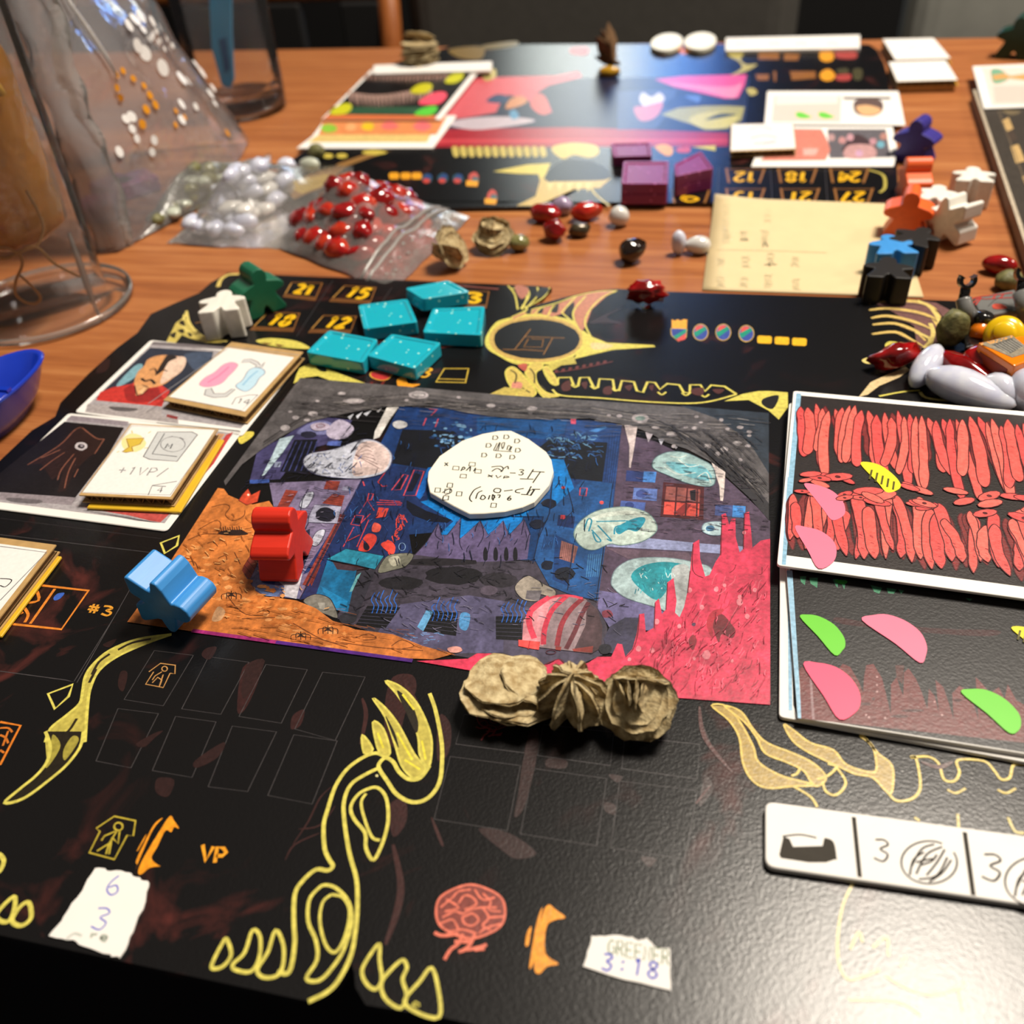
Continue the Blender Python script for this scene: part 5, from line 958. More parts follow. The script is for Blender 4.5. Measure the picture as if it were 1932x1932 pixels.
def meeple(color, label, pos, pose, yaw, scale=1, th=1.0, face_px=None):
    """pose: 'flat' lying face up, 'stand' on its feet, 'side' lying on one arm and leg; pos is the spot it rests on"""
    me = MEEP_ME.copy(); mt = mat('meeple_'+color, MCOL[color], .42, var=.12, scale=500, bump=.08, bscale=900, stretch=(1, .15, 1)); me.materials.clear(); me.materials.append(mt)
    me.transform(Matrix.Diagonal((scale, scale*th, scale, 1))); H_ = .01696*scale; T_ = .0095*scale*th
    if pose == 'flat': me.transform(Matrix.Rotation(-math.pi/2, 4, 'X') @ Matrix.Translation((0, 0, -H_/2))); me.transform(Matrix.Translation((0, 0, T_/2)))
    if pose == 'side': me.transform(Matrix.Translation((0, 0, .0085*scale)) @ Matrix.Rotation(math.pi/2+.03, 4, 'Y') @ Matrix.Translation((0, 0, -H_/2)))
    lo = min(v_.co.z for v_ in me.vertices); me.transform(Matrix.Translation((0, 0, -lo)))
    o_ = link('meeple', me, None, None, pos); o_.rotation_euler = (0, 0, yaw); bevel(o_, .0007*scale, 3, .5)
    tag(o_, label, 'meeple', 'wooden meeples'); return o_
def wp(px, py, z): return un(px, py, z)
def ontop(px, py, h): p_ = un(px, py, h); return p_
def flat(color, label, px, py, base, yaw, th=1.15):
    T_ = .0095*th; p_ = un(px, py, base+T_); return meeple(color, label, (p_.x, p_.y, base), 'flat', yaw, 1, th)
zb = BZ+.0003
v_ = un(312, 1048, BZ+.012)-un(252, 1107, BZ+.012); yw = math.atan2(v_.y, v_.x)-math.pi/2
p_ = un(350, 1165, zb); meeple('blue', 'bright blue meeple lying on its side at the orange corner of the picture', (p_.x, p_.y, zb), 'side', yw, 1.0, 1.1)
p_ = un(543, 1060, zb); meeple('red', 'red meeple standing on the picture beside the orange land', (p_.x, p_.y, zb), 'stand', math.radians(97), 1.05, 1.0)
flat('white', 'white meeple lying flat at the back left of the near board', 418, 566, BZ+.0003, math.radians(18), 1.2)
p_ = un(495, 585, zb); meeple('green', 'green meeple standing on the near board beside a white one', (p_.x, p_.y, zb), 'stand', math.radians(52), 1.08)
flat('black', 'black meeple lying flat in front on the yellow note', 1677, 503, .0005, math.radians(-4), 1.25)
flat('blue', 'light blue meeple lying flat behind the front black one', 1684, 459, .0005, math.radians(8), 1.15)
flat('black', 'black meeple lying flat right behind the light blue one', 1731, 443, .0003, math.radians(-30), 1.2)
p_ = un(1705, 442, 0); meeple('orange', 'orange meeple standing facing the camera behind the black ones', (p_.x, p_.y, .0003), 'stand', math.radians(-10), 1.1)
p_ = un(1717, 380, 0); meeple('orange', 'orange meeple standing sideways beside the far board corner', (p_.x, p_.y, .0002), 'stand', math.radians(95), 1.1)
flat('white', 'white meeple lying flat next to the orange meeples', 1768, 362, .0002, math.radians(-16), 1.3)
flat('white', 'white meeple lying flat alone beside the right board', 1838, 327, .0002, math.radians(-6), 1.2)
p_ = un(1785, 452, 0); meeple('white', 'white meeple lying on its side behind the right black one', (p_.x, p_.y, .0002), 'side', math.radians(130), 1.05)
p_ = un(1722, 303, 0); meeple('navy', 'dark blue meeple standing beside the portrait cards of the far board', (p_.x, p_.y, .0002), 'stand', math.radians(-28), 1.15)
p_ = un(1912, 108, 0); meeple('dark_green', 'dark green meeple standing at the far right table edge', (p_.x, p_.y, .0002), 'stand', math.radians(-20), 1.35)
# ------------------------------------------------------------------ resin tiles
def resin_mat(name, rgb, spark, rough=.18, coat=.5):
    mt, nt, N, L, b = node_mat(name)
    b.inputs['Base Color'].default_value = (*alb(rgb), 1); b.inputs['Roughness'].default_value = rough; b.inputs['Subsurface Weight'].default_value = .35; b.inputs['Subsurface Scale'].default_value = .003
    b.inputs['Coat Weight'].default_value = coat
    tc = N.new('ShaderNodeTexCoord'); vo = N.new('ShaderNodeTexVoronoi'); vo.inputs['Scale'].default_value = 700; L.new(tc.outputs['Object'], vo.inputs[0])
    lt = N.new('ShaderNodeMath'); lt.operation = 'LESS_THAN'; lt.inputs[1].default_value = .3; L.new(vo.outputs['Distance'], lt.inputs[0])
    wn = N.new('ShaderNodeSeparateColor'); L.new(vo.outputs['Color'], wn.inputs[0]); gt = N.new('ShaderNodeMath'); gt.operation = 'GREATER_THAN'; gt.inputs[1].default_value = .86; L.new(wn.outputs[0], gt.inputs[0])
    ml = N.new('ShaderNodeMath'); ml.operation = 'MULTIPLY'; L.new(lt.outputs[0], ml.inputs[0]); L.new(gt.outputs[0], ml.inputs[1])
    mx = N.new('ShaderNodeMix'); mx.data_type = 'RGBA'; mx.inputs[6].default_value = (*alb(rgb), 1); mx.inputs[7].default_value = (*alb(spark), 1); L.new(ml.outputs[0], mx.inputs[0]); L.new(mx.outputs[2], b.inputs['Base Color'])
    return mt
TEAL = resin_mat('teal_glitter_resin', (34, 182, 206), (190, 255, 235)); PURP = resin_mat('purple_glitter_resin', (132, 36, 100), (220, 120, 190), .4, .0)
def resin(name, q, th, mt, label, group, tilt=None):
    c = sum(q, Vector())/4; b_ = Vector((c.x, c.y, q[0].z-th))
    outer = roundq(q, .0012, 3); n = len(outer); mid = [c+(p-c)*.86 for p in outer]
    v = [p-b_ for p in outer]+[Vector((p.x, p.y, p.z-th))-b_ for p in outer]+[p-b_ for p in mid]+[p-b_-Vector((0, 0, .0005)) for p in [c+(p-c)*.82 for p in outer]]
    f = [list(range(2*n-1, n-1, -1)), list(range(3*n, 4*n))]
    for i in range(n):
        j = (i+1) % n; f += [[i, i+n, j+n, j], [j, 2*n+j, 2*n+i, i], [2*n+j, 3*n+j, 3*n+i, 2*n+i]]
    a = sum(q[i].x*q[(i+1) % 4].y-q[(i+1) % 4].x*q[i].y for i in range(4))
    if a < 0: f = [x[::-1] for x in f]
    o_ = link(name, mesh(name, v, f), mt, None, b_); bevel(o_, .0004, 2, .5)
    if tilt: o_.rotation_euler = tilt[:3]; o_.location.z += tilt[3]
    tag(o_, label, 'resin tile', group); return o_
TH = .0048; zr = BZ+.0003+TH; G_ = 'teal glitter resin tiles'
def rq(cr, s_, z): return W(s_, cr, z)
resin('resin_tile', rq('F', '1272,352 1555,258 1700,335 1390,425', zr+.0015), TH, TEAL, 'teal glitter tile at the back, leaning towards the number 3', G_, (math.radians(-6), math.radians(5), 0, .0))
resin('resin_tile', rq('F', '968,440 1295,398 1362,552 1005,600', zr), TH, TEAL, 'teal glitter tile in the middle left of the five', G_)
resin('resin_tile', rq('F', '1462,462 1808,448 1785,640 1395,622', zr), TH, TEAL, 'teal glitter tile at the right, nearest the ring print', G_)
resin('resin_tile', rq('F', '775,605 1100,668 1000,822 622,752', zr), TH, TEAL, 'teal glitter tile at the left, touching the portrait card', G_)
resin('resin_tile', rq('F', '1190,630 1520,690 1340,862 1025,775', zr), TH, TEAL, 'teal glitter tile in front, pointing at the picture', G_)
zr = BZ+.0003; T2 = .0046; G_ = 'purple glitter resin tiles'
resin('resin_tile', rq('Z', '640,1110 1000,1100 1015,1225 660,1235', zr+T2), T2, PURP, 'purple glitter tile at the back left of the far board pile', G_)
qf = rq('P', '1176,304 1262,304 1260,347 1172,347', zr+2*T2)
resin('resin_tile', [Vector((p.x, p.y, zr+T2)) for p in qf], T2, PURP, 'purple glitter tile at the bottom of the front stack', G_)
resin('resin_tile', [Vector((p.x, p.y, zr+2*T2+.0001)) for p in qf], T2, PURP, 'purple glitter tile on top of the front stack', G_)
qr = rq('P', '1268,310 1318,285 1342,318 1270,333', zr+2*T2); c_ = sum(qr, Vector())/4
resin('resin_tile', [Vector((p.x+.001, p.y, zr+T2)) for p in qr], T2, PURP, 'purple glitter tile at the bottom of the right stack', G_)
resin('resin_tile', [Vector((p.x+.001, p.y, zr+2*T2+.0001)) for p in qr], T2, PURP, 'purple glitter tile on top of the right stack', G_)
# ------------------------------------------------------------------ desert roses
ROSE = mat('desert_rose_sand', (214, 196, 152), .95, var=.3, scale=500, bump=.9, bscale=1400, rgb2=(160, 136, 92))
ROSED = mat('desert_rose_brown', (140, 106, 70), .9, var=.3, scale=500, bump=.9, bscale=1400, rgb2=(104, 74, 44))
def blade_mesh(r, thick, seed, wav=.12):
    """lens-shaped crystal blade with a ragged rim"""
    v, f = [], []; n, m_ = 28, 5
    for side in (1, -1):
        for i in range(m_+1):
            t_ = i/m_
            for k in range(n):
                a = 6.283*k/n; rr = r*t_*(1+wav*noise.noise(Vector((math.cos(a)*2.2+seed, math.sin(a)*2.2, seed*1.7)))+wav*.45*noise.noise(Vector((math.cos(a)*7, math.sin(a)*7, seed))))
                z = side*thick*(max(0, 1-t_*t_)**.6*.5+.12)+.0004*noise.noise(Vector((rr*math.cos(a)*700, rr*math.sin(a)*700, seed+side)))+r*.12*noise.noise(Vector((math.cos(a)*1.3*t_, math.sin(a)*1.3*t_, seed*3)))
                v.append((rr*math.cos(a), rr*math.sin(a), z))
    B_ = (m_+1)*n
    for s2 in (0, 1):
        for i in range(m_):
            for k in range(n):
                q_ = [s2*B_+i*n+k, s2*B_+i*n+(k+1) % n, s2*B_+(i+1)*n+(k+1) % n, s2*B_+(i+1)*n+k]; f.append(q_ if s2 == 0 else q_[::-1])
    for k in range(n): f.append([m_*n+k, m_*n+(k+1) % n, B_+m_*n+(k+1) % n, B_+m_*n+k][::-1])
    return mesh('blade', v, f, True)
def stone_mesh(sx, sy, sz, seed, amp=.18, freq=1.6, sub=3, taper=0, bendy=0):
    bm = bmesh.new(); bmesh.ops.create_icosphere(bm, subdivisions=sub, radius=1)
    for v in bm.verts:
        c = v.co.copy(); d = 1+amp*noise.noise(c*freq+Vector((seed*3.1, seed, -seed)))+amp*.35*noise.noise(c*freq*2.6+Vector((seed, -seed*2, seed)))
        tp = 1-taper*c.x
        v.co = Vector((c.x*d*sx, c.y*d*sy*tp+bendy*sx*(c.x*c.x-.4), c.z*d*sz*tp))
    return bm_mesh('stone', bm, True)
def rose(label, pos, R_, blades, mt, group='desert rose stones', core=.55, seed=1):
    """blades: list of (dx,dy,dz (in R), radius (in R), tilt axis angle, tilt deg, thickness (in R))"""
    random.seed(seed); e_ = empty('desert_rose', label, 'mineral', pos, 0, group)
    lo = 0; parts = []
    cm = stone_mesh(R_*core, R_*core, R_*core*.8, seed, .25); parts.append(('core', cm, Matrix.Translation((0, 0, R_*.7))))
    for (x, y, z, r, az, tl, th) in blades:
        bmesh_ = blade_mesh(R_*r, R_*th, seed*7.3+x*5+y*3+z+az, .16); m_ = Matrix.Translation((x*R_, y*R_, z*R_+R_*.7)) @ Matrix.Rotation(math.radians(az), 4, 'Z') @ Matrix.Rotation(math.radians(tl), 4, 'Y') @ Matrix.Rotation(random.uniform(0, 6), 4, 'Z')
        parts.append(('blade', bmesh_, m_))
    for n_, me, m_ in parts: me.transform(m_)
    lo = min(v.co.z for _, me, _ in parts for v in me.vertices)
    for n_, me, m_ in parts: me.transform(Matrix.Translation((0, 0, -lo))); link(n_, me, mt, e_)
    return e_
def rp(px, py, z): p = un(px, py, z); return (p.x, p.y, z)
zz = BZ+.0003; RR = .0088
rose('desert rose with one wide flat top blade, left of the near three', rp(962, 1328, zz), RR*.88, [(-.1, .2, .3, 1.15, 100, 14, .3), (-.2, 0, .05, 1.1, 80, 8, .26), (.25, -.05, -.1, 1.1, 70, 12, .26), (.05, 0, -.3, .9, 80, 6, .26), (.5, .2, .25, .8, 40, 30, .2), (0, -.2, -.1, .95, 100, 26, .16)], ROSE, seed=2)
rose('desert rose with splayed upright blades, middle of the near three', rp(1082, 1350, zz), RR*.84, [(.12*math.cos(math.radians(az)), -.1+.12*math.sin(math.radians(az)), .05, .98+.06*((az//20) % 2), az, 82, .3) for az in (15, 50, 88, 125, 160)]+[(.55, -.35, .12, .72, -55, 62, .16), (-.3, .35, .25, .7, 120, 60, .22), (.45, .3, .3, .62, 40, 60, .2), (0, .2, .75, .4, 60, 40, .3)], ROSE, core=.6, seed=3)
bl = [(.02*(k % 2), -.42*d_, .78*d_-.1, r_, -90+6*(k % 3-1), 32+5*(k % 2), .13) for k, (d_, r_) in enumerate(((-.55, .82), (-.32, .98), (-.1, 1.06), (.12, 1.0), (.32, .86), (.48, .66)))]+[(-.22, -.12, .42, .44, 5, 84, .1), (0, -.14, .46, .5, -4, 86, .1), (.2, -.12, .42, .44, -12, 82, .1), (.36, 0, .3, .5, -30, 74, .1), (-.4, 0, .25, .5, 25, 74, .1), (0, .35, .35, .75, 92, 58, .14), (.3, -.5, -.3, .5, -70, 70, .12)]
rose('round desert rose like a coiled flower, right of the near three', rp(1201, 1366, zz), RR*.86, bl, ROSE, seed=4)
bl2 = bl[2:]+[(0, 0, .5, .6, 30, 20, .14)]
rose('desert rose with upright leaves touching the red stone bag tip', rp(851, 504, 0), .0076, [(-.2, 0, .1, 1.0, 10, 70, .2), (.1, .1, .2, 1.05, -15, 72, .2), (.35, -.1, 0, .9, -30, 66, .2), (0, -.3, -.1, .9, 80, 60, .22), (-.4, -.1, -.2, .8, 30, 60, .2)], ROSE, seed=5)
rose('round desert rose on the wood beside a golden green stone', rp(933, 472, 0), .0080, bl2, ROSE, seed=6)
rose('pale round desert rose on the white strip of the far board', rp(795, 124, BZ+.002), .0125, [(0, 0, .1-.2*k, 1.0, 80+k*30, 8, .2) for k in range(5)]+[(0, .2, .4, .8, 90, 30, .2)], ROSE, seed=7)
rose('tall brown desert rose standing in the blue glare of the far board', rp(1147, 128, BZ+.0003), .0100, [(0, 0, .5, 1.1, 20, 72, .25), (.2, 0, .9, .9, -10, 76, .22), (-.2, 0, .3, 1.0, 35, 68, .25), (0, 0, -.2, .8, 60, 30, .25), (.1, .1, 1.2, .7, 5, 80, .22)], ROSED, seed=8)
# ------------------------------------------------------------------ tumbled stones
SM = dict(red=mat('red_coral', (176, 20, 22), .14, var=.4, scale=160, coat=.6, sss=.25, rgb2=(120, 8, 12)), orange=mat('orange_coral', (206, 66, 30), .14, var=.4, scale=160, coat=.6, sss=.25, rgb2=(170, 20, 18)),
          pale=mat('pale_blue_agate', (226, 230, 242), .1, var=.1, scale=220, coat=.7, sss=.5, rgb2=(206, 210, 232)), lilac=mat('lilac_agate', (176, 160, 190), .15, var=.1, coat=.5, sss=.5),
          white=mat('white_moonstone', (222, 220, 216), .12, var=.05, coat=.7, sss=.5), olive=mat('olive_green_stone', (130, 126, 78), .55, var=.4, scale=420, bump=.5, bscale=900, rgb2=(84, 84, 44)),
          gold=mat('golden_green_stone', (150, 146, 96), .12, var=.3, scale=300, coat=.8, rgb2=(110, 110, 60)), smoky=mat('smoky_quartz', (40, 26, 18), .08, var=.4, coat=.8), pyrite=mat('grey_gold_pyrite', (96, 84, 62), .3, metal=.5, var=.4, scale=420, coat=.4, rgb2=(60, 54, 40)), mustard=mat('mustard_reflection', (214, 160, 30), .3, var=.3, coat=.4), celadon=mat('pale_green_stone', (196, 202, 186), .15, coat=.6, sss=.4))
def stone(kind, label, px, py, base, size, yaw, seed, amp=.14, tilt=0, taper=0, group=None, freq=1.6, bendy=0, roll=0):
    """size in mm: length, width, height"""
    me = stone_mesh(size[0]/2000, size[1]/2000, size[2]/2000, seed, amp, freq, 3, taper, bendy)
    me.transform(Matrix.Rotation(yaw, 4, 'Z') @ Matrix.Rotation(tilt, 4, 'Y') @ Matrix.Rotation(roll, 4, 'X')); lo = min(v.co.z for v in me.vertices); me.transform(Matrix.Translation((0, 0, -lo)))
    p = un(px, py, base+size[2]/2000)
    o_ = link('gemstone', me, SM[kind], None, (p.x, p.y, base)); tag(o_, label, 'stone', group or 'loose tumbled stones'); return o_
D = math.radians
stone('red', 'glossy red stone lying at the left of the far board front edge', 1028, 401, 0, (15, 9, 8), D(-12), 1)
stone('lilac', 'lilac stone tucked behind the red stones by the far board', 1061, 388, 0, (9, 8, 8), 0, 2)
stone('orange', 'orange red stone with bright highlight next to the lilac one', 1106, 398, 0, (14, 8, 8), D(25), 3, .2)
stone('red', 'small lumpy red stone in front of the long red one', 1046, 436, 0, (10, 8, 8), D(-20), 4, .3)
stone('pyrite', 'small grey gold pyrite pebble beside the lumpy red stone', 1093, 433, 0, (9.5, 7, 6), D(20), 5)
stone('white', 'round white moonstone pebble on the wood before the far board', 1168, 408, 0, (9, 8, 8.5), 0, 6, .05)
stone('gold', 'golden green glassy pebble beside the round desert rose', 979, 458, 0, (9, 8, 6.5), D(10), 7, .08)
stone('smoky', 'dark smoky brown pointed stone alone on the wood', 1194, 474, 0, (12, 9, 9), D(30), 8, .12, D(-20), .35)
stone('pale', 'thin upright pale stone left of a rounder one by the note', 1280, 458, 0, (6, 5.5, 10), 0, 9, .06)
stone('white', 'plump white stone touching the thin pale one by the note', 1316, 462, 0, (10.5, 8, 7), D(5), 10, .05, 0, -.2)
stone('red', 'irregular red stone on the back edge of the near board', 1220, 553, BZ+.0003, (14, 7, 8), D(4), 11, .5, freq=2.6)
stone('red', 'red oval stone on the wood at the right', 1886, 499, 0, (12, 7, 7), D(-14), 12, .1)
stone('olive', 'olive green stone behind the toy figure', 1904, 528, 0, (10, 8, 7), D(20), 13)
stone('red', 'red curved stone at the left of the right pile', 1692, 672, BZ+.0003, (15, 7, 8), D(22), 14, .35, D(-10), bendy=.2)
stone('olive', 'rough olive stone standing behind the pale stones of the pile', 1796, 622, BZ+.0003, (10, 9, 12.5), D(5), 15, .22)
stone('pale', 'long pale blue stone slanting up at the left of the pile', 1748, 692, BZ+.0003, (19, 8, 8), D(62), 16, .05, D(-14))
stone('pale', 'largest pale blue stone, long and low in front of the pile', 1829, 734, BZ+.0003, (27, 11.5, 10), D(-34), 17, .06, 0, .25)
stone('red', 'long ribbed red stone behind the largest pale stone', 1823, 700, BZ+.0003, (22, 8, 9), D(-46), 18, .12, 0, .15)
stone('red', 'round glossy red stone against the orange toy torso', 1851, 683, BZ+.0003, (11.5, 10.5, 12), 0, 19, .15)
stone('pale', 'egg-shaped pale blue stone right of the largest one', 1886, 738, BZ+.0003, (13, 10, 10.5), D(-60), 20, .05)
stone('pale', 'pale blue stone at the picture edge behind the coral card', 1934, 735, BZ+.0003, (13, 10, 13), D(80), 21, .05)
stone('pale', 'round pale blue stone by the lower left corner of the far board', 541, 314, .0005, (10, 9, 9), 0, 22, .06)
stone('celadon', 'pale green cylinder stone beside the olive pebble', 584, 310, BZ+.0003, (11, 7, 7), D(0), 23, .05)
stone('olive', 'dark olive pebble below the stickered card of the far board', 597, 286, BZ+.0003, (9, 8, 8), 0, 24, .1)
stone('mustard', 'mustard yellow lump standing in for a reflection at the foot of the tall brown desert rose', 1150, 134, BZ+.0003, (13, 7, 6), 0, 25, .12)  # stone shape added in place of a yellow reflection under the rose
# ------------------------------------------------------------------ far game board
CROP.update(AA=(60, 0, 3.864), NT=(1320, 380, 8.05), FC=(590, 100, 5.52), FR=(1360, 60, 5.367), RB=(1780, 60, 4.39))
FCX = -.079; y0 = un(1165, 386, BZ).y; y1 = un(1200, 84, BZ).y-.004; nb_out = left+front+right+back; ky = (y1-y0)/(.312-fy)
far = [Vector((FCX-(p.x-MIRX), y0+(un(1200, 549, BZ).y-p.y)*ky, BZ)) for p in back]+[un(x, y, BZ) for x, y in ((560, 398), (520, 384), (498, 362), (502, 344), (535, 312), (575, 284), (640, 212), (705, 134), (775, 108), (850, 88), (900, 84), (1250, 83), (1600, 82), (1640, 84), (1655, 94), (1668, 120), (1676, 150), (1690, 260), (1694, 350), (1690, 385))]
FB = empty('game_board', 'black game board with pink and olive picture across the table', 'game board', (FCX, (y0+y1)/2, 0), 0, 'black game boards')
keep(link('board_panel', prism_mesh('board_panel', far, BZ-.0002), BOARD), FB)
p = Print(BZ, 'P'); p.poly((30, 36, 62), '818,278 1402,276 1414,144 893,150')
p.poly((170, 24, 42), '818,278 1402,276 1404,252 1250,246 1080,240 835,244'); p.poly((206, 60, 70), '830,262 1390,262 1390,268 826,270')
p.use('C').poly((222, 96, 106), '-120,880 30,580 400,560 760,555 930,520 960,560 720,620 620,680 700,720 740,820 650,830 560,720 420,690 360,760 330,820 100,860')
p.poly((202, 188, 198), '-30,900 150,860 420,850 620,880 400,925 150,945', 1); p.poly((30, 60, 100), '260,740 330,690 410,700 400,750', 1); p.poly((210, 140, 90), '400,790 440,720 520,700 560,740 480,780', 1); p.poly((214, 96, 92), '580,760 640,680 700,720 720,820 650,830', 1); p.poly((90, 150, 190), '430,820 470,800 500,850 450,870', 1)
p.use('Z').poly((60, 74, 110), '700,640 1240,620 1200,800 1050,980 700,990'); p.poly((228, 78, 140), '1040,530 1300,500 1880,485 1860,580 1800,700 1680,705 1400,640 1220,600', 0); p.poly((244, 140, 172), '1150,560 1700,600 1830,560 1780,690 1680,690 1420,620', 1)
p.poly((170, 164, 92), '1100,850 1250,790 1500,770 1700,770 1860,780 1830,900 1700,980 1500,990 1380,940 1250,900', 0); p.poly((206, 196, 110), '1350,900 1500,830 1800,840 1700,960 1500,980', 1); p.poly((60, 70, 40), '1500,900 1640,840 1800,850 1650,880', 1)
p.poly((216, 206, 216), '900,720 930,650 1010,690 1080,650 1130,700 1080,760 960,780', 1); p.poly((208, 120, 138), '850,790 960,770 1110,740 1080,840 1000,900 900,900', 1); p.poly((30, 44, 84), '1170,720 1300,670 1480,690 1700,740 1400,760 1150,800', 1); p.poly((90, 120, 180), '1320,680 1450,680 1440,740 1380,720', 1)
p.build('landscape_picture', FB, label='blurred pink, olive and red landscape picture')
p = Print(BZ+2e-5, 'P')
# bones along the near edge of the far board
p.use('C')
for k in range(12): p.poly((206, 186, 96), [(10+k*58, 1075), (50+k*58, 1070), (60+k*58, 1135), (25+k*58, 1140)], 1)
p.poly((214, 192, 100), '760,1060 900,1040 1060,1060 1080,1120 1010,1150 900,1130 820,1160 740,1100', 1); p.poly((222, 204, 96), '310,1250 560,1200 730,1190 700,1260 660,1340 640,1270 480,1265', 0); p.poly((210, 180, 104), '660,1290 720,1330 900,1290 1170,1300 1090,1370 900,1380 700,1470 600,1500 480,1500 620,1430', 0); p.poly((40, 44, 50), '690,1290 780,1190 900,1165 1060,1185 1165,1260 1130,1310 900,1320 760,1320', 1)
for k in range(5): p.poly((226, 206, 130), [(700+k*70, 1330), (760+k*70, 1330), (720+k*70, 1400)])
p.line((210, 190, 110), '1010,1350 1060,1420 1160,1500', 4); p.poly((236, 160, 40), '1490,1070 1560,1050 1620,1080 1610,1130 1560,1130', 1); p.poly((200, 60, 60), '1650,1080 1740,1070 1740,1110 1660,1110', 1); p.poly((206, 196, 70), '1760,1070 1932,1060 1932,1100', 0)
p.cut('jaw_print', FB, 'yellow teeth and ring at the near edge'); p.use('B')
for x in (1135, 1220, 1300): p.poly((240, 166, 34), [(x-40, 1270), (x-25, 1258), (x+25, 1258), (x+38, 1275), (x+30, 1306), (x-32, 1306)]); p.cut('bar_print', FB, 'orange bar')
for x, y in ((1375, 1300), (1490, 1300), (1600, 1300)): p.ell((40, 80, 100), x, y, 40, 36); p.ell((200, 70, 60), x-5, y+18, 26, 18); p.ell((40, 70, 130), x+8, y-16, 26, 16); p.cut('shield_print', FB, 'round striped shield')
for x, y in ((1710, 1310), (1845, 1440)): p.ell((200, 80, 70), x+5, y-10, 38, 46); p.ell((60, 110, 120), x+15, y, 26, 24); p.poly((244, 170, 36), [(x-50, y+5), (x+40, y+10), (x+30, y+50), (x-50, y+45)])
p.cut('icon_print', FB, 'orange bars and striped shields'); p.use('S').poly((150, 110, 60), '420,700 500,560 640,520 780,440 1000,400 1100,330 1400,230 1600,190 1780,170 1500,260 1200,370 1060,500 900,640 700,720 520,800', 0)
for k in range(10): p.line((222, 196, 96), [(470+k*52, 560-k*10+(k % 2)*6), (520+k*56, 650-k*14), (640+k*40, 720-k*16)], 4)
for x, y in ((960, 235), (1140, 235), (1560, 190)): p.ell((210, 190, 80), x, y, 70 if x < 1200 else 160, 32)
p.use('D')
p.cut('bone_print', FB, 'yellow ribs at the near left corner')
def numf(x, y, txt):
    p.line((150, 100, 50), [(x-110, y-45), (x-95, y+40)], 4, sm=0); p.line((150, 100, 50), [(x+110, y-45), (x+80, y+40)], 4, sm=0); p.line((140, 92, 46), [(x-110, y-40), (x+110, y-40)], 3, sm=0)
    p.text((246, 188, 26), txt, (x+62, y-22), (x-62, y-22), (x+58, y+32), 6.5, .1); p.cut('number_box', FB, 'upside-down number '+txt)
for x, y, t_ in ((325, 1015, '12'), (625, 1015, '18'), (925, 1015, '24'), (325, 1130, '15'), (640, 1130, '21'), (950, 1130, '27'), (10, 1130, '9')): numf(x, y, t_)
p.line((60, 56, 58), '170,965 165,1190', 1.5, sm=0); p.line((60, 56, 58), '470,970 480,1190', 1.5, sm=0); p.line((60, 56, 58), '785,970 800,1190', 1.5, sm=0); p.line((190, 176, 84), '1040,980 1120,1010 1130,1080 1100,1110', 5)
p.cut('line_print', FB)
# icons further back
p.use('FR')
for q in ('80,210 230,205 200,280 260,330 370,330 250,400 100,440 210,370 180,300 90,250', '260,580 330,570 370,620 300,645'): p.poly((190, 176, 90), q, 1); p.cut('bone_print', FB)
for q in ('380,220 590,215 590,280 380,280', '640,220 800,225 780,290 640,290', '350,430 490,430 480,490 370,490', '700,400 960,400 960,470 720,490', '530,400 560,400 560,500 540,505'): p.poly((150, 96, 40), q); p.cut('icon_print', FB)
for x, y in ((1070, 245), (1080, 440)): p.ell((240, 164, 40), x, y, 76, 60); p.cut('icon_print', FB, 'orange disc icon')
for q in ('1170,205 1360,200 1360,270 1180,265', '1170,440 1310,430 1300,490 1180,490'): p.poly((176, 70, 66), q, 1); p.cut('icon_print', FB)
for q in ('1180,380 1280,370 1290,420 1190,420', '1340,380 1430,380 1420,480 1350,480'): p.poly((76, 72, 46), q, 1); p.cut('icon_print', FB)
p.use('C').poly((130, 104, 50), '-10,360 230,340 220,430 60,420', 1); p.poly((120, 100, 46), '240,330 470,300 470,335 260,360', 1); p.poly((206, 190, 120), '230,540 320,500 330,560 260,590', 1); p.poly((190, 60, 66), '880,350 1000,345 990,400 880,390', 1); p.ell((220, 120, 50), 1700, 365, 34, 30)
p.build('icon_print', FB, label='orange and red icons at the far side')
# cards lying on the far board
zc = BZ+.0008
def fcard(name, q, z, th, label, cat='card', group='cards on the far board', mt=None, cr='P', r=.001):
    q_ = W(q, cr, z); return slab(name, roundq(q_, r), th, mt or WHITE, label, cat, group, .0001), q_
c_, q_ = fcard('location_card', '-10,870 140,670 1500,650 1250,990 -170,990', zc, .0006, 'stickered card with orange and yellow stripe at the far board left', cr='FC'); p = Print(zc, 'FC')
p.poly((238, 150, 92), '120,680 1400,660 1290,850 60,850'); p.poly((236, 206, 130), '60,850 1230,850 1190,930 -60,930')
for x, y, rx, ry, c in ((170, 785, 85, 45, (150, 206, 70)), (575, 765, 70, 42, (240, 206, 44)), (800, 760, 90, 42, (246, 120, 116)), (1140, 765, 95, 48, (246, 120, 124)), (400, 770, 60, 40, (242, 180, 120))): p.ell(c, x, y, rx, ry)
p.build('card_print', c_)
zc2 = BZ+.0022
c_, q_ = fcard('location_card', '610,170 1740,180 1330,690 90,690', zc2, .0008, 'stickered card with black mouth full of teeth at the far board left', cr='FC'); p = Print(zc2, 'FC')
p.poly((24, 20, 20), '600,215 1650,215 1300,650 170,640'); p.poly((50, 90, 66), '210,560 1330,560 1290,640 160,640'); p.poly((226, 120, 70), '165,640 1290,650 1280,690 100,690')
random.seed(91)
for k in range(22): x = 540+k*40; p.poly((170, 134, 122), [(x, 220), (x+34, 220), (x+10+random.uniform(-8, 8), 320-abs(k-11)*2)])
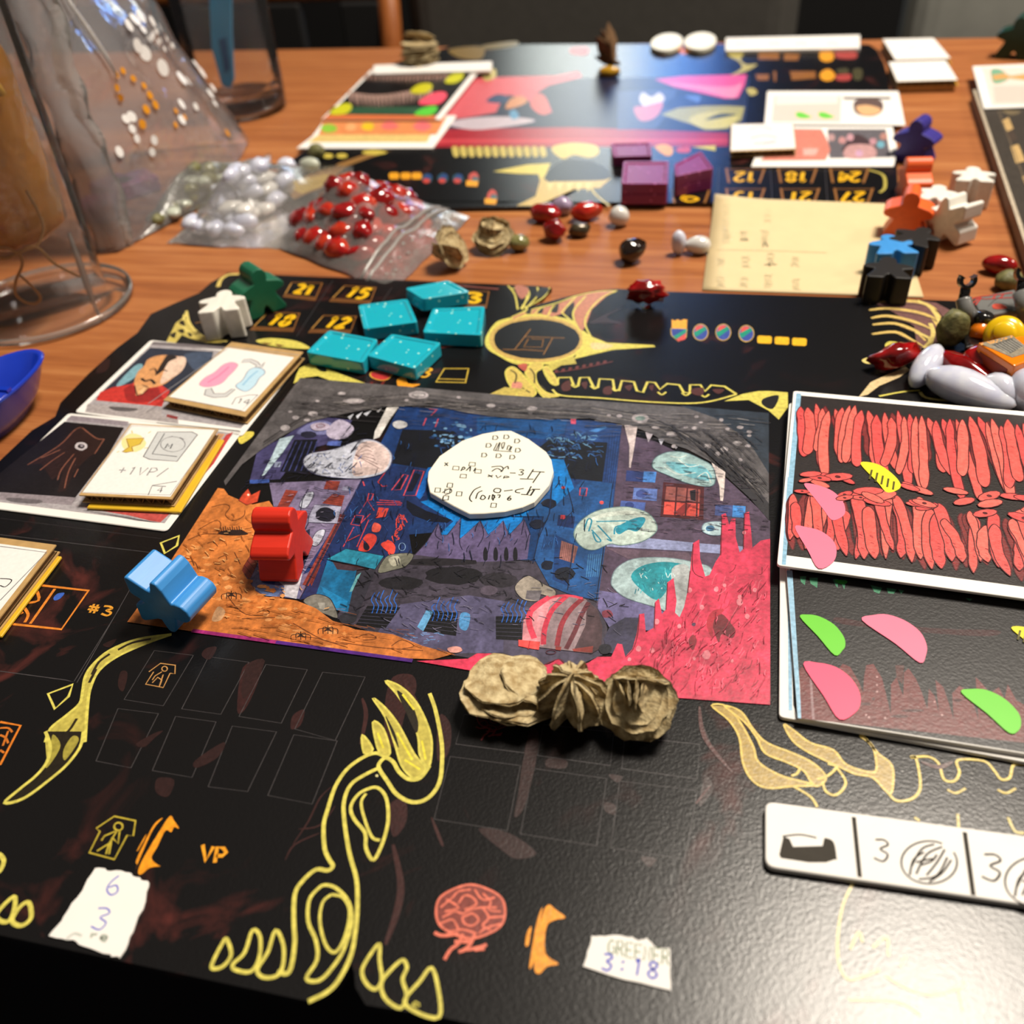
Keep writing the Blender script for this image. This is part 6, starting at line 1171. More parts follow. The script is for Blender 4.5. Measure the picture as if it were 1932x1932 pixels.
for k in range(20): x = 370+k*44; y = 470+30*math.sin(k*.25); p.poly((186, 152, 140), [(x, y-70), (x+40, y-60), (x+30+random.uniform(-10, 10), y+80)])
p.build('card_print', c_)
for q, c in (('1380,310 1410,250 1500,205 1565,205 1560,260 1480,310', (206, 206, 30)), ('1020,410 1060,350 1150,315 1240,325 1230,380 1150,420', (206, 200, 30)), ('1110,530 1150,470 1280,410 1380,410 1390,460 1300,530', (250, 84, 110)), ('180,635 230,570 320,525 400,535 395,590 320,635', (206, 206, 36)), ('1060,640 1110,590 1210,555 1290,555 1280,610 1200,650', (90, 206, 60))): sticker(c_, zc2, 'FC', q, c, 'small half-leaf sticker')
c_, q_ = fcard('score_strip', '635,125 1870,85 1860,180 630,215', BZ+.0042, .0016, 'white card strip lying under the pale desert rose', 'card strip', 'white card strips', cr='FC', r=.002)
c_, q_ = fcard('score_strip', '50,60 1410,30 1410,165 45,190', BZ+.0022, .002, 'white card strip at the far edge of the far board', 'card strip', 'white card strips', cr='FR', r=.001); p = Print(BZ+.0022, 'FR')
for x in (200, 540, 810, 1130): p.line((170, 168, 164), [(x-50, 130), (x, 110), (x+60, 128)], 3)
p.build('drawing', c_)
for k, (x, y) in enumerate(((1258, 78), (1321, 76))): 
    cc = un(x, y, BZ+.003); slab('oval_token', [Vector((cc.x+.0105*math.cos(a), cc.y+.022*math.sin(a), BZ+.003)) for a in np.linspace(0, 6.283, 25)[:-1]], .0026, CREAM, 'small white token at the far board edge, %s of two' % ('left' if k == 0 else 'right'), 'token', 'small white far tokens', .0003)
c_, q_ = fcard('portrait_card', '470,600 1800,600 1870,945 440,935', zc, .0006, 'pink card with two green marks and a small portrait', cr='FR', group='portrait cards'); p = Print(zc, 'FR')
p.poly((236, 206, 196), '540,650 1220,650 1210,915 515,910'); p.poly((244, 230, 222), '560,655 1180,655 1180,725 560,735'); p.poly((90, 78, 72), '1230,660 1720,660 1720,685 1250,685'); p.poly((100, 80, 76), '1370,690 1610,690 1640,790 1560,850 1430,850 1350,800', 1); p.poly((226, 178, 130), '1370,760 1480,740 1600,770 1620,800 1560,840 1430,840', 1)
for x in (830, 1060): p.poly((110, 206, 70), [(x-70, 820), (x-20, 812), (x+40, 835), (x+90, 865), (x, 878), (x-60, 860)], 1)
p.build('card_print', c_, PAPER)
c_, q_ = fcard('portrait_card', '560,955 1740,960 1790,1200 1750,1362 305,1365 380,1180', zc, .0006, 'card with a salmon panel and a blurred group portrait', cr='FR', group='portrait cards'); p = Print(zc, 'FR')
p.poly((110, 106, 112), '1080,985 1670,985 1720,1270 1100,1280'); p.poly((226, 140, 122), '680,980 1020,985 1080,1100 1110,1200 1060,1300 400,1305 470,1240'); p.poly((240, 190, 180), '830,1180 990,1180 960,1250 840,1250'); p.poly((80, 62, 66), '1250,1150 1330,1060 1400,1040 1500,1100 1560,1200 1250,1220', 1); p.poly((206, 160, 160), '1290,1150 1530,1150 1560,1270 1260,1275', 1)
for x, y, c in ((1120, 1070, (200, 160, 160)), (1230, 1100, (206, 150, 150)), (1310, 1070, (210, 160, 170)), (1540, 1110, (200, 150, 160)), (1620, 1140, (120, 180, 200)), (1400, 1230, (214, 170, 200)), (1650, 1060, (190, 140, 130))): p.ell(c, x, y, 38, 36)
p.build('card_print', c_)
zt4 = zc+.0001+.0028+.0003
t4 = corr_tile('cardboard_tile', 'cardboard tile with faint green and pink drawing on the far board', W('105,935 735,925 765,1190 95,1215', 'FR', zt4)); p = Print(zt4, 'FR'); p.world((240, 238, 236), inset(W('105,935 735,925 765,1190 95,1215', 'FR', zt4), .01, .01, .01, .04))
p.line((150, 150, 156), '300,1080 430,1050 570,1070', 4); p.line((150, 206, 190), '330,1130 430,1130', 8); p.line((230, 170, 180), '430,1130 560,1110', 8); p.line((170, 170, 176), '280,990 400,960 520,990', 4); p.build('tile_print', t4, PAPER)
for k, (q, lb) in enumerate((('1115,225 1410,218 1512,338 1190,348', 'white tile stack at the far right table edge, back one'), ('1150,357 1480,347 1552,462 1200,472', 'white tile stack beside the far board, front one'))):
    zt5 = .0062; q_ = W(q, 'D', zt5); t5 = corr_tile('cardboard_tile', lb, q_, [Vector((v.x+.001, v.y+.001, 0)) for v in q_], 'white tile stacks'); p = Print(zt5, 'D'); p.world((242, 242, 240), inset(q_, .005, .01, .005, .02)); cx, cy = (1320, 275) if k == 0 else (1360, 405); p.line((190, 190, 190), [(cx-60, cy+10), (cx, cy-12), (cx+60, cy+4)], 3); p.build('tile_print', t5, PAPER)
    # stands on further layers of card down to the table
    keep(link('spacer', prism_mesh('spacer', [Vector((v.x, v.y, zt5-.0037)) for v in inset(q_, .02, .02, .02, .02)], zt5-.0038), KRAFT), t5)
# board cut by the right picture edge
zR = .006; q_ = W('1836,170 1932,150 2300,140 2500,420 2480,520 1948,500', 'P', zR)
RBD = slab('game_board', q_, .0058, mat('grey_brown_board_edge', (150, 128, 106), .7, var=.2), 'thick dark board with cream bars cut by the right picture edge', 'game board', None, .0005); p = Print(zR, 'RB'); p.poly((70, 64, 58), '250,480 900,380 2600,420 3000,2000 760,1960'); p.poly((200, 186, 164), '245,480 268,480 760,1900 720,1900')
for q in ('480,740 540,710 580,800 530,825', '555,950 620,930 680,1070 600,1090', '650,1200 720,1180 790,1340 720,1360'): p.poly((206, 172, 116), q)
p.line((120, 104, 84), '450,640 700,1300', 1.6, sm=0); p.poly((80, 68, 60), '520,830 580,815 610,890 560,910'); p.poly((120, 106, 80), '480,650 640,660 560,690', 1); p.build('board_print', RBD)
zk = zR+.001; c_, q_ = fcard('portrait_card', '240,285 1100,250 1250,600 335,635', zk, .0007, 'pale pink card with tan fish lying on the right board', cr='RB', group='portrait cards'); p = Print(zk, 'RB')
p.poly((240, 214, 204), '300,300 1000,280 1000,600 400,610 330,330'); p.poly((120, 170, 140), '395,315 480,315 540,390 420,430', 1); p.poly((214, 160, 96), '400,360 500,345 560,365 667,350 900,340 900,395 667,400 540,385 420,400', 0); p.poly((236, 196, 186), '410,450 1000,440 1000,580 430,590'); p.build('card_print', c_, PAPER)
# ------------------------------------------------------------------ yellow sticky note
nq = [un(x, y, 0) for x, y in ((1347, 385), (1690, 398), (1742, 563), (1325, 549))]; nq[2] = nq[1]+(nq[2]-nq[1])*1.0
v, f = [], []; n, m_ = 10, 24
def note_z(u, w): return .0004+.0026*max(0, (.35-w)/.35)**2+.0018*max(0, .25-u)*max(0, .3-w)*12
for j in range(m_+1):
    for i in range(n+1):
        u, w_ = i/n, j/m_; q_ = (nq[0]*(1-u)+nq[1]*u)*(1-w_)+(nq[3]*(1-u)+nq[2]*u)*w_; v.append((q_.x, q_.y-.002*max(0, .1-w_), note_z(u, w_)))
for j in range(m_):
    for i in range(n): a = j*(n+1)+i; f.append([a, a+n+1, a+n+2, a+1])
no = link('sticky_note', mesh('sticky_note', v, f, True), mat('yellow_paper', (226, 204, 156), .6, var=.04)); md = no.modifiers.new('th', 'SOLIDIFY'); md.thickness = .00015; md.offset = 1
tag(no, 'pale yellow sticky note with faint pencil columns between the two boards', 'sticky note')
p = Print(.0007, 'NT'); PE = (196, 186, 146)
random.seed(95)
for x, ys in ((400, (130, 620)), (330, (870, 1000)), (320, (1160, 1310)), (670, (450, 620)), (700, (830, 1000)), (670, (1160, 1310)), (1030, (180, 330)), (990, (440, 680)), (1080, (780, 960)), (1040, (1110, 1320)), (1450, (840, 1000)), (1470, (1180, 1360))):
    y = ys[0]
    while y < ys[1]: p.line(PE, [(x-55+random.uniform(-15, 15), y+random.uniform(-8, 8)), (x+random.uniform(-10, 10), y+random.uniform(-14, 14)), (x+55+random.uniform(-20, 20), y+random.uniform(-8, 14))], 1.6); y += random.uniform(22, 40)
p.line((120, 112, 84), '980,958 1170,955', 3, sm=0); p.line((130, 120, 92), '1060,940 1065,985', 2.4, sm=0); p.line((120, 112, 84), '960,690 995,600 1030,690', 3, sm=0); p.line((150, 140, 104), '615,580 740,578', 2.5, sm=0); p.line((220, 208, 160), '260,730 1000,740 1932,775', 1.4, sm=0)
pn = p.build('pencil_writing', no)
for v_ in pn.data.vertices:
    v_.co.z += 0.0
# lift the writing onto the curled part of the note
q0, qx, qy = nq[0], nq[1]-nq[0], nq[3]-nq[0]
for v_ in pn.data.vertices:
    d = Vector((v_.co.x, v_.co.y, 0))-Vector((q0.x, q0.y, 0)); w_ = d.dot(qy)/qy.length_squared; u = d.dot(qx)/qx.length_squared; v_.co.z = note_z(min(1, max(0, u)), min(1, max(0, w_)))+.00028
# ------------------------------------------------------------------ zip bags
FILM = film_mat('zip_bag_film', haze=.24, rough=.2, bscale=70, bstr=.9, ior=1.35); ZIPM = film_mat('zip_strip_film', haze=.62, rough=.2, bscale=300, bstr=.2)
def zipbag(label, px, H_, seed, zip_u=None, nU=30, nV=22, peak=(.45, .5), lift=None):
    """flat film pouch; px TL TR BR BL of its outline on the table, height field bulging over the stones"""
    q_ = [un(x, y, .001) for x, y in px]; c = sum(q_, Vector())/4
    e_ = empty('zip_bag', label, 'plastic bag', (c.x, c.y, 0), 0, 'clear zip bags of stones')
    v, f = [], []
    def hz(u, w_):
        b_ = (math.sin(math.pi*min(1, max(0, u)))**.5)*(math.sin(math.pi*min(1, max(0, w_)))**.5)
        g_ = math.exp(-(((u-peak[0])/.34)**2+((w_-peak[1])/.36)**2))
        return b_*(H_*.25+H_*.85*g_+.0022*noise.noise(Vector((u*6, w_*6, seed)))+.0012*noise.noise(Vector((u*17, w_*13, seed))))+(lift(u, w_) if lift else 0)
    P_ = lambda u, w_: (q_[0]*(1-u)+q_[1]*u)*(1-w_)+(q_[3]*(1-u)+q_[2]*u)*w_
    for s2 in (0, 1):
        for j in range(nV+1):
            for i in range(nU+1):
                u, w_ = i/nU, j/nV; a = P_(u, w_)
                jx = .0012*noise.noise(Vector((u*5+seed, w_*5, 2.2)))
                v.append((a.x+jx, a.y+jx, .0006+(hz(u, w_)+.0004 if s2 == 0 else (lift(u, w_) if lift else 0)*.8)))
    S_ = (nU+1)*(nV+1)
    for j in range(nV):
        for i in range(nU):
            a = j*(nU+1)+i; f += [[a, a+nU+1, a+nU+2, a+1], [S_+a, S_+a+1, S_+a+nU+2, S_+a+nU+1]]
    o_ = link('film', mesh('film', v, f, True), FILM); keep(o_, e_)
    if zip_u:
        for k, uu in enumerate((zip_u, zip_u+.045)):
            pts = [P_(uu, w_/16) for w_ in range(17)]; keep(link('zip_strip', tube_mesh('zip_strip', [(a.x, a.y, .0016+hz(uu, i/16)) for i, a in enumerate(pts)], .0007, 6), ZIPM), e_)
        for k in range(16):
            a = P_(zip_u+.07+.1*((k*7) % 10)/10, .05+.9*k/16); b_ = stone_mesh(.0009, .0007, .0005, k, .1, 1, 1); keep(link('crease', b_, ZIPM, None, (a.x, a.y, .0012+hz(zip_u+.1, k/16))), e_)
    return e_, P_, hz
def fill(kinds, label, group, P_, hz, us, ws, n, size, seed, top=.75):
    random.seed(seed); meshes = [stone_mesh(size/2000*random.uniform(.85, 1.2), size/2000*random.uniform(.6, .9), size/2000*random.uniform(.5, .7), seed+k, .3, 1.8, 2) for k in range(6)]
    spots = []
    for k in range(n*30):
        if len(spots) >= n: break
        u, w_ = random.uniform(*us), random.uniform(*ws); a = P_(u, w_); z = 0
        near = [s for s in spots if (Vector((s[0], s[1], 0))-Vector((a.x, a.y, 0))).length < size/1000*.56]
        lay = max([s[2] for s in near]+[-1])+1
        if lay > 3: continue
        z = .0008+lay*size/1000*.42
        if z+size/2000 > hz(u, w_)+.0012: continue
        spots.append((a.x, a.y, lay, z))
    for k, (x, y, lay, z) in enumerate(spots):
        me = meshes[k % 6].copy(); me.materials.clear(); me.materials.append(SM[kinds[k % len(kinds)]]); lo = min(v_.co.z for v_ in me.vertices); me.transform(Matrix.Translation((0, 0, -lo)))
        o_ = link('gemstone', me, None, None, (x, y, z)); o_.rotation_euler = (0, 0, random.uniform(0, 6)); tag(o_, label, 'stone', group)
e_, P_, hz = zipbag('clear zip bag of red coral stones pointing at the near board', ((672, 352), (888, 408), (738, 552), (505, 458)), .0215, 1.3, .78, peak=(.36, .5))
fill(['red', 'red', 'orange', 'red', 'orange'], 'red coral stone inside the clear zip bag', 'stones in the red zip bag', P_, hz, (.06, .66), (.1, .92), 85, 12, 5)
e_, P_, hz = zipbag('clear zip bag of pale blue stones left of the red stone bag', ((500, 322), (692, 312), (525, 468), (312, 458)), .0205, 4.1, None, peak=(.28, .55))
fill(['pale', 'white', 'pale'], 'pale blue stone inside the clear zip bag', 'stones in the pale zip bag', P_, hz, (.04, .6), (.3, .94), 34, 11, 15)
e_, P_, hz = zipbag('clear zip bag of green stones beside the big cellophane bag', ((352, 372), (512, 288), (505, 325), (240, 462)), .016, 7.7, None, peak=(.35, .6))
fill(['olive', 'gold', 'celadon'], 'greenish stone inside the slim zip bag', 'stones in the green zip bag', P_, hz, (.04, .7), (.15, .9), 18, 9, 25)
# ------------------------------------------------------------------ big cellophane bag with dots
CELL = film_mat('cellophane', (232, 234, 240), haze=.33, rough=.1, bscale=40, bstr=1.2)
DOTW = mat('white_dot_ink', (240, 238, 236), .4, var=.03); DOTO = mat('orange_dot_ink', (226, 150, 30), .4, var=.1)
cb = empty('cellophane_bag', 'large crumpled cellophane bag printed with white dots and daisies', 'plastic bag', (-.31, .4, 0))
def cface(s, t_):
    """right hand face of the bag, s along the depth 0..1, t up 0..1"""
    y = .332+.145*s-.03*t_*s; z = .001+.165*t_
    x = -.262-.004*s-(.012+.045*s)*t_**1.1
    x += .010*noise.noise(Vector((s*3.2, t_*3, 3.3)))*min(1, t_*4)+.005*noise.noise(Vector((s*9, t_*8, 1.3)))*min(1, t_*3)+.012*math.sin(s*math.pi)*(1-t_)
    return Vector((x, y, z))
v, f = [], []; n, m_ = 44, 36
for j in range(m_+1):
    t_ = j/m_
    ring = [cface(i/20, t_) for i in range(21)]
    a, b_ = ring[-1], ring[0]
    for i in range(1, n-20): 
        s = i/(n-20); q_ = a*(1-s)+b_*s; dx = -.085*math.sin(s*math.pi)**.6*(1-.3*t_); ring.append(Vector((q_.x+dx+.006*noise.noise(Vector((s*8, t_*7, 9))), q_.y+.004*noise.noise(Vector((s*9, t_*6, 5))), q_.z)))
    v += ring
L_ = n
for j in range(m_):
    for i in range(L_): a = j*L_+i; f.append([a, j*L_+(i+1) % L_, (j+1)*L_+(i+1) % L_, a+L_])
keep(link('film', mesh('film', v, f, True), CELL), cb)
def cface_px(px, py):
    """spot on the bag face seen at a pixel (nearest sample)"""
    best = None; d0 = np.array(ray(px, py)); d0 /= np.linalg.norm(d0)
    for i in range(41):
        for j in range(41):
            q_ = cface(i/40, j/40); w_ = np.array((q_.x, q_.y, q_.z-CH)); w_ /= np.linalg.norm(w_); e = 1-w_ @ d0
            if best is None or e < best[0]: best = (e, i/40, j/40)
    return best[1], best[2]
def dots(name, L2, mt):
    v, f = [], []
    for px, py, r_ in L2:
        s, t_ = cface_px(px, py); c = cface(s, t_); du = (cface(min(1, s+.02), t_)-cface(max(0, s-.02), t_)).normalized(); dv = (cface(s, min(1, t_+.02))-cface(s, max(0, t_-.02))).normalized(); nn = du.cross(dv).normalized()
        if nn.x < 0: nn = -nn
        b0 = len(v)
        for k in range(12): a = 6.283*k/12; v.append(c+nn*.0012+(du*math.cos(a)+dv*math.sin(a))*r_/1000)
        f.append(list(range(b0, b0+12)))
    keep(link(name, mesh(name, v, f), mt), cb)
AL = [(725, 145, 3), (785, 125, 3), (860, 150, 2.6), (710, 205, 2.8), (785, 215, 2), (740, 300, 3.2), (820, 410, 3.6), (935, 510, 4), (1065, 570, 3.6), (1135, 600, 2.6), (920, 205, 2), (1180, 440, 2.6), (1260, 520, 3.4), (1265, 680, 2.8), (1300, 640, 2.4), (1080, 760, 2.6), (1190, 790, 2), (1330, 770, 2), (1100, 900, 2.4), (710, 860, 2.4), (700, 900, 2), (740, 960, 2), (760, 1000, 2), (850, 1010, 2.2), (870, 1090, 2), (620, 1120, 2.4)]
for cx, cy in ((860, 270), (960, 330), (920, 280)): AL += [(cx+38*math.cos(k), cy+30*math.sin(k), 1.5) for k in (0, 1.05, 2.1, 3.14, 4.2, 5.2)]
dots('white_dot_print', [(*pp([(x, y)], 'AA')[0], r_) for x, y, r_ in AL], DOTW); cb.children[-1]['kind'] = 'stuff'
dots('orange_dot_print', [(*pp([(x, y)], 'AA')[0], r_) for x, y, r_ in ((620, 572, 1.5), (675, 552, 1.5), (735, 572, 1.5), (800, 630, 1.5), (845, 722, 1.9), (825, 800, 2.1), (898, 785, 2.1), (785, 880, 2.2), (605, 622, 1.6), (612, 680, 1.6), (655, 720, 1.6), (1080, 850, 1.5), (1020, 800, 1.4), (1040, 930, 1.5), (1400, 965, 2.2))], DOTO); cb.children[-1]['kind'] = 'stuff'
# tall folded lip of the bag next to the jar, the painted highlight on its fold, and a paper tag at its top
v, f = [], []; n = 40
for i in range(n+1):
    t_ = i/n; a = at_y(222-185*t_, 486-560*t_, .334+.012*t_)
    for k in range(5):
        s = k/4-.5; v.append((a.x+.014*s+.003*noise.noise(Vector((t_*9, s*3, 1))), a.y+.010*s+.004*noise.noise(Vector((t_*7, s*4, 7))), max(.001, a.z)))
for i in range(n):
    for k in range(4): a = i*5+k; f.append([a, a+1, a+6, a+5])
lo = link('lip_and_highlight', mesh('lip_and_highlight', v, f, True), film_mat('lip_film', haze=.38, rough=.12, bscale=90, bstr=1.2)); md = lo.modifiers.new('th', 'SOLIDIFY'); md.thickness = .0003; keep(lo, cb)
keep(link('lip_and_highlight', tube_mesh('lip_and_highlight', [at_y(222, 145, .37), at_y(200, 105, .37), at_y(170, 60, .37), at_y(135, 10, .37), at_y(100, -50, .37)], [.0003, .0009, .0011, .0009, .0009], 8), film_mat('lip_highlight_white', haze=.85, rough=.2)), cb)  # white tube painted in as the bright highlight on the fold
a = [at_y(x, y, .375) for x, y in ((80, -20), (142, -20), (140, 28), (105, 68))]
me = mesh('paper_tag', a+[q_+Vector((0, .0006, 0)) for q_ in a], [[0, 1, 2, 3], [7, 6, 5, 4], [0, 4, 5, 1], [1, 5, 6, 2], [2, 6, 7, 3], [3, 7, 4, 0]]); keep(link('paper_tag', me, WHITE), cb)
for k, (px, py, yw, lb) in enumerate(((238, 400, .4, 'front'), (262, 362, -.3, 'middle'), (298, 355, .9, 'back'))):
    c = un(px, py, .002); c.x -= .012; h_ = .0095; q_ = [Vector((c.x+h_*1.41*math.cos(yw+.785+i*1.571), c.y+h_*1.41*math.sin(yw+.785+i*1.571), .0075+.0066*(k == 1)*0)) for i in range(4)]
    resin('resin_tile', q_, .0066, PURP, 'purple tile seen through the cellophane bag, %s one' % lb, 'purple glitter resin tiles')
# ------------------------------------------------------------------ glass jar at the left with a tied amber bag inside
GLS = film_mat('jar_glass', (240, 240, 236), haze=.05, rough=.05, bscale=12, bstr=.15, ior=1.12)
jc = Vector((-.2635, .2815, 0)); jr = .0335
jar = empty('glass_jar', 'clear glass jar on a wide round foot at the left edge', 'jar', jc)
jar_f = link('foot', lathe_mesh('foot', [(0, .0001), (jr*.9, .0001), (jr, .001), (jr, .0026), (jr*.985, .0034), (jr*.93, .003), (.026, .0036), (0, .0036)], 64), GLS, jar)
link('foot_rim', lathe_mesh('foot_rim', [(jr*.985, .0016), (jr*1.004, .0022), (jr*.995, .0034), (jr*.97, .0034), (jr*.985, .0016)], 64), film_mat('rim_glass', haze=.35, rough=.05, bscale=20, bstr=.1), jar)
link('wall', lathe_mesh('wall', [(.0235, .0036), (.0245, .02), (.0255, .06), (.0265, .10), (.0275, .19), (.0270, .1915), (.0262, .19), (.0262, .185)], 64), GLS, jar)
AMB = film_mat('amber_film', (248, 176, 56), haze=.66, rough=.2, bscale=60, bstr=1.2)
ab = empty('tied_bag', 'amber bag of yellow pasta tied with string inside the jar', 'bag', (jc.x, jc.y, .0065))
v, f = [], []; n, m_ = 36, 28
for j in range(m_+1):
    t_ = j/m_; r0 = .0206*(1-.14*math.exp(-((t_-.5)/.05)**2))*(.6 if j in (0, m_) else 1)
    for k in range(n):
        a = 6.283*k/n; r_ = r0*(1+.10*noise.noise(Vector((math.cos(a)*1.6, math.sin(a)*1.6, t_*5)))+.05*noise.noise(Vector((math.cos(a)*5, math.sin(a)*5, t_*9)))-.04)
        v.append((r_*math.cos(a), r_*math.sin(a), .022+.15*t_))
for j in range(m_):
    for k in range(n): f.append([j*n+k, j*n+(k+1) % n, (j+1)*n+(k+1) % n, (j+1)*n+k])
f.append(list(range(n))[::-1]); link('pouch', mesh('pouch', v, f, True), AMB, ab)
link('contents', stone_mesh(.0185, .0185, .062, 3, .14, 2), mat('amber_pasta', (222, 160, 70), .5, var=.5, scale=90, rgb2=(170, 104, 44), bump=.8, bscale=120), ab, (0, 0, .1))
random.seed(33)
for k in range(14):
    a = -1.2+random.uniform(-1.0, 1.0); z = random.uniform(.06, .14); r_ = .0212; c = Vector((r_*math.cos(a), r_*math.sin(a), z)); tg = Vector((-math.sin(a), math.cos(a), 0)); pts = [c+tg*.005*math.cos(b)+Vector((0, 0, .006*math.sin(b))) for b in np.linspace(0, 4.5, 9)]
    link('pasta', tube_mesh('pasta', pts, .0013, 8), mat('yellow_pasta', (236, 186, 70), .5, var=.15), ab)
STR = mat('straw_string', (206, 160, 100), .8, var=.2)
tw = lambda P3: [tuple(q_) for q_ in catmull(P3, False, 6)]
def jpx(px, py, r_=.0228):
    """spot just inside the jar wall seen at a pixel"""
    d = ray(px, py); d = d/np.linalg.norm(d); o_ = np.array((0-jc.x, 0-jc.y)); a = d[0]**2+d[1]**2; b_ = 2*(o_[0]*d[0]+o_[1]*d[1]); c = o_@o_-r_**2; D_ = b_*b_-4*a*c
    t_ = (-b_-math.sqrt(max(0, D_)))/(2*a); return (d[0]*t_-jc.x, d[1]*t_-jc.y, CH+d[2]*t_-.0065)
for s_ in ([(-25, 470), (10, 467), (35, 477), (55, 465), (75, 470), (100, 495), (125, 510), (150, 522)], [(0, 486), (20, 486), (35, 478), (42, 500), (30, 530), (30, 555), (48, 570), (68, 572), (76, 560), (60, 540), (38, 520)], [(-20, 488), (15, 487), (40, 474), (70, 462), (82, 430), (70, 395), (50, 360)]):
    link('string', tube_mesh('string', tw([jpx(*q_) for q_ in s_]), .00055, 6), STR, ab)
link('inner_fold', tube_mesh('inner_fold', [jpx(184, 590, .0226), jpx(165, 540, .0226), jpx(148, 490, .0226), jpx(130, 440, .0226)], [.0006, .0012, .0012, .0006], 8), film_mat('fold_film', haze=.6, rough=.2), ab)
# ------------------------------------------------------------------ drinking glass with a blue stirrer
gx = un(462, 208, 0); tg = empty('drinking_glass', 'clear drinking glass of water behind the cellophane bag', 'glass', (gx.x, gx.y, 0))
TG = film_mat('tumbler_glass', (236, 238, 244), haze=.03, rough=.03, bscale=25, bstr=.3, ior=1.15); gr = .0262
link('wall', lathe_mesh('wall', [(0, .0002), (gr*.9, .0002), (gr, .002), (gr*1.02, .02), (gr*1.1, .15), (gr*1.05, .15), (gr*.97, .02), (gr*.9, .012), (0, .011)], 48), TG, tg)
mt, nt, N, L, b = node_mat('thick_glass_base'); b.inputs['Transmission Weight'].default_value = 1; b.inputs['Roughness'].default_value = .02; b.inputs['IOR'].default_value = 1.48; b.inputs['Base Color'].default_value = (.9, .92, .96, 1)
link('thick_base', lathe_mesh('thick_base', [(0, .0015), (gr*.86, .0015), (gr*.93, .004), (gr*.93, .009), (gr*.8, .0105), (0, .0105)], 48), mt, tg)
BLU = mat('blue_plastic', (70, 176, 236), .35, var=.12, scale=60)
bs = empty('stirrer', 'flat bright blue plastic stick leaning in the drinking glass', 'stirrer', (gx.x, gx.y, .012))
d_ = min(un(430, 166, .0125).y, gx.y+.021); A_ = [at_y(x, y, d_) for x, y in ((391, -60), (436, -60), (437, 60), (441, 150), (434, 166), (418, 162), (398, 90))]
me = mesh('blade', A_+[q_+Vector((0, .002, 0)) for q_ in A_], [list(range(7)), list(range(13, 6, -1))]+[[i, i+7, (i+1) % 7+7, (i+1) % 7] for i in range(7)]); keep(bevel(link('blade', me, BLU), .0008), bs)
A_ = [at_y(x, y, d_-.0006) for x, y in ((412, 75), (426, 70), (434, 130), (424, 140))]; keep(link('slot_mark', mesh('slot_mark', A_+[q_+Vector((0, .0005, 0)) for q_ in A_], [[0, 1, 2, 3], [7, 6, 5, 4], [0, 4, 5, 1], [1, 5, 6, 2], [2, 6, 7, 3], [3, 7, 4, 0]]), mat('blue_plastic_dark', (26, 110, 170), .4)), bs)
# ------------------------------------------------------------------ blue plastic scoop at the left edge
BL2 = mat('royal_blue_plastic', (24, 58, 190), .22, var=.08, coat=.4)
bc = un(-32, 822, 0); sb = empty('plastic_scoop', 'royal blue plastic scoop rim at the left picture edge', 'scoop', (bc.x, bc.y, 0))
v, f = [], []; n, m_ = 40, 9
for j, (r_, z) in enumerate(((.3, .0006), (.62, .001), (.82, .006), (1, .014), (1.03, .0148), (1.0, .0156), (.94, .0152), (.76, .007), (.55, .003), (.3, .0024))):
    for k in range(n):
        a = 6.283*k/n; e = 1.0 if math.cos(a) < 0 else 1+.12*math.cos(a)**6
        v.append((.0125*r_*math.cos(a)*e, .030*r_*math.sin(a), z))
for j in range(9):
    for k in range(n): f.append([j*n+k, j*n+(k+1) % n, (j+1)*n+(k+1) % n, (j+1)*n+k])
f += [list(range(n))[::-1], list(range(9*n, 10*n))]
me = mesh('bowl', v, f, True); me.transform(Matrix.Rotation(D(-14), 4, 'Z')); link('bowl', me, BL2, sb)
me = box_mesh('grip', -.003, .003, -.001, .001, .0156, .0166); link('grip', me, BL2, sb, (.012, .004, 0))
# ------------------------------------------------------------------ toy figures at the right
TG_ = mat('toy_grey', (120, 120, 118), .25, var=.05, coat=.4); TB_ = mat('toy_black', (20, 19, 19), .2, coat=.5); TO_ = mat('toy_orange', (250, 134, 14), .25, var=.05, coat=.4); TY_ = mat('toy_yellow', (250, 206, 16), .25, var=.04, coat=.4, sss=.1)
def torso_mesh(w0, w1, h, d, hollow_shade=False):
    """trapezoid toy torso lying on its back: x width, y height (hip to neck), z depth"""
    top = [Vector((-w0/2, 0, d)), Vector((w0/2, 0, d)), Vector((w1/2, h, d)), Vector((-w1/2, h, d))]
    return prism_mesh('torso', top, d)
def claw(e_, base, axis, side, mt):
    """toy hand: peg and open C-shaped grip"""
    ax = Vector(axis).normalized(); sd = Vector(side).normalized(); b0 = Vector(base)
    keep(link('hand_peg', tube_mesh('hand_peg', [b0-ax*.001, b0+ax*.0045], [.0017, .0015], 12), mt), e_)
    c = b0+ax*.006; w_ = ax.cross(sd); pts = []
    for k in range(13):
        a = math.radians(215-k*250/12-90+0); pts.append(c+(ax*-math.cos(math.radians(-125+k*250/12))+sd*math.sin(math.radians(-125+k*250/12)))*.0021)
    v, f = [], []
    for i, q_ in enumerate(pts):
        r_ = (q_-c).normalized()
        for s1, s2 in ((-1, -1), (1, -1), (1, 1), (-1, 1)): v.append(q_+r_*.0006*s1+w_*.0017*s2)
    for i in range(len(pts)-1):
        for k in range(4): f.append([i*4+k, i*4+(k+1) % 4, i*4+4+(k+1) % 4, i*4+4+k])
    f += [[0, 1, 2, 3], [len(v)-1, len(v)-2, len(v)-3, len(v)-4]]
    keep(bevel(link('hand_grip', mesh('hand_grip', v, f), mt), .0003), e_)
zf = BZ+.0004
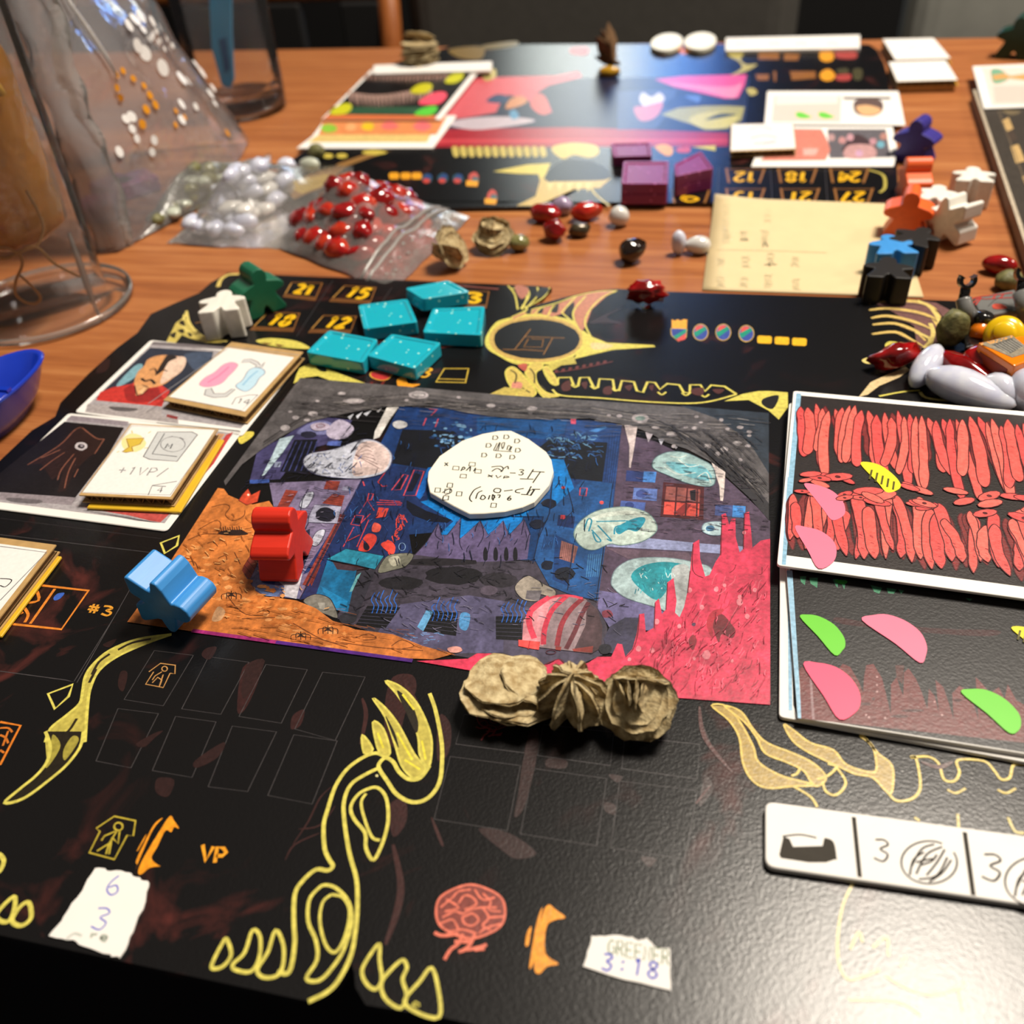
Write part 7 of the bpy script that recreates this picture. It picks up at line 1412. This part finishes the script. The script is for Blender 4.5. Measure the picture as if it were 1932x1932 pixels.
# grey figure on its back behind the orange one
tq = [un(x, y, .0105) for x, y in ((1836, 561), (1915, 545), (1932, 582), (1852, 597))]
gc = sum(tq, Vector())/4; gf = empty('toy_figure', 'grey toy figure with red webbed chest and black raised hand', 'toy figure', (gc.x, gc.y, .0), 0, 'jumbled toy figures')
keep(bevel(link('torso', prism_mesh('torso', tq, .0102), TG_), .0006), gf)
p = Print(.0105+.0001, 'Y')
for s_ in ('890,1200 1040,1160 1350,1130 1700,1080', '880,1180 1000,1200 1180,1210 1500,1190 1730,1180', '900,1300 1050,1170', '960,1330 1080,1180', '1300,1210 1380,1110', '1460,1190 1520,1120'): p.line((176, 60, 52), s_, 2.6, sm=0)
p.poly((206, 84, 66), '1300,1330 1420,1300 1560,1350 1580,1400 1340,1410', 1)
for s_ in ('1220,1350 1330,1240 1420,1180', '1350,1300 1560,1310 1700,1400'): p.line((90, 88, 86), s_, 1.5, sm=0)
p.build('chest_print', gf)
sh = un(1850, 612, .008); el = un(1826, 592, .0125); wr = un(1818, 565, .016)
keep(link('arm', tube_mesh('arm', catmull([un(1858, 618, .0045), un(1848, 612, .0065), el, wr], False, 5), [.0024, .0027, .003, .0031, .0031, .0031, .0030, .0029, .0028, .0027, .0026, .0026, .0025, .0024, .0024, .0024], 14), TG_), gf)
claw(gf, tuple(wr), (0, .35, .95), (1, .1, 0), TB_)
ar = un(1938, 575, .013); keep(link('arm', tube_mesh('arm', [un(1940, 600, .009), un(1936, 580, .013), un(1926, 552, .016)], [.0032, .003, .0026], 14), TG_), gf); claw(gf, tuple(un(1926, 552, .016)), (0, .5, .85), (1, 0, 0), TB_)
keep(link('hand_peg', tube_mesh('hand_peg', [un(1855, 612, .009), un(1856, 600, .0125), un(1860, 592, .014)], [.0022, .0028, .0026], 14), TB_), gf)
keep(bevel(link('hips', prism_mesh('hips', [un(x, y, .008) for x, y in ((1815, 610), (1848, 600), (1856, 650), (1822, 655))], .0076), TB_), .0006), gf)
# orange figure with yellow head
of = empty('toy_figure', 'orange toy figure with printed chest and yellow head', 'toy figure', tuple(un(1890, 650, 0)), 0, 'jumbled toy figures')
zo = BZ+.0135; oq = [un(x, y, zo) for x, y in ((1845, 646), (1930, 633), (1992, 662), (1914, 690))]
me = prism_mesh('torso', oq, .0125); ob = keep(bevel(link('torso', me, TO_), .0005), of)
cc = sum(oq, Vector())/4; fr = [oq[0]*.86+cc*.14, oq[3]*.86+cc*.14]; nrm = (oq[3]-oq[0]).cross(Vector((0, 0, 1))).normalized()
hq = [Vector((oq[0].x, oq[0].y, zo-.0022)).lerp(Vector((oq[3].x, oq[3].y, zo-.0022)), .12), Vector((oq[0].x, oq[0].y, zo-.0022)).lerp(Vector((oq[3].x, oq[3].y, zo-.0022)), .88)]; hq += [Vector((q_.x, q_.y, zo-.0115)) for q_ in hq[::-1]]
sg = -nrm if (cc-oq[0]).dot(nrm) > 0 else nrm
keep(link('hollow_shade', mesh('hollow_shade', [q_+sg*.00012 for q_ in hq]+[q_-sg*.0006 for q_ in hq], [[0, 1, 2, 3], [7, 6, 5, 4], [0, 4, 5, 1], [1, 5, 6, 2], [2, 6, 7, 3], [3, 7, 4, 0]]), mat('toy_orange_shade', (150, 50, 8), .5)), of)  # thin dark panel painting the shade inside the open torso
p = Print(zo+.0001, 'X'); p.poly((150, 140, 120), '1240,400 1740,270 1932,420 2200,480 1750,620'); p.poly((96, 94, 88), '1420,420 1740,310 1932,430 1720,560')
for k in range(8): p.line((160, 156, 148), [(1440+k*45, 430-k*14), (1660+k*40, 560-k*16)], 2, sm=0)
random.seed(99)
for _ in range(26): x = random.uniform(1260, 1740); y = 400-(x-1260)*.25+random.uniform(0, 40); p.ell((240, 170, 90), x, y, 16, 9)
p.build('chest_print', of)
hd = un(1898, 622, .012); hm = lathe_mesh('head', [(0, 0), (.0038, .0002), (.0050, .0012), (.0052, .0035), (.0052, .0068), (.0049, .0082), (.0034, .0088), (.0026, .0090), (.0026, .0104), (.0022, .0108), (0, .0108)], 40)
hm.transform(Matrix.Rotation(D(50), 4, 'X') @ Matrix.Rotation(D(-20), 4, 'Y')); hm.transform(Matrix.Scale(1.12, 4)); ho = link('head', hm, TY_, None, tuple(un(1897, 640, .0075))); keep(ho, of)
keep(link('arm', tube_mesh('arm', [un(1846, 640, .007), un(1850, 625, .009), un(1862, 612, .009)], [.0032, .0032, .0028], 14), TO_), of)
